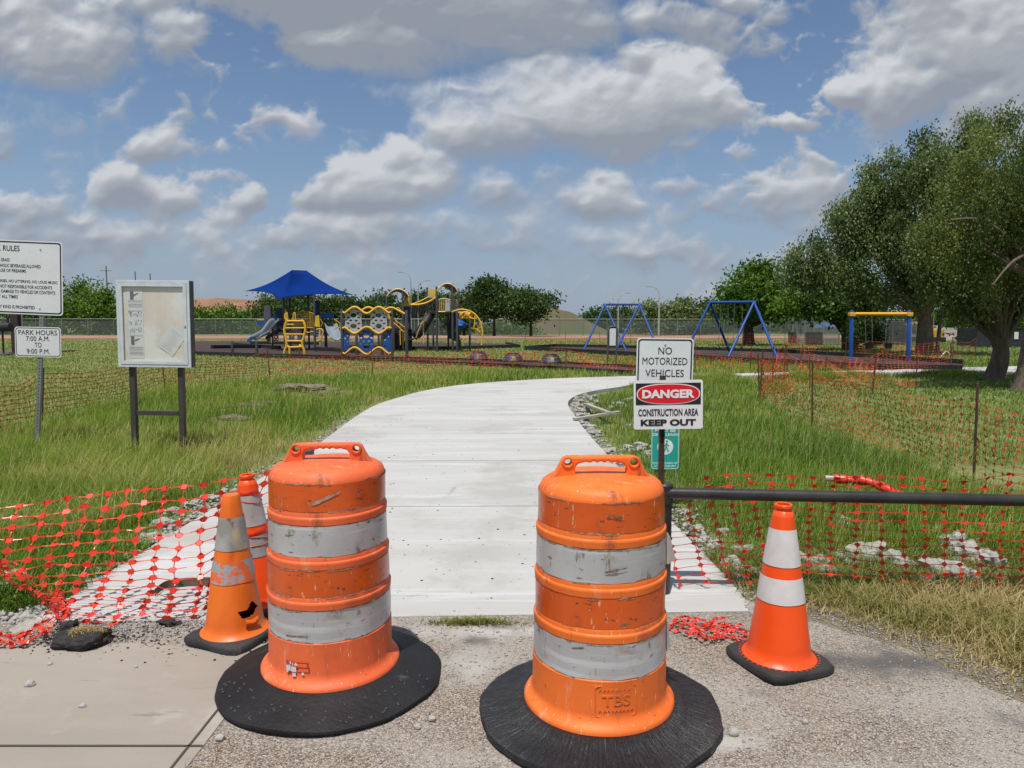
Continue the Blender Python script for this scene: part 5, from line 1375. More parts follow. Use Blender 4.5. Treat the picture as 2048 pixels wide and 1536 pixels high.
panel(tw, 'blue_panel', M_navy, [(806, 614), (820, 613), (820, 646), (806, 646)], [], 44.2)
panel(tw, 'yellow_panel', M_yelp, [(808, 594), (819, 594), (819, 612), (808, 612)], [ell(812, 600, 1, 3, 8), ell(815.5, 603, .9, 4, 8)], 45)
panel(tw, 'yellow_panel', M_yelp, [(856, 579), (871, 579), (871, 595), (856, 595)], [], 44)
panel(tw, 'grey_panel', M_gryp, [(856, 586), (860, 587), (862, 595), (856, 595.5)], [], 43.8); panel(tw, 'grey_panel', M_gryp, [(871, 587), (867.5, 589), (867, 595), (871, 595)], [], 43.8)
def cage(mb, px0, px1, y0, y1, n, Y):
    T(mb, [(px0, y0 + 1.5), ((px0 + px1) / 2, y0 - 1.5), (px1, y0 + 1.5)], .035, Y, 6, 4); T(mb, [(px0, y1), (px1, y1)], .04, Y, 6)
    for k in range(n): px = px0 + (px1 - px0) * k / (n - 1); T(mb, [(px, y0), (px, y1)], .024, Y, 6)
M_pyb = mat('pale_yellow_bars', (.72, .46, .16), .5)
part('railing', M_pyb, tw, lambda mb: cage(mb, 876, 901, 598.5, 623.5, 8, 43.6)); part('railing', M_pyb, tw, lambda mb: cage(mb, 906, 914, 600, 621, 2, 45))
panel(tw, 'game_panel', M_gryp, [(891.5, 599.5), (899.5, 600.5), (900, 622.5), (890, 622.5)], [ell(896, 603.5, 1.4, 1.4, 8), ell(895, 620, .8, .5, 8)], 43.5)
panel(tw, 'grey_panel', M_gryp, [(907, 600), (914, 602), (914, 620), (908, 620)], [], 45.2)
def bridge(mb, off=0):
    mb_ = [(820, 609.5), (828, 609.5), (838, 609), (852, 606), (864, 600), (872, 595)]
    T(mb, mb_, .06, 43.7, 8, 4); T(mb, [(820, 609.5), (828, 607.5), (840, 603), (852, 597), (858, 593.5)], .055, 46, 8, 4)
each('bridge_rail', M_yel, tw, bridge)
def bnet(mb):
    top = curve_pts([W(*p, 43.8) for p in ((821, 610), (838, 609.5), (852, 606.5), (872, 596))], 5); bot = curve_pts([W(*p, 44.6) for p in ((821, 636), (838, 635), (852, 631), (872, 624))], 5)
    for t in np.linspace(0, 1, 8): mb.tube([a.lerp(b, t) for a, b in zip(top, bot)], .018, 4)
    for i in range(0, 16):
        u = i / 15 * (len(top) - 1); a = top[int(u)]; b = bot[min(int(u) + 1, len(bot) - 1)]; mb.tube([a, b], .018, 4)
def bnet2(mb):
    top2 = [p + Vector((-.1, 2.0, .05)) for p in curve_pts([W(*p, 43.8) for p in ((821, 610), (838, 609.5), (852, 606.5), (872, 596))], 5)]; bot = [p + Vector((0, 1, 0)) for p in curve_pts([W(*p, 44.6) for p in ((821, 636), (838, 635), (852, 631), (872, 624))], 5)]
    for t in np.linspace(0, 1, 7): mb.tube([a.lerp(b, t) for a, b in zip(top2, bot)], .018, 4)
    for i in range(0, 14):
        u = i / 13 * (len(top2) - 1); mb.tube([top2[int(u)], bot[min(int(u) + 1, len(bot) - 1)]], .018, 4)
M_rope = mat('black_rope', (.014, .014, .016), .8)
part('bridge_net', M_rope, tw, bnet, False); part('bridge_net', M_rope, tw, bnet2, False)
def tubeslide(mb):
    T(mb, [(862, 627), (857, 634), (850, 647), (843, 660), (836, 668), (830, 674)], [.34, .36, .34, .32, .30, .28] * 1, 45.5, 12)
part('spiral_chute', M_blk, tw, lambda mb: mb.tube([W(862, 627, 45.5), W(856, 636, 45.3), W(850, 648, 45), W(843, 660, 44.8), W(835, 669, 44.6), W(829, 674, 44.5)], [.30, .32, .31, .29, .27, .24], 12))
each('chute_rail', mat('pale_yellow_rails', (.70, .47, .2), .5), tw, lambda mb: (T(mb, [(853, 624), (848, 636), (842, 650), (836, 663), (832, 676)], .028, 44.0), T(mb, [(842, 634), (848, 640), (846, 645), (840, 648)], .025, 44, 6, 4), T(mb, [(847, 645), (847, 687)], .035, 44.2), T(mb, [(836, 676), (836, 687)], .03, 44.2)))
part('blue_chute', M_blue, tw, lambda mb: mb.grid([[W(x, y, Y) for x, y in r] for r, Y in (([(912, 640), (916, 637), (924, 641), (934, 647)], 44), ([(914, 652), (918, 651), (926, 651), (934, 648)], 43.4), ([(914, 660), (918, 660), (926, 657), (932, 655)], 43.7), ([(914, 660), (918, 658), (926, 654), (932, 651)], 45))]), False)
part('dark_chute', M_blk, tw, lambda mb: mb.tube([W(906, 626, 45), W(908, 640, 45), W(902, 656, 45), W(904, 670, 44.6), W(916, 678, 44.4)], [.2, .26, .3, .3, .2], 10))
def over(mb):
    T(mb, [(904, 624), (912, 621), (922, 619), (932, 620), (941, 623), (949, 628), (957, 637), (962, 648), (964.5, 660), (965, 672), (963, 690)], .05, 42.6, 8, 4)
    T(mb, [(916, 625), (928, 624.5), (937, 623)], .05, 43.4, 8, 3); T(mb, [(942, 657), (950, 658), (957, 663), (962, 671)], .045, 43, 8, 4)
    T(mb, [(950, 630), (950, 636), (948, 657)], .035, 43); T(mb, [(960, 645), (957, 655), (955, 660), (960, 663), (963, 656)], .035, 42.8, 8, 4); T(mb, [(937, 635), (946, 637), (955, 636)], .035, 43, 8, 3)
part('overhead_climber', M_yel, tw, over)
def loops(mb):
    for k, px in enumerate((923, 926, 933, 936, 939, 941)):
        c = W(px, 631, 43.2); mb.tube([c + Vector((.09 * math.cos(a) + .05 * math.sin(a), .25 * math.cos(a), .19 * math.sin(a))) for a in np.linspace(0, 6.28, 15)[:-1]], .03, 6, closed=True)
each('ring_rung', M_yel, tw, loops)
def steps(mb):
    T(mb, [(766, 622), (776, 634), (786, 645), (798, 654), (803, 662)], .03, 43, 8, 3); T(mb, [(790, 640), (804, 651), (810, 655), (810, 682)], .03, 43); T(mb, [(794, 652), (808, 664)], .025, 43); T(mb, [(800, 660), (801, 690)], .03, 43)
    T(mb, [(775, 626), (781, 640), (779, 660), (776, 668)], .04, 42.5, 8, 4); T(mb, [(768, 616), (776, 612), (779, 622)], .03, 44, 8, 3); T(mb, [(790, 618), (797, 616), (804, 625)], .03, 43.5, 8, 3)
each('handrail', M_yel, tw, steps)
each('stair_step', M_blk, tw, lambda mb: [mb.box(W(797 + 5 * k, 660 + 4.6 * k, 44), (.55, .8, .10)) for k in range(5)] and mb.box(W(805, 676, 45.2), (1.2, .2, 1.1)), False)
# seat disc and small table posts near the tower
rk = part('small_table', M_blk, tw, lambda mb: (mb.lathe([(.35, 0), (.35, .05), (.001, .05)], 16, W(920, 679, 43)), mb.tube([W(920, 680, 43), W(920, 692, 43)], .05)))
part('table_leg', M_yel, tw, lambda mb: (T(mb, [(926, 691), (926, 680), (930, 676)], .035, 42.6)))

# ---- stepping pods (striped domes on a yellow post)
def pod(px, py, label):
    p = G(px, py); t = thing('stepping_pod', label, 'stepping pod', (p.x, p.y, 0), group='striped stepping pods in a row')
    M1 = bpy.data.materials.get('striped_pod_rubber')
    if M1 is None:
        M1 = mat('striped_pod_rubber', (.012, .012, .014), .6, (.02, .02, .024), 8, spots=[((.10, .10, .22), 5, .54, .60, (.4, .4, 5)), ((.30, .07, .04), 9, .60, .66, (1, 1, .6))])
    MB().lathe([(.36, .17), (.42, .20), (.30, .40), (.25, .455), (.20, .46), (.23, .47), (.22, .50), (.001, .505)], 20).build('dome', M1, t, smooth=True)
    MB().tube([(0.02, 0, -.1), (0.02, 0, .34)], .07, 10).build('post', M_yelp, t, smooth=True)
    MB().box((.03, -.30, .22), (.12, .14, .28), bev=.02).build('yellow_bracket', M_yelp, t)
pod(957, 727.5, 'striped stepping pod nearest the climbing wall'); pod(1026, 732, 'middle striped stepping pod on the strip of mulch'); pod(1102, 735, 'striped stepping pod nearest the grey activity stand')
# ---- grey stand with white panel
Ys = 29.5
st = thing('activity_stand', 'grey stand with a tall white panel under a rounded top', 'panel stand', (W(1226, 725, Ys).x, Ys, 0))
part('frame', mat('grey_stand', (.085, .088, .095), .5), st, lambda mb: T(mb, [(1214.5, 730), (1216.5, 665), (1218, 656), (1221, 653.5), (1226, 653), (1231, 653.5), (1233.5, 656), (1234.5, 665), (1231.5, 734)], .04, Ys, 8))
panel(st, 'white_panel', M_sign, [(1219, 657), (1225.5, 656), (1232, 657), (1231, 691), (1219, 691)], [], Ys, .03)
panel(st, 'back_plate', mat('grey_stand_plate', (.10, .10, .11), .5), [(1216, 660), (1220, 654), (1231, 654), (1234, 660), (1233, 693), (1217, 693)], [], Ys + .05, .02)

# ---- swings
def aswing(label, tl, tr, YL, YR, legs, seats):
    A, B = W(*tl, YL), W(*tr, YR)
    t = thing('swing_set', label, 'swing set', ((A.x + B.x) / 2, (YL + YR) / 2, 0), group='blue swing sets')
    part('top_beam', M_bluep, t, lambda mb: mb.tube([A + (A - B).normalized() * .12, B + (B - A).normalized() * .12], .075, 12))
    for top, (fx, fy) in legs:
        a = A if top == 0 else B; g = G(fx, fy)
        part('leg', M_bluep, t, lambda mb: mb.tube([a, Vector((g.x, g.y, -.05))], .065, 10))
    for (f0, f1, px, py, Y) in seats:
        a, b = A.lerp(B, f0), A.lerp(B, f1); c = W(px, py, (a.y + b.y) / 2); w = (b - a) * .5; hw = w.normalized() * .26
        s = part('swing_seat', M_blk, t, lambda mb: mb.grid([[c + hw * q + Vector((0, d, .17 * q * q)) for q in np.linspace(-1, 1, 9)] for d in (-.09, .09)]))
        s.modifiers.new('thick', 'SOLIDIFY').thickness = .03
        part('chain', M_chain, t, lambda mb: mb.tube([a, c - hw + Vector((0, 0, .17))], .014, 5)); part('chain', M_chain, t, lambda mb: mb.tube([b, c + hw + Vector((0, 0, .17))], .014, 5))
aswing('far blue swing set behind the grey activity stand', (1210, 609), (1279, 609), 47.5, 47.5, [(0, (1167, 700)), (0, (1252, 700)), (1, (1231, 700)), (1, (1317, 700))], [(.24, .39, 1241, 690, 0), (.54, .70, 1253, 689, 0)])
aswing('nearer blue swing set to the right of the no vehicles sign', (1420, 605), (1508, 604), 38.0, 36.5, [(0, (1368, 709)), (0, (1461, 706)), (1, (1456, 714)), (1, (1556, 717))], [(.26, .42, 1446, 697, 0), (.57, .74, 1475, 697.5, 0)])
def tot():
    Y = 30.8; t = thing('toddler_swing', 'yellow beam bucket swing on two blue posts', 'swing set', (W(1760, 722, Y).x, Y, 0))
    for px, top, bx, by in ((1703.5, 620, 1702, 716), (1818, 620, 1816.5, 725)):
        a = W(px, top, Y); g = W(bx, by, Y); part('post', M_bluep, t, lambda mb: mb.tube([(g.x, Y, -.1), (a.x, Y, a.z - .05), (a.x, Y, a.z)], [.085, .085, .06], 12))
    part('beam', M_yel, t, lambda mb: (mb.tube([W(1700, 628, Y), W(1821, 628, Y)], .075, 12), mb.box(W(1703.5, 628.5, Y), (.24, .24, .17), bev=.02), mb.box(W(1818, 628.5, Y), (.24, .24, .17), bev=.02)))
    for px, ch in ((1738, (1730, 1744)), (1777, (1774, 1787))):
        c = W(px, 691, Y)
        part('bucket_seat', M_blk, t, lambda mb: mb.lathe([(.08, -.14), (.13, -.13), (.15, .02), (.17, .10), (.14, .10), (.12, 0), (.001, -.1)], 12, c))
        for q, s in zip(ch, (-1, 1)): part('chain', M_chain, t, lambda mb: mb.tube([W(q, 630, Y), c + Vector((s * .14, 0, .1))], .014, 5))
tot()
# ------------------------------------------------------------------ fences, poles and things far back
M_stake = mat('rusty_stake', (.10, .045, .025), .85, (.06, .03, .02), 6)
M_fgalv = mat('fence_steel', (.26, .28, .28), .5, metal=.3)
def fence(label, stakes, h=.85, sp=.135, rows=9, m=None, sag=.12, slump=.0, seed=0, stake_h=None, core=.009, low=True, lean=0, w0=.0023):
    """Net fence between stakes given as ground sight positions (px, py, top lift)."""
    rnd = np.random.RandomState(seed); Gs = [G(p[0], p[1], -.05) for p in stakes]
    t = thing('safety_fence', label, 'safety fence', Gs[0], group='orange net fences round the works')
    for a in Gs:
        hh = (stake_h or h + .12) * rnd.uniform(.92, 1.08); o = MB().tube([(a.x, a.y, -.1), (a.x + rnd.uniform(-.06, .06), a.y + rnd.uniform(-.05, .05), hh)], .0145, 6).build('stake', M_stake, t, smooth=True, world=True)
    P = []; 
    for q, (a, b) in enumerate(zip(Gs[:-1], Gs[1:])):
        d = b - a; n = max(2, int(d.length / sp)); s_ = sag * rnd.uniform(.5, 1.5); nrm = Vector((-d.y, d.x, 0)).normalized(); ph = rnd.uniform(0, 6)
        f0 = stakes[q][2] if len(stakes[q]) > 2 else 1; f1 = stakes[q + 1][2] if len(stakes[q + 1]) > 2 else 1
        for i in range(n + (q == len(Gs) - 2)):
            u = i / n; p = a + d * u; top = h * (f0 + (f1 - f0) * u) - s_ * 4 * u * (1 - u) + .03 * math.sin(9 * u + ph)
            bot = .04 + .03 * math.sin(7 * u + ph)
            col = []
            for j in range(rows):
                v = j / (rows - 1); off = nrm * (.06 * math.sin(5 * u + 3 * v + ph) * (1 - abs(2 * u - 1)) + .10 * (1 - v) * math.sin(math.pi * u) * math.sin(ph))
                col.append((p.x + off.x + .02 * math.sin(11 * u + 5 * v), p.y + off.y, bot + (top - bot) * v + .015 * math.sin(13 * u + 2 * v + ph)))
            P.append(col)
    P = np.array(P); P = P + rnd.normal(0, .006, P.shape)
    V, Fc = net_mesh(P, core, .022, w0 * 1.6, w0 * .8 if not low else w0, .35, seed, low=low)
    mesh_obj('net', V, Fc, m or M_netfar, t, org=t.location); return t
fence('orange net fence crossing the mown grass on the right, nearest the gate', [(1519, 800, 1.0), (1624, 852, .92), (1947, 968, .95), (2330, 1090, 1)], .86, .135, 11, sag=.16, seed=1, stake_h=1.02, core=.0135, low=False, w0=.0026)
fence('orange net fence running back from the bunched net corner toward the swings', [(1519, 800, 1), (1545, 765, .85), (1568, 748, .9)], .86, .14, 10, sag=.2, seed=2, stake_h=.95)
fence('orange net fence across the left lawn behind the notice board', [(-150, 900, 1), (84, 846, 1), (330, 776, .95), (540, 757, .95), (745, 747, .9), (960, 741, .9), (1132, 738, .9), (1290, 748, .8)], .74, .15, 9, sag=.10, seed=3)
fence('orange net fence along the front edge of the swing bed', [(1390, 742, .9), (1500, 741, .8), (1575, 747, .9), (1650, 752, .6), (1745, 770, .9)], .72, .15, 8, sag=.15, seed=4)
fence('orange net fence in the shade between the toddler swing and the near tree', [(1600, 738, .9), (1690, 742, .6), (1765, 745, .9), (1835, 744, .8), (1902, 741, 1)], .80, .15, 8, sag=.2, seed=5)
fence('orange net fence below the toddler swing and the white side path', [(1620, 775, .6), (1745, 785, .9), (1830, 782, .4)], .62, .15, 7, sag=.2, seed=13)
fence('orange net fence behind the swing bed from the wooden pole to the dark container', [(1570, 703, 1), (1690, 706, .9), (1780, 715, .9), (1875, 716, .9), (1905, 728, 1), (1950, 716, 1)], .85, .2, 6, sag=.1, seed=6)
fence('long orange net fence on the far side of the swings', [(1050, 690, .9), (1130, 690, 1), (1200, 690, .9), (1290, 690, 1), (1400, 690, .9), (1500, 692, 1), (1590, 695, .9)], .9, .25, 5, sag=.1, seed=7)
fence('dark green net fence on the right of the near tree', [(1900, 742, 1), (2013, 742, 1), (2130, 744, 1)], .95, .2, 7, mat('dark_net_plastic', (.05, .055, .035), .7), .05, seed=8)
# bunched net at the corner stake
def bunch():
    a = G(1519, 800, -.05); P = np.zeros((9, 11, 3)); rnd = np.random.RandomState(12)
    b = G(1570, 768)
    for i in range(9):
        for j in range(11):
            u, v = i / 8, j / 10
            P[i, j] = (a.x + .75 * u + .05 * math.sin(7 * v), a.y + .3 * u + .12 * math.sin(5 * u + 4 * v), .1 + v * (.72 + .28 * math.exp(-((u - .62) / .16) ** 2)) - .25 * v * math.exp(-((u - .3) / .2) ** 2)); P[i, j] += rnd.normal(0, .022, 3)
    V, Fc = net_mesh(P, .015, .03, .007, .0038, 1.2, 3); tag(mesh_obj('safety_net', V, Fc, M_net), 'bunched bright orange net hooked over the corner stake in the tall grass', 'safety net')
bunch()

# chain-link fence across the back
def chainlink(label, x0, x1, Y0_, Y1_, h, sp):
    t = thing('chain_link_fence', label, 'chain link fence', (x0, Y0_, 0)); n = int(abs(x1 - x0) / sp)
    wire = see_through_mat('wire_mesh', (.20, .225, .22), .30)
    rail = MB().tube([(x0, Y0_, h), (x1, Y1_, h)], .045, 6).build('top_rail', M_fgalv, t, world=True)
    MB().grid([[(x0, Y0_ + .06, 0), (x1, Y1_ + .06, 0)], [(x0, Y0_ + .06, h - .05), (x1, Y1_ + .06, h - .05)]]).build('wire_mesh', wire, t, world=True)
    for k in range(n + 1):
        u = k / n; x, y = x0 + (x1 - x0) * u, Y0_ + (Y1_ - Y0_) * u
        MB().tube([(x, y, -.1), (x, y, h + .06)], .05 if k % 5 else .075, 6).build('fence_post', M_fgalv, t, smooth=True, world=True)
chainlink('tall chain link fence running across behind the playground', -84, 62, 103, 112, 2.45, 3.6)

# street lamps
M_lamp = mat('lamp_grey', (.42, .43, .44), .5)
def lamp(px, py, side, Y, label):
    a = W(px, py, Y); t = thing('street_lamp', label, 'street lamp', (a.x, Y, 0), group='street lamps behind the park')
    h = a.z
    MB().tube([(0, 0, -.1), (0, 0, h - 1.3)], [.14, .09], 8).build('pole', M_lamp, t, smooth=True)
    MB().tube(curve_pts([(0, 0, h - 1.3), (side * .12, 0, h - .7), (side * .55, 0, h - .2), (side * 1.1, 0, h)], 5), .06, 6).build('arm', M_lamp, t, smooth=True)
    MB().box((side * 1.5, 0, h), (.9, .3, .14), bev=.05).build('lamp_head', M_lamp, t, smooth=True)
lamp(821, 544, -1, 108, 'street lamp with arm to the left, above the left arched tower roof'); lamp(836, 561, 1, 112, 'street lamp with arm to the right, behind the net bridge')
lamp(1237, 586, 1, 112, 'street lamp with arm to the right, behind the far swing set'); lamp(1319, 573, -1, 102, 'street lamp with arm to the left, right of the far swing set')
M_wood = mat('pole_wood', (.20, .165, .125), .9, (.15, .12, .09), 2, stretch=(6, 6, .6), bump=.3)
def pole(px, ptop, pbase, Y, label, r=.12, arm=True, group='wooden utility poles behind the bushes'):
    a = W(px, ptop, Y); t = thing('utility_pole', label, 'utility pole', (a.x, Y, 0), group=group)
    MB().tube([(0, 0, -.2), (0, 0, a.z)], [r * 1.25, r], 8).build('pole', M_wood, t, smooth=True)
    if arm: MB().box((0, -.15, a.z - 1.0), (2.2, .1, .12)).build('crossarm', M_wood, t)
pole(212, 532, 0, 150, 'tall wooden utility pole above the bush left of the notice board'); pole(270, 543, 0, 160, 'wooden pole top above the left part of the notice board', arm=False); pole(300, 547, 0, 165, 'wooden pole top above the middle of the notice board', arm=False)
pole(1690.5, 640, 0, 47, 'thin wooden post beside the dark shrub under the trees', .09, False, None)
bx = thing('nest_box_pole', 'wooden pole with a dark box on top between the two big trees', 'pole', (W(1876, 700, 41).x, 41, 0))
pz = W(1876, 632, 41).z; MB().tube([(-.06, 0, -.1), (.06, 0, pz)], [.12, .10], 8).build('pole', M_wood, bx, smooth=True); MB().box((.07, 0, pz + .15), (.32, .32, .42), bev=.02).build('box', mat('dark_box', (.03, .028, .026), .8), bx)
MB().box((-.02, -.14, .5), (.12, .03, .2)).build('label_plate', M_white, bx)
pole(1868, 630, 0, 100, 'distant thin pole behind the white car', .07, False, None)

# ball court screens
Yk = 57.0
ct = thing('ball_court', 'ball court with tall wire fence and dark wind screens behind the trees', 'ball court', (W(1715, 690, Yk).x, Yk, 0))
M_scr = see_through_mat('wind_screen', (.022, .025, .028), .86); M_scr2 = see_through_mat('court_wire', (.15, .16, .17), .60)
def cpanel(x0, x1, y0, y1, m, Y, nm): MB().grid([[W(x0, y1, Y), W(x1, y1, Y)], [W(x0, y0, Y), W(x1, y0, Y)]]).build(nm, m, ct, world=True)
cpanel(1589, 1680, 638, 690, M_scr2, Yk, 'wire_panel'); cpanel(1734, 1840, 640, 690, see_through_mat('court_screen', (.10, .105, .11), .70), Yk, 'wire_panel')
cpanel(1576, 1592, 664, 687, M_scr, Yk - .3, 'wind_screen'); cpanel(1611, 1645, 664.5, 689, M_scr, Yk - .3, 'wind_screen'); cpanel(1744, 1812, 644, 689, see_through_mat('tall_screen', (.055, .058, .062), .80), Yk - .2, 'wind_screen')
for px, top in ((1585, 620), (1594, 640), (1611, 640), (1629, 640), (1647, 637), (1680, 640), (1710, 640), (1744, 638), (1775, 640), (1806, 640), (1824, 640), (1840, 638)):
    a = W(px, top, Yk); MB().tube([(a.x, Yk, -.1), (a.x, Yk, a.z)], .045, 6).build('fence_post', M_fgalv, ct, smooth=True, world=True)
MB().tube([W(1589, 638, Yk), W(1840, 640, Yk)], .03, 6).build('top_rail', M_fgalv, ct, world=True)
# blue shade beyond the court
bs = thing('blue_canopy', 'low blue canopy roof seen through the ball court fence', 'canopy', (W(1655, 690, 78).x, 78, 0))
a = W(1655, 645, 78); MB().grid([[W(1625, 655, 76), W(1680, 655, 76)], [W(1640, 645, 78), W(1672, 645, 78)], [W(1625, 655, 80), W(1680, 655, 80)]]).build('roof', mat('pale_blue_roof', (.06, .14, .36), .6), bs, world=True)
for px in (1628, 1678): MB().tube([W(px, 655, 77), (W(px, 655, 77).x, 77, -.1)], .06, 6).build('post', M_fgalv, bs, world=True)
# dark corrugated container
Yq = 52.0
kc = thing('steel_container', 'dark corrugated steel container with a white notice, behind the near tree', 'container', (W(1999, 692, Yq).x, Yq, 0))
w_ = 92 * Yq / F; zt = W(1999, 656, Yq).z
M_cont = mat('container_paint', (.020, .023, .032), .6, (.026, .03, .04), 2)
mb = MB(); n = 60; top = []; bot = []
for i in range(n + 1):
    x = -w_ / 2 + w_ * i / n; d = .03 * (1 if (i // 1) % 4 in (1, 2) else 0); top.append((x, -d, zt)); bot.append((x, -d, -.05))
mb.grid([bot, top]); mb.build('corrugated_side', M_cont, kc)
MB().box((0, 1.2, zt / 2), (w_, 2.3, zt)).build('body', M_cont, kc); MB().box((0, -.02, zt + .02), (w_ + .04, .12, .08)).build('top_rail', M_cont, kc)
MB().box((1.15, -.05, .78), (.30, .02, .52)).build('white_notice', M_white, kc)
# excavator behind the second tree
Ye = 68.0
ex = thing('excavator', 'yellow excavator with bent arm, partly hidden by a tree trunk', 'excavator', (W(1850, 685, Ye).x, Ye, 0))
M_ey = mat('excavator_yellow', (.56, .33, .04), .5, (.42, .25, .05), 3)
def xe(mb, pts, r): T(mb, pts, r, Ye, 6)
part('boom', M_ey, ex, lambda mb: (mb.tube([W(1855, 672, Ye), W(1838, 662, Ye), W(1832, 648, Ye), W(1806, 651, Ye)], [.35, .3, .26, .2], 4)), False)
part('stick', M_ey, ex, lambda mb: mb.tube([W(1806, 649, Ye), W(1801, 668, Ye)], [.2, .14], 4), False)
part('bucket', mat('bucket_steel', (.12, .10, .08), .7), ex, lambda mb: mb.box(W(1803, 674, Ye), (.7, .8, .6), bev=.1))
part('cab', M_ey, ex, lambda mb: (mb.box(W(1860, 669, Ye), (1.7, 1.8, 1.0), bev=.08), mb.box(W(1852, 664, Ye), (.8, 1.0, 1.3), bev=.08)), False)
part('track', M_blk, ex, lambda mb: [mb.box(W(1856, 681, Ye) + Vector((0, dy, .05)), (2.3, .45, .6), bev=.2) for dy in (-.8, .8)])
# white car far away
Yv = 118.0
cr = thing('parked_car', 'small white car parked far away beyond the dirt heap', 'car', (W(1866, 671, Yv).x, Yv, 0)); zb = 0
M_car = mat('car_white', (.70, .71, .72), .3); M_win = mat('car_window', (.03, .035, .04), .15)
MB().grid([[(x, y, z) for x, z in ((-2.2, .35), (-2.2, .85), (-1.3, .95), (-.7, 1.45), (.9, 1.45), (1.6, .95), (2.2, .85), (2.2, .35))] for y in (-.85, .85)]).build('body', M_car, cr)
mb = MB()
for y in (-.85, .85): mb.F.append(tuple(len(mb.V) + i for i in range(8))); mb.V += [(x, y, z) for x, z in ((-2.2, .35), (-2.2, .85), (-1.3, .95), (-.7, 1.45), (.9, 1.45), (1.6, .95), (2.2, .85), (2.2, .35))]
mb.build('body_side', M_car, cr)
for x0, x1 in ((-.95, .05), (.12, 1.2)): MB().box(((x0 + x1) / 2, -.86, 1.17), (x1 - x0 - .1, .01, .36)).build('window', M_win, cr)
for x in (-1.4, 1.4):
    mb = MB(); mb.tube([(x, -.90, .33), (x, -.70, .33)], .33, 14); mb.build('wheel', M_blk, cr)
# low white wall and dirt heap
rock('dirt_heap', 'pale heap of broken earth in front of the white car', 'dirt heap', G(1905, 679), 3.0, 2.0, .85, 401, mat('heap_earth', (.22, .17, .14), .95, (.28, .25, .22), .6), None, 4, .5)
mb = MB(); a = W(1925, 668, 112); mb.box((0, 0, .55), (7.5, .4, 1.1), bev=.05); o = mb.build('low_wall', mat('pale_wall', (.46, .45, .42), .9)); o.location = (a.x - 1, 112, 0); tag(o, 'low pale wall far away right of the white car', 'wall')
# pavilion post, grill and slab edge on the far left
Yl = 39.0
pvp = W(34.5, 700, Yl)
pv = thing('shelter_post', 'dark brown steel post under the park rules sign', 'post', (pvp.x, Yl, 0))
MB().box((0, 0, 1.9), (.40, .30, 4.0), bev=.01).build('column', mat('brown_steel', (.050, .026, .020), .6), pv); MB().box((0, 0, .03), (.6, .5, .06)).build('base_plate', mat('base_steel', (.06, .05, .045), .7), pv)
MB().tube([(.30, .1, 0), (.30, .1, 3.6)], .05, 8).build('downpipe', M_fgalv, pv, smooth=True)
mb = MB(); mb.box((pvp.x - 3.2, Yl + 1.5, -.03), (7.4, 6.0, .12), bev=.01); tag(mb.build('shelter_slab', mat('dark_slab', (.10, .09, .08), .9)), kind='structure')
bq = W(5, 654, 38); gr = thing('barbecue_grill', 'black barrel barbecue on a pedestal left of the brown shelter post', 'grill', (bq.x, 38, 0))
mb = MB(); mb.tube([(-.5, 0, bq.z), (.44, 0, bq.z), (.48, 0, bq.z)], [.24, .24, .18], 16); mb.build('barrel', M_blk, gr, smooth=True); MB().tube([(-.02, 0, 0), (-.02, 0, bq.z - .2)], .05, 8).build('pedestal', M_blk, gr, smooth=True); MB().tube([(.30, 0, bq.z + .2), (.30, 0, bq.z + .52)], .06, 8).build('chimney', M_blk, gr, smooth=True)
# small white bent pipe in the right-hand grass
pa = G(1892, 712); mb = MB(); mb.tube(curve_pts([(-.25, 0, .02), (-.05, 0, .25), (.08, 0, .25), (.22, 0, .08)], 5), .03, 8); o = mb.build('bent_pipe', M_white, smooth=True); o.location = (pa.x, pa.y, -.05); tag(o, 'small white bent pipe sticking out of the grass behind the orange net', 'pipe')
# ------------------------------------------------------------------ trees and bushes
M_bark = mat('grey_brown_bark', (.15, .115, .085), .95, (.09, .07, .052), 3, stretch=(5, 5, .8), bump=.9, bscale=14, spots=[((.24, .21, .18), 5, .6, .72, (2, 2, .5))])
M_barkd = mat('dark_bark', (.060, .048, .038), .95, (.04, .032, .026), 2, stretch=(4, 4, .7), bump=.6, bscale=10)
LM = dict(
    dark=leafmat('dark_foliage', [(0, (.024, .056, .016)), (.5, (.052, .100, .026)), (1, (.100, .155, .040))], .25),
    mid=leafmat('mid_foliage', [(0, (.030, .080, .012)), (.5, (.070, .150, .020)), (1, (.125, .215, .032))], .30),
    olive=leafmat('olive_foliage', [(0, (.050, .085, .026)), (.5, (.115, .165, .055)), (1, (.23, .285, .115))], .28),
    bright=leafmat('yellow_green_foliage', [(0, (.048, .080, .020)), (.5, (.105, .145, .040)), (.93, (.21, .25, .070)), (1, (.50, .37, .03))], .32),
    bush=leafmat('bush_foliage', [(0, (.042, .095, .012)), (.5, (.090, .175, .020)), (1, (.155, .245, .034))], .30))
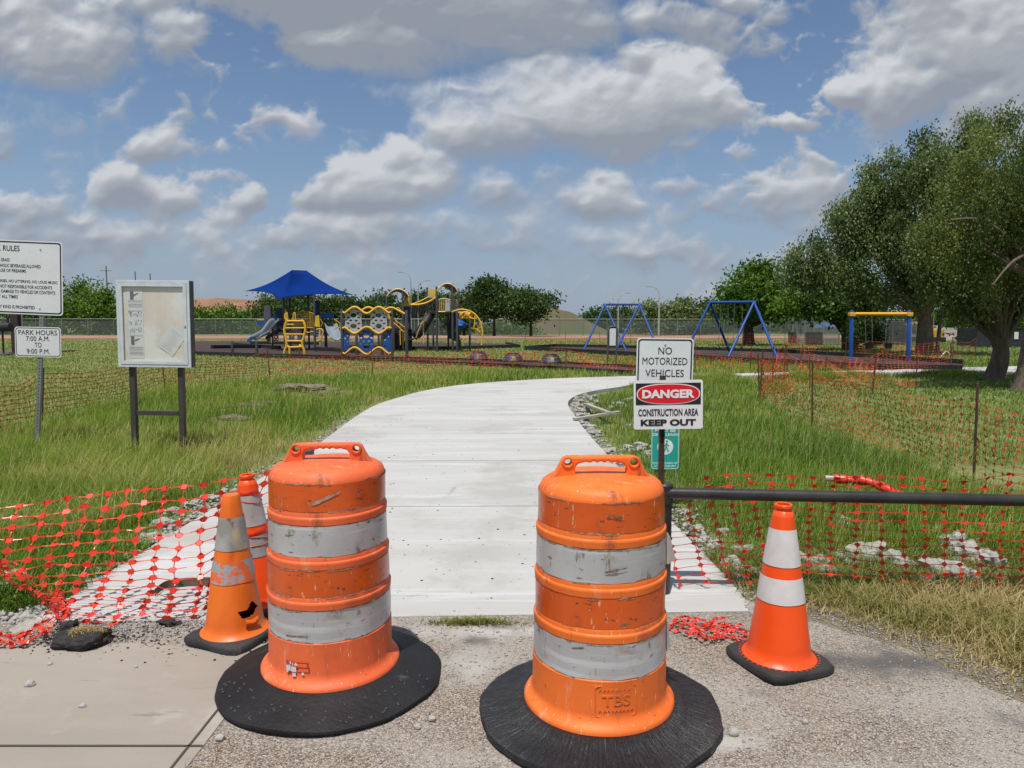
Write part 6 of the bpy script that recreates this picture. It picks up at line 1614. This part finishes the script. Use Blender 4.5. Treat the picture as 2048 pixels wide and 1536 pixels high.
def tree(name, label, cat, base, crown_c, crown_r, n_clump, n_leaf, leaf, lm, trunk_r=.2, fork=None, limbs=(), seed=0, clump=.30, droop=0.0, bark=None, group=None, lean=None, shell=.45, squash=.8, extra=(), twig=1.0):
    rnd = np.random.RandomState(seed); base = Vector(base)
    t = thing(name, label, cat, base, group=group)
    cc = np.array(crown_c, float) - np.array(base); cr = np.array(crown_r, float)
    # clump centres spread over the crown, more of them outside
    C = []
    while len(C) < n_clump:
        p = rnd.uniform(-1, 1, 3); r = np.linalg.norm(p)
        if r > 1 or r < shell * rnd.rand() ** .3: continue
        if p[2] < -.75: continue
        C.append(cc + p * cr * (1 - clump * .6))
    C = np.array(C)
    if len(extra): C = np.vstack([C, np.array([np.array(e) - np.array(base) for e in extra])])
    f = Vector(fork) - base if fork is not None else Vector((0, 0, max(cc[2] - cr[2] * .75, .5)))
    mb = MB()
    mid = f * .5 + (Vector(lean) if lean is not None else Vector((0, 0, 0)))
    tp = curve_pts([(0, 0, -.15), tuple(mid), tuple(f)], 5)
    k = len(tp); rs = [trunk_r * (1.0 - .38 * i / (k - 1)) for i in range(k)]; rs[0] = trunk_r * 1.45; rs[1] = trunk_r * 1.12
    if trunk_r: 
        mb.tube(tp, rs, 12)
        for c in C[rnd.permutation(len(C))[:14]]:
            c = Vector(c); m1 = f.lerp(c, .45) + Vector((rnd.uniform(-1, 1) * .06 * cr[0], rnd.uniform(-1, 1) * .06 * cr[1], -.08 * cr[2]))
            q = curve_pts([f * .96, m1, c], 5); n = len(q); mb.tube(q, [trunk_r * .42 * (1 - .85 * i / (n - 1)) for i in range(n)], 6)
        for lb in limbs:
            q = curve_pts([Vector(p) - base for p in lb[1]], 5); n = len(q); mb.tube(q, [lb[0] * (1 - .7 * i / (n - 1)) for i in range(n)], 8)
        tk = mb.build('trunk', bark or M_barkd, t, smooth=True)
    # leaves
    w = rnd.uniform(.6, 1.4, len(C)); idx = rnd.choice(len(C), n_leaf, p=w / w.sum())
    hue = rnd.uniform(-.34, .34, len(C))
    d = rnd.normal(0, 1, (n_leaf, 3)); d /= np.linalg.norm(d, axis=1)[:, None]
    rad = rnd.rand(n_leaf) ** .45
    size = clump * rnd.uniform(.6, 1.35, len(C))[idx]
    tw = max(n_leaf // 16, 40); ti = rnd.choice(len(C), tw, p=w / w.sum())
    dt = rnd.normal(0, 1, (tw, 3)); dt /= np.linalg.norm(dt, axis=1)[:, None]
    T = C[ti] + dt * (rnd.rand(tw) ** .42 * clump * rnd.uniform(.6, 1.35, len(C))[ti])[:, None] * np.array([cr[0], cr[1], cr[2] * squash])
    T += rnd.normal(0, .03, T.shape) * cr.mean()
    if droop: T[:, 2] -= (rnd.rand(tw) ** 3) * droop
    k_ = rnd.randint(0, tw, n_leaf); idx = ti[k_]
    P = T[k_] + rnd.normal(0, 1, (n_leaf, 3)) * leaf * np.array([1.5, 1.5, 1.1]) * twig
    if droop: P[:, 2] -= rnd.rand(n_leaf) ** 2 * leaf * 5
    P[:, 2] = np.maximum(P[:, 2], .25 if trunk_r else .05)
    tj = rnd.normal(0, .13, tw)
    A = rnd.normal(0, 1, (n_leaf, 3)); A[:, 2] -= .5 + 1.2 * (droop > 0); A /= np.linalg.norm(A, axis=1)[:, None]
    B = np.cross(A, rnd.normal(0, 1, (n_leaf, 3))); B /= np.linalg.norm(B, axis=1)[:, None]
    Ls = leaf * rnd.uniform(.6, 1.4, n_leaf)[:, None]
    V = np.stack([P - A * Ls * .5, P + B * Ls * .28, P + A * Ls * .5, P - B * Ls * .28], 1).reshape(-1, 3)
    q = np.arange(n_leaf * 4).reshape(-1, 4)
    tint = np.clip(.5 + hue[idx] + tj[k_] + rnd.normal(0, .10, n_leaf), 0, .92)
    tint[rnd.rand(n_leaf) < .006] = 1.0
    fast_mesh('crown' if trunk_r else 'foliage', V, q, np.zeros((0, 3), int), LM[lm], t, np.repeat(tint, 4))
    return t
def far_tree(px, py_top, wpx, Y, lm, label, seed, base_lift=.2, n=5200, trunk=.22, group='trees in a line behind the park', asym=0, leaf=None):
    top = W(px, py_top, Y); rx = wpx / 2 * Y / F; zb = (base_lift if base_lift != 0 else -.45) * top.z
    cz = (top.z + zb) / 2; rz = (top.z - zb) / 2
    tree('park_tree', label, 'tree', (top.x, Y, -.05), (top.x + asym, Y, cz), (rx, rx * .9, rz), 34, n, leaf or max(.30, .0042 * Y), lm, trunk, seed=seed, clump=.33, group=group, shell=.3)
FT = [(560, 588, 90, 118, 'dark', 'dark tree behind the left edge of the blue shade cloth'), (615, 582, 110, 112, 'dark', 'broad dark tree directly behind the blue shade cloth'), (668, 588, 90, 108, 'dark', 'dark tree behind the right side of the blue shade cloth'),
      (722, 590, 80, 112, 'dark', 'dark tree behind the grey climbing panels'), (766, 579, 84, 118, 'dark', 'dark tree behind the left arched tower'), (838, 578, 60, 116, 'dark', 'dark rounded tree behind the net bridge'), (880, 580, 70, 114, 'dark', 'dark tree behind the right arched tower'),
      (928, 584, 80, 104, 'dark', 'dark tree between the right tower and the two full trees'), (988, 552, 98, 96, 'dark', 'tallest full tree right of the playground towers'), (1062, 570, 100, 94, 'dark', 'wide full tree leaning right beside the grassy mound')]
for i, (px, pt, w_, Y, lm, lab) in enumerate(FT): far_tree(px, pt, w_ * (1.35 if i < 8 else 1.08), Y, lm, lab, 10 + i, .05 if i < 8 else .20, 7500 if i >= 8 else 5200)
FR2 = [(1196, 621, 44, 150, 'dark', 'small distant tree right of the grassy mound'), (1228, 618, 50, 145, 'dark', 'distant tree behind the far swing set, left part'), (1262, 614, 50, 140, 'dark', 'distant tree behind the far swing set, right part'), (1316, 593, 84, 116, 'olive', 'olive tree behind the lamp right of the far swing set'), (1366, 600, 80, 118, 'olive', 'olive tree between the two swing sets'), (1412, 602, 70, 122, 'dark', 'dark tree behind the nearer swing set, left leg')]
for i, (px, pt, w_, Y, lm, lab) in enumerate(FR2): far_tree(px, pt, w_ * 1.4, Y, lm, lab, 40 + i, -.25, 5600)
BK = [(1905, 612, 80, 125, 'mid', 'distant green tree behind the white car'), (1960, 606, 90, 120, 'mid', 'distant green tree above the dark container'), (2020, 610, 90, 118, 'mid', 'distant green tree at the right edge behind the near tree'), (1845, 622, 70, 130, 'mid', 'distant green tree behind the excavator'), (1780, 625, 80, 135, 'dark', 'distant dark tree behind the ball court'), (1700, 622, 90, 135, 'dark', 'distant dark tree behind the blue canopy'), (1610, 620, 90, 135, 'dark', 'distant dark tree behind the left end of the ball court'), (1478, 606, 120, 140, 'dark', 'distant dark tree behind the nearer swing set, right leg'), (2090, 604, 90, 118, 'mid', 'distant green tree beyond the right edge')]
for i, (px, pt, w_, Y, lm, lab) in enumerate(BK): far_tree(px, pt, w_ * 1.5, Y, lm, lab, 60 + i, -.3, 5200)
BU = [(160, 552, 110, 122, 'bush', 'tall bright bush behind the park hours sign', .0), (208, 566, 80, 118, 'bush', 'bright rounded bush left of the notice board', .0), (95, 566, 90, 126, 'bush', 'bright bush behind the park rules sign', .0), (20, 575, 110, 126, 'bush', 'bright bush at the left edge behind the grill', .0), (250, 585, 80, 125, 'bush', 'bright bush hidden mostly behind the notice board', 0),
      (405, 605, 70, 128, 'bush', 'low bright bush right of the notice board', .0), (455, 606, 80, 130, 'bush', 'low bright bush under the red earth bank', .0), (495, 622, 60, 128, 'mid', 'low bush left of the grey slide', .0), (330, 610, 90, 130, 'bush', 'low bush behind the notice board posts', .0)]
for i, (px, pt, w_, Y, lm, lab, bl) in enumerate(BU): far_tree(px, pt, w_, Y, lm, lab, 80 + i, bl, 4600, .0, 'bushes along the back fence')
LOW = [(700, 640, 120, 122, 'mid'), (800, 642, 120, 124, 'mid'), (560, 640, 120, 124, 'mid'), (900, 640, 110, 122, 'mid'), (1020, 644, 140, 120, 'mid'), (620, 640, 120, 126, 'mid')]
for i, (px, pt, w_, Y, lm) in enumerate(LOW):
    far_tree(px, pt, w_, Y, lm, ('low green bush under the dark trees behind the climbing wall', 'low green bush under the trees behind the left arched tower', 'low green bush under the trees left of the deck', 'low green bush behind the right arched tower', 'low green bush under the two full trees', 'low green bush behind the shaded deck')[i], 100 + i, 0, 2600, 0, 'low bushes under the far trees')

# nearer trees on the right
def TP(px, py, Y): return tuple(W(px, py, Y))
b = G(1497, 689); Y = b.y
tree('park_tree', 'green tree with a short trunk right of the nearer swing set', 'tree', b, TP(1508, 590, Y), (88 * Y / F, 80 * Y / F, 66 * Y / F), 46, 15000, .30, 'mid', .52, TP(1497, 650, Y), seed=5, clump=.30, shell=.35)
b = G(1700, 698); Y = b.y
tree('park_tree', 'green tree with dark leaning trunks behind the toddler swing', 'tree', b, TP(1668, 598, Y), (115 * Y / F, 90 * Y / F, 62 * Y / F), 52, 17000, .26, 'mid', .50, TP(1692, 650, Y), [(.30, [TP(1712, 690, Y), TP(1680, 655, Y), TP(1650, 615, Y)])], seed=6, clump=.28, shell=.3)
b = G(1698, 700)
tree('shrub', 'dark round shrub against the trunk behind the toddler swing', 'shrub', (b.x + .3, b.y - 1.2, -.05), (b.x + .6, b.y - 1.2, 1.1), (1.35, 1.0, 1.15), 18, 2600, .17, 'dark', 0, seed=7, clump=.45)
b = G(1850, 707); Y = b.y
tree('shade_tree', 'huge dark olive shade tree, its left side drooping over the ball court', 'tree', b, TP(1862, 435, Y), (178 * Y / F, 160 * Y / F, 185 * Y / F), 62, 110000, .15, 'olive', .50, TP(1850, 632, Y),
     [(.24, [TP(1851, 628, Y), TP(1820, 590, Y), TP(1790, 560, Y), TP(1760, 500, Y)]), (.22, [TP(1850, 630, Y), TP(1880, 590, Y), TP(1920, 560, Y)]), (.16, [TP(1790, 560, Y), TP(1760, 470, Y), TP(1660, 480, Y)])], seed=8, clump=.150, droop=1.3, bark=M_bark, shell=.62, squash=.75,
     extra=[TP(1600, 500, Y), TP(1585, 520, Y), TP(1640, 480, Y), TP(1620, 530, Y), TP(1680, 420, Y), TP(1745, 375, Y), TP(1790, 310, Y), TP(1850, 270, Y), TP(1705, 430, Y), TP(1650, 510, Y), TP(1740, 470, Y), TP(1700, 510, Y), TP(1950, 240, Y), TP(2010, 230, Y), TP(1660, 540, Y), TP(1720, 560, Y), TP(1780, 580, Y), TP(1830, 570, Y)])
b = G(1984, 756); Y = b.y
tree('shade_tree', 'near shade tree with a leaning forked brown trunk on the right', 'tree', b, TP(2015, 455, Y), (185 * Y / F, 150 * Y / F, 165 * Y / F), 60, 90000, .085, 'olive', .29, TP(2002, 684, Y),
     [(.20, [TP(2000, 692, Y), TP(1980, 650, Y), TP(1955, 600, Y), TP(1940, 540, Y)]), (.17, [TP(2004, 690, Y), TP(2022, 650, Y), TP(2060, 610, Y)]), (.12, [TP(1970, 625, Y), TP(1935, 605, Y), TP(1900, 600, Y)])], seed=9, clump=.165, droop=.9, bark=M_bark, lean=(.10, 0, 0), shell=.5,
     extra=[TP(1880, 470, Y), TP(1860, 520, Y), TP(1900, 560, Y), TP(1925, 580, Y)])
b = Vector((W(2054, 700, 17.5).x, 17.5, -.05)); Y = b.y
tree('shade_tree', 'yellow green drooping tree at the right edge, nearest of the trees', 'tree', b, TP(2085, 375, Y), (205 * Y / F, 170 * Y / F, 150 * Y / F), 62, 70000, .066, 'bright', .26, TP(2085, 560, Y),
     [(.07, [TP(2085, 560, Y), TP(2020, 480, Y), TP(1960, 440, Y - .5), TP(1900, 440, Y - .6)]), (.05, [TP(2085, 500, Y), TP(2030, 520, Y - 1), TP(1985, 570, Y - 1.2)])], seed=10, clump=.15, droop=1.1, bark=M_bark, shell=.55,
     extra=[TP(1880, 430, Y), TP(1900, 460, Y), TP(1920, 490, Y), TP(1870, 450, Y), TP(1960, 520, Y), TP(1985, 560, Y), TP(1990, 470, Y), TP(1930, 420, Y)])

# ------------------------------------------------------------------ grass
GR = dict(
    tall=leafmat('tall_grass_blades', [(0, (.085, .165, .022)), (.35, (.170, .275, .038)), (.65, (.285, .340, .068)), (.85, (.40, .37, .13)), (1, (.52, .43, .22))], .38),
    lawn=leafmat('lawn_blades', [(0, (.120, .205, .036)), (.4, (.190, .260, .056)), (.75, (.27, .285, .085)), (1, (.36, .31, .14))], .32),
    dry=leafmat('dry_grass_blades', [(0, (.105, .160, .026)), (.35, (.22, .22, .058)), (.7, (.36, .28, .12)), (1, (.50, .39, .21))], .25))
def blades(name, X, Y, H, Wd, lm, tint, seed, lean=.5, z0=None):
    rnd = np.random.RandomState(seed); n = len(X)
    Z = gz(X, Y) - .01 if z0 is None else z0
    a = rnd.uniform(0, 2 * np.pi, n); fx, fy = np.cos(a), np.sin(a)
    wind = .20
    lx = np.cos(a + np.pi / 2) * lean * rnd.uniform(.2, 1, n) + wind * .5; ly = np.sin(a + np.pi / 2) * lean * rnd.uniform(.2, 1, n) - .1
    V = []
    for tt, ww in ((0, 1), (.45, .8), (.8, .45)):
        cx = X + lx * H * tt ** 1.8; cy = Y + ly * H * tt ** 1.8; cz = Z + H * (tt - .22 * tt ** 2.5 * np.hypot(lx, ly))
        V += [np.stack([cx - fx * Wd * ww, cy - fy * Wd * ww, cz], -1), np.stack([cx + fx * Wd * ww, cy + fy * Wd * ww, cz], -1)]
    V.append(np.stack([X + lx * H, Y + ly * H, Z + H * (1 - .22 * np.hypot(lx, ly))], -1))
    V = np.stack(V, 1).reshape(-1, 3); b = (np.arange(n) * 7)[:, None]
    q = np.concatenate([b + np.array([[0, 1, 3, 2]]), b + np.array([[2, 3, 5, 4]])], 1).reshape(-1, 4); t = b + np.array([[4, 5, 6]])
    o = fast_mesh(name, V, q, t, GR[lm], None, np.repeat(np.clip(tint, 0, 1), 7)); tag(o, kind='stuff'); return o
rs = np.random.RandomState(77)
PATHP = [(p.x, p.y) for p in PATH_POLY]; ROADP = [(p.x, p.y) for p in ROAD_POLY]; SIDEP = [(p.x, p.y) for p in SIDE_POLY]
BEDS = [[(p.x, p.y) for p in q] for q in (MULCH_A, MULCH_B, MULCH_C)]
def free(X, Y, beds=True):
    m = ~inside(PATHP, X, Y) & ~inside(ROADP, X, Y) & ~inside(SIDEP, X, Y)
    if beds:
        for q in BEDS: m &= ~inside(q, X, Y)
    return m
def spread(n, y0, y1, xl=-.98, xr=.98):
    Y = y0 * (y1 / y0) ** rs.rand(n); return Y * rs.uniform(xl, xr, n), Y
dL = lambda X, Y: poly_dist([(p.x, p.y) for p in LEFT_C], X, Y)
dR = lambda X, Y: poly_dist([(p.x, p.y) for p in RIGHT_C], X, Y)
FLINE = [tuple(G(*p))[:2] for p in ((-150, 900), (84, 846), (330, 776), (540, 757), (745, 747), (960, 741), (1132, 738), (1290, 748))]
RLINE = [tuple(G(*p))[:2] for p in ((1519, 800), (1624, 852), (1947, 968), (2330, 1090))]
LAWN_L = [(-60, G(-150, 900).y)] + FLINE + [(FLINE[-1][0], 60), (-60, 60)]
LAWN_R = RLINE + [(30, RLINE[-1][1]), (30, 24), tuple(G(1700, 752))[:2], tuple(G(1560, 775))[:2]]
def clumpy(X, Y, s=2.2, k=3): return fbm(X, Y, s, k)
MOUNDS = [(G(612, 782), .75, .55), (G(655, 790), .5, .3), (G(480, 815), .45, .35), (G(455, 835), .35, .3), (G(470, 842), .35, .3)]
def bare(X, Y):
    m = np.zeros(len(X), bool)
    for p, a, b in MOUNDS: m |= (((X - p.x) / a) ** 2 + ((Y - p.y) / b) ** 2) < .9
    return m
# tall meadow left and right of the path
X, Y = spread(460000, 4.0, 34, -1.38, 1.38)
m = free(X, Y) & ~inside(LAWN_L, X, Y) & ~inside(LAWN_R, X, Y) & ~((X > .9) & (Y < 4.7))
cl = clumpy(X, Y); m &= (rs.rand(len(X)) < .30 + 1.2 * cl) & (~bare(X, Y) | (rs.rand(len(X)) < .12))
edge = np.minimum(dL(X, Y), dR(X, Y)); m &= rs.rand(len(X)) < .12 + sstep(.05, .45, edge)
X, Y, cl, edge = X[m], Y[m], cl[m], edge[m]
sc = np.maximum(1, Y / 7.5)
H = (.11 + .20 * rs.rand(len(X)) ** 1.3 + .22 * np.clip(cl - .45, 0, 1)) * (.35 + .65 * sstep(.1, .9, edge))
H *= np.where(X > 0, .80, 1.0) * np.where(Y < 5.2, .8, 1)
straw = fbm(X, Y, .55, 9)
zone = np.where((X < 0) & (Y < 10.0) & (Y > 6.5), .22 * sstep(-1.2, -3.5, X), 0) + .12 * sstep(11, 19, Y)
dead = fbm(X, Y, 1.1, 33)
tint = .30 + (straw - .5) * 1.0 + rs.normal(0, .17, len(X)) + zone - .08 * (X > 0) + .9 * np.clip(dead - .60, 0, 1) * 2.2
blades('tall_grass', X, Y, H, .0032 * sc * rs.uniform(.7, 1.3, len(X)), 'tall', tint, 1, .75)
# seed stalks standing over the meadow
X, Y = spread(9000, 4.6, 22); m = free(X, Y) & ~inside(LAWN_L, X, Y) & ~inside(LAWN_R, X, Y) & (dL(X, Y) > .4) & (dR(X, Y) > .4) & (fbm(X, Y, .8, 21) > .45)
X, Y = X[m], Y[m]; blades('seed_stalks', X, Y, rs.uniform(.32, .55, len(X)), .0020 * np.maximum(1, Y / 7), 'tall', .78 + rs.normal(0, .1, len(X)), 2, .55)
# tangled straw-coloured tufts in the left foreground
X, Y = spread(16000, 4.6, 8.6, -.95, -.2); m = free(X, Y) & (dL(X, Y) > .5) & (fbm(X, Y, 1.3, 61) > .50); X, Y = X[m], Y[m]
blades('straw_tufts', X, Y, rs.uniform(.16, .42, len(X)), .0026 * rs.uniform(.6, 1.2, len(X)), 'tall', .70 + rs.normal(0, .15, len(X)), 15, 1.5)
# broad-leaved weeds among the grass
X, Y = spread(7000, 4.3, 16); m = free(X, Y) & ~inside(LAWN_L, X, Y) & (fbm(X, Y, 1.6, 41) > .52) & ~((X > .9) & (Y < 4.7)); X, Y = X[m], Y[m]
blades('broad_weeds', X, Y, rs.uniform(.06, .20, len(X)), .0075 * np.maximum(1, Y / 9) * rs.uniform(.5, 1.2, len(X)), 'tall', .22 + rs.normal(0, .16, len(X)), 12, 1.5)
# rank grass along the far side path, hiding parts of it
c_ = np.array([(p.x, p.y) for p in RIGHT_C if p.y > 18 and 3.2 < p.x < 15]); i_ = rs.randint(0, len(c_) - 1, 30000); u_ = rs.rand(30000)[:, None]; q_ = c_[i_] * (1 - u_) + c_[i_ + 1] * u_
X = q_[:, 0] + rs.normal(0, .2, 30000); Y = q_[:, 1] - np.abs(rs.normal(0, .55, 30000)); m = free(X, Y) & (fbm(X, Y, .55, 51) > .44) ; X, Y = X[m], Y[m]
blades('verge_grass', X, Y, rs.uniform(.08, .24, len(X)) * (.6 + fbm(X, Y, .8, 52)), .0085 * rs.uniform(.6, 1.2, len(X)), 'tall', .42 + rs.normal(0, .18, len(X)), 14, .8)
# mown lawns
X, Y = spread(230000, 8.0, 75); m = free(X, Y) & (inside(LAWN_L, X, Y) | inside(LAWN_R, X, Y) | (Y > 34)); m &= rs.rand(len(X)) < .35 + .9 * clumpy(X, Y, 1.4, 6)
X, Y = X[m], Y[m]; sc = np.maximum(1, Y / 6.5)
tint = .52 + (fbm(X, Y, .35, 31) - .5) * .9 + rs.normal(0, .08, len(X)) - np.where(X > 0, .30, 0)
blades('mown_grass', X, Y, rs.uniform(.03, .085, len(X)) * np.minimum(sc, 1.8), .0042 * sc, 'lawn', tint, 3, .9)
# dry verge at the lower right, between gravel and gate
X = rs.uniform(.55, 4.2, 120000); Y = rs.uniform(2.0, 4.75, 120000); m = ~inside(PATHP, X, Y) & ~inside(SIDEP, X, Y); e = poly_dist([(p.x, p.y) for p in ROAD_C], X, Y); e = np.where(inside(ROADP, X, Y), -e, e)
m &= (rs.rand(len(X)) < .015 + .95 * sstep(-.06, .42, e + .30 * (fbm(X, Y, 2.4, 17) - .5)) * (.35 + clumpy(X, Y, 3.5, 8))) & (e > -.10) & ((X > 1.30) | (rs.rand(len(X)) < .12)); X, Y, e = X[m], Y[m], e[m]
tint = .62 - .55 * sstep(3.8, 4.3, Y + .15 * (fbm(X, Y, 2, 4) - .5)) - .34 * sstep(1.9, 2.6, X) * sstep(3.8, 3.2, Y) + (fbm(X, Y, 2.2, 12) - .5) * 1.0 + rs.normal(0, .20, len(X))
blades('dry_grass', X, Y, (.022 + .115 * rs.rand(len(X)) ** 1.6) * (.35 + .65 * sstep(-.05, .5, e)), .0024 * rs.uniform(.6, 1.3, len(X)), 'dry', tint, 4, 1.7, z0=np.full(len(X), -.014))
# green weeds at the left corner and a tuft where gravel meets the path, tufts in the sidewalk joint
X = rs.uniform(-3.6, -2.0, 14000); Y = rs.uniform(3.75, 4.9, 14000); m = free(X, Y) & (rs.rand(14000) < .3 + clumpy(X, Y, 3, 5)); X, Y = X[m], Y[m]
blades('weeds', X, Y, rs.uniform(.04, .14, len(X)), .0042 * rs.uniform(.6, 1.4, len(X)), 'tall', .12 + rs.normal(0, .15, len(X)), 5, 1.0)
c = G(945, 1245); X = c.x + rs.normal(0, .10, 900); Y = c.y + rs.normal(0, .02, 900)
blades('edge_tuft', X, Y, rs.uniform(.012, .04, 900), .0022, 'dry', .22 + rs.normal(0, .2, 900), 6, 1.4, z0=np.full(900, -.004))
u = rs.rand(700); jx = SIDE_A.x + (SIDE_B.x - SIDE_A.x) * (u * 1.3) + .04 + rs.normal(0, .025, 700); jy = SIDE_A.y + (SIDE_B.y - SIDE_A.y) * (u * 1.3) + rs.normal(0, .02, 700); k_ = (u > .62) & (fbm(jx, jy, 6, 3) > .42)
blades('joint_weeds', jx[k_], jy[k_], rs.uniform(.01, .06, k_.sum()), .0018, 'dry', .62 + rs.normal(0, .2, k_.sum()), 7, 1.3, z0=np.full(k_.sum(), -.004))
# dead grass on the asphalt lump
X = ap.x + rs.uniform(-.06, .10, 900); Y = ap.y + rs.normal(.015, .030, 900); blades('dead_grass', X, Y, rs.uniform(.006, .018, 900), .0016, 'dry', .80 + rs.normal(0, .14, 900), 8, 2.2, z0=.052 * np.sqrt(np.clip(1 - ((X - ap.x) / .13) ** 2 - ((Y - ap.y) / .09) ** 2, .05, 1)) + .014)

# ------------------------------------------------------------------ loose stones and crumbs
def pebbles(name, X, Y, Z, S, m, seed):
    rnd = np.random.RandomState(seed); n = len(X)
    base = np.array([(1, 0, 0), (.3, .95, 0), (-.8, .6, 0), (-.8, -.6, 0), (.3, -.95, 0), (.1, .1, .75), (-.2, -.1, -.4)])
    R = rnd.uniform(.65, 1.25, (n, 7, 3)); an = rnd.uniform(0, 6.28, n); c, s = np.cos(an), np.sin(an)
    V = base[None] * R; x = V[..., 0] * c[:, None] - V[..., 1] * s[:, None]; y = V[..., 0] * s[:, None] + V[..., 1] * c[:, None]
    V = np.stack([x * S[:, None] + X[:, None], y * S[:, None] * .8 + Y[:, None], V[..., 2] * S[:, None] * .7 + Z[:, None]], -1).reshape(-1, 3)
    f = np.array([(0, 1, 5), (1, 2, 5), (2, 3, 5), (3, 4, 5), (4, 0, 5), (1, 0, 6), (2, 1, 6), (3, 2, 6), (4, 3, 6), (0, 4, 6)])
    t = (np.arange(n) * 7)[:, None, None] + f[None]
    return tag(fast_mesh(name, V, np.zeros((0, 4), int), t.reshape(-1, 3), m), kind='stuff')
n = 9000; X = rs.uniform(-1.6, 2.4, n); Y = rs.uniform(1.9, 3.9, n); m = inside(ROADP, X, Y) & ~inside(SIDEP, X, Y) & (rs.rand(n) < .25 + .9 * fbm(X, Y, 1.5, 14)); X, Y = X[m], Y[m]
pebbles('gravel', X, Y, np.full(len(X), -.002), .003 + .007 * rs.rand(len(X)) ** 3, M_stone, 1)
C_ = np.array([(p.x, p.y) for p in ROAD_C if p.x > 1.0]); i_ = rs.randint(0, len(C_) - 1, 3600); u_ = rs.rand(3600)[:, None]; P_ = C_[i_] * (1 - u_) + C_[i_ + 1] * u_; X = P_[:, 0] + rs.normal(.10, .12, 3600); Y = P_[:, 1] + rs.normal(.10, .12, 3600)
pebbles('verge_gravel', X, Y, np.full(3600, -.006), .002 + .008 * rs.rand(3600) ** 2.5, M_stone, 9)
n = 2600; X = rs.normal(0, 1, n) * .5 - 1.75; Y = 3.52 + rs.normal(0, .09, n) + .05 * rs.rand(n); m = (Y < 3.82) & (Y > 3.2); X, Y = X[m], Y[m]
pebbles('gravel_crumbs', X, Y, np.full(len(X), .001), .002 + .008 * rs.rand(len(X)) ** 3, M_stone, 2)
n = 1300; X = np.r_[rs.normal(-2.15, .16, 700), rs.uniform(-2.4, -1.1, 600)]; Y = np.r_[3.42 + rs.normal(0, .06, 700), 3.45 + rs.normal(0, .12, 600)]
pebbles('asphalt_crumbs', X, Y, np.full(n, .002), .002 + .007 * rs.rand(n) ** 2, M_asph, 3)
# broken crumbs along both path edges, twigs of debris on the slab
def along(c, n, w, sd, side):
    C = np.array([(p.x, p.y) for p in c]); i = rs.randint(0, len(C) - 1, n); u = rs.rand(n)[:, None]; P = C[i] * (1 - u) + C[i + 1] * u; return P[:, 0] + side * np.abs(rs.normal(0, w, n)), P[:, 1] + rs.normal(0, w * .3, n)
X, Y = along(LEFT_C[:40], 2600, .10, 1, -1); m = Y < 16; X, Y = X[m], Y[m]; pebbles('edge_crumbs', X, Y, gz(X, Y) + .01, .008 + .03 * rs.rand(len(X)) ** 3, M_conc, 4)
X, Y = along(RIGHT_C[:50], 2600, .11, 1, 1); m = Y < 17; X, Y = X[m], Y[m]; pebbles('edge_crumbs', X, Y, gz(X, Y) + .01, .008 + .035 * rs.rand(len(X)) ** 3, M_conc, 5)
n = 900; X, Y = spread(n, 3.9, 16, -.35, .2); m = inside(PATHP, X, Y) & (rs.rand(n) < fbm(X, Y, .8, 5) * 1.3); X, Y = X[m], Y[m]; pebbles('path_crumbs', X, Y, np.full(len(X), .001), .003 + .010 * rs.rand(len(X)) ** 3, M_asph, 6)
# a few single pale stones on the sidewalk
for i, (px, py, s_) in enumerate(((60, 1371, .022), (165, 1414, .013), (100, 1329, .012), (272, 1335, .009), (865, 1440, .016), (1468, 1468, .020), (440, 1478, .018), (1610, 1445, .012), (835, 1455, .014))):
    rock('stone', ('largest pale stone lying alone on the sidewalk', 'small pale stone in the middle of the sidewalk slab', 'pale stone on the sidewalk below the asphalt lump', 'tiny pale stone on the sidewalk left of the worn cone', 'pale stone on the gravel right of the flat rubber base', 'pale stone on the gravel right of the ribbed tyre base', 'pale stone in the weeds at the sidewalk joint', 'small stone on the gravel below the bright cone', 'grey stone on the gravel between the two drums')[i], 'stone', G(px, py, 0), s_, s_ * .8, s_ * .75, 300 + i, M_stone, None, 2, .3, .1)
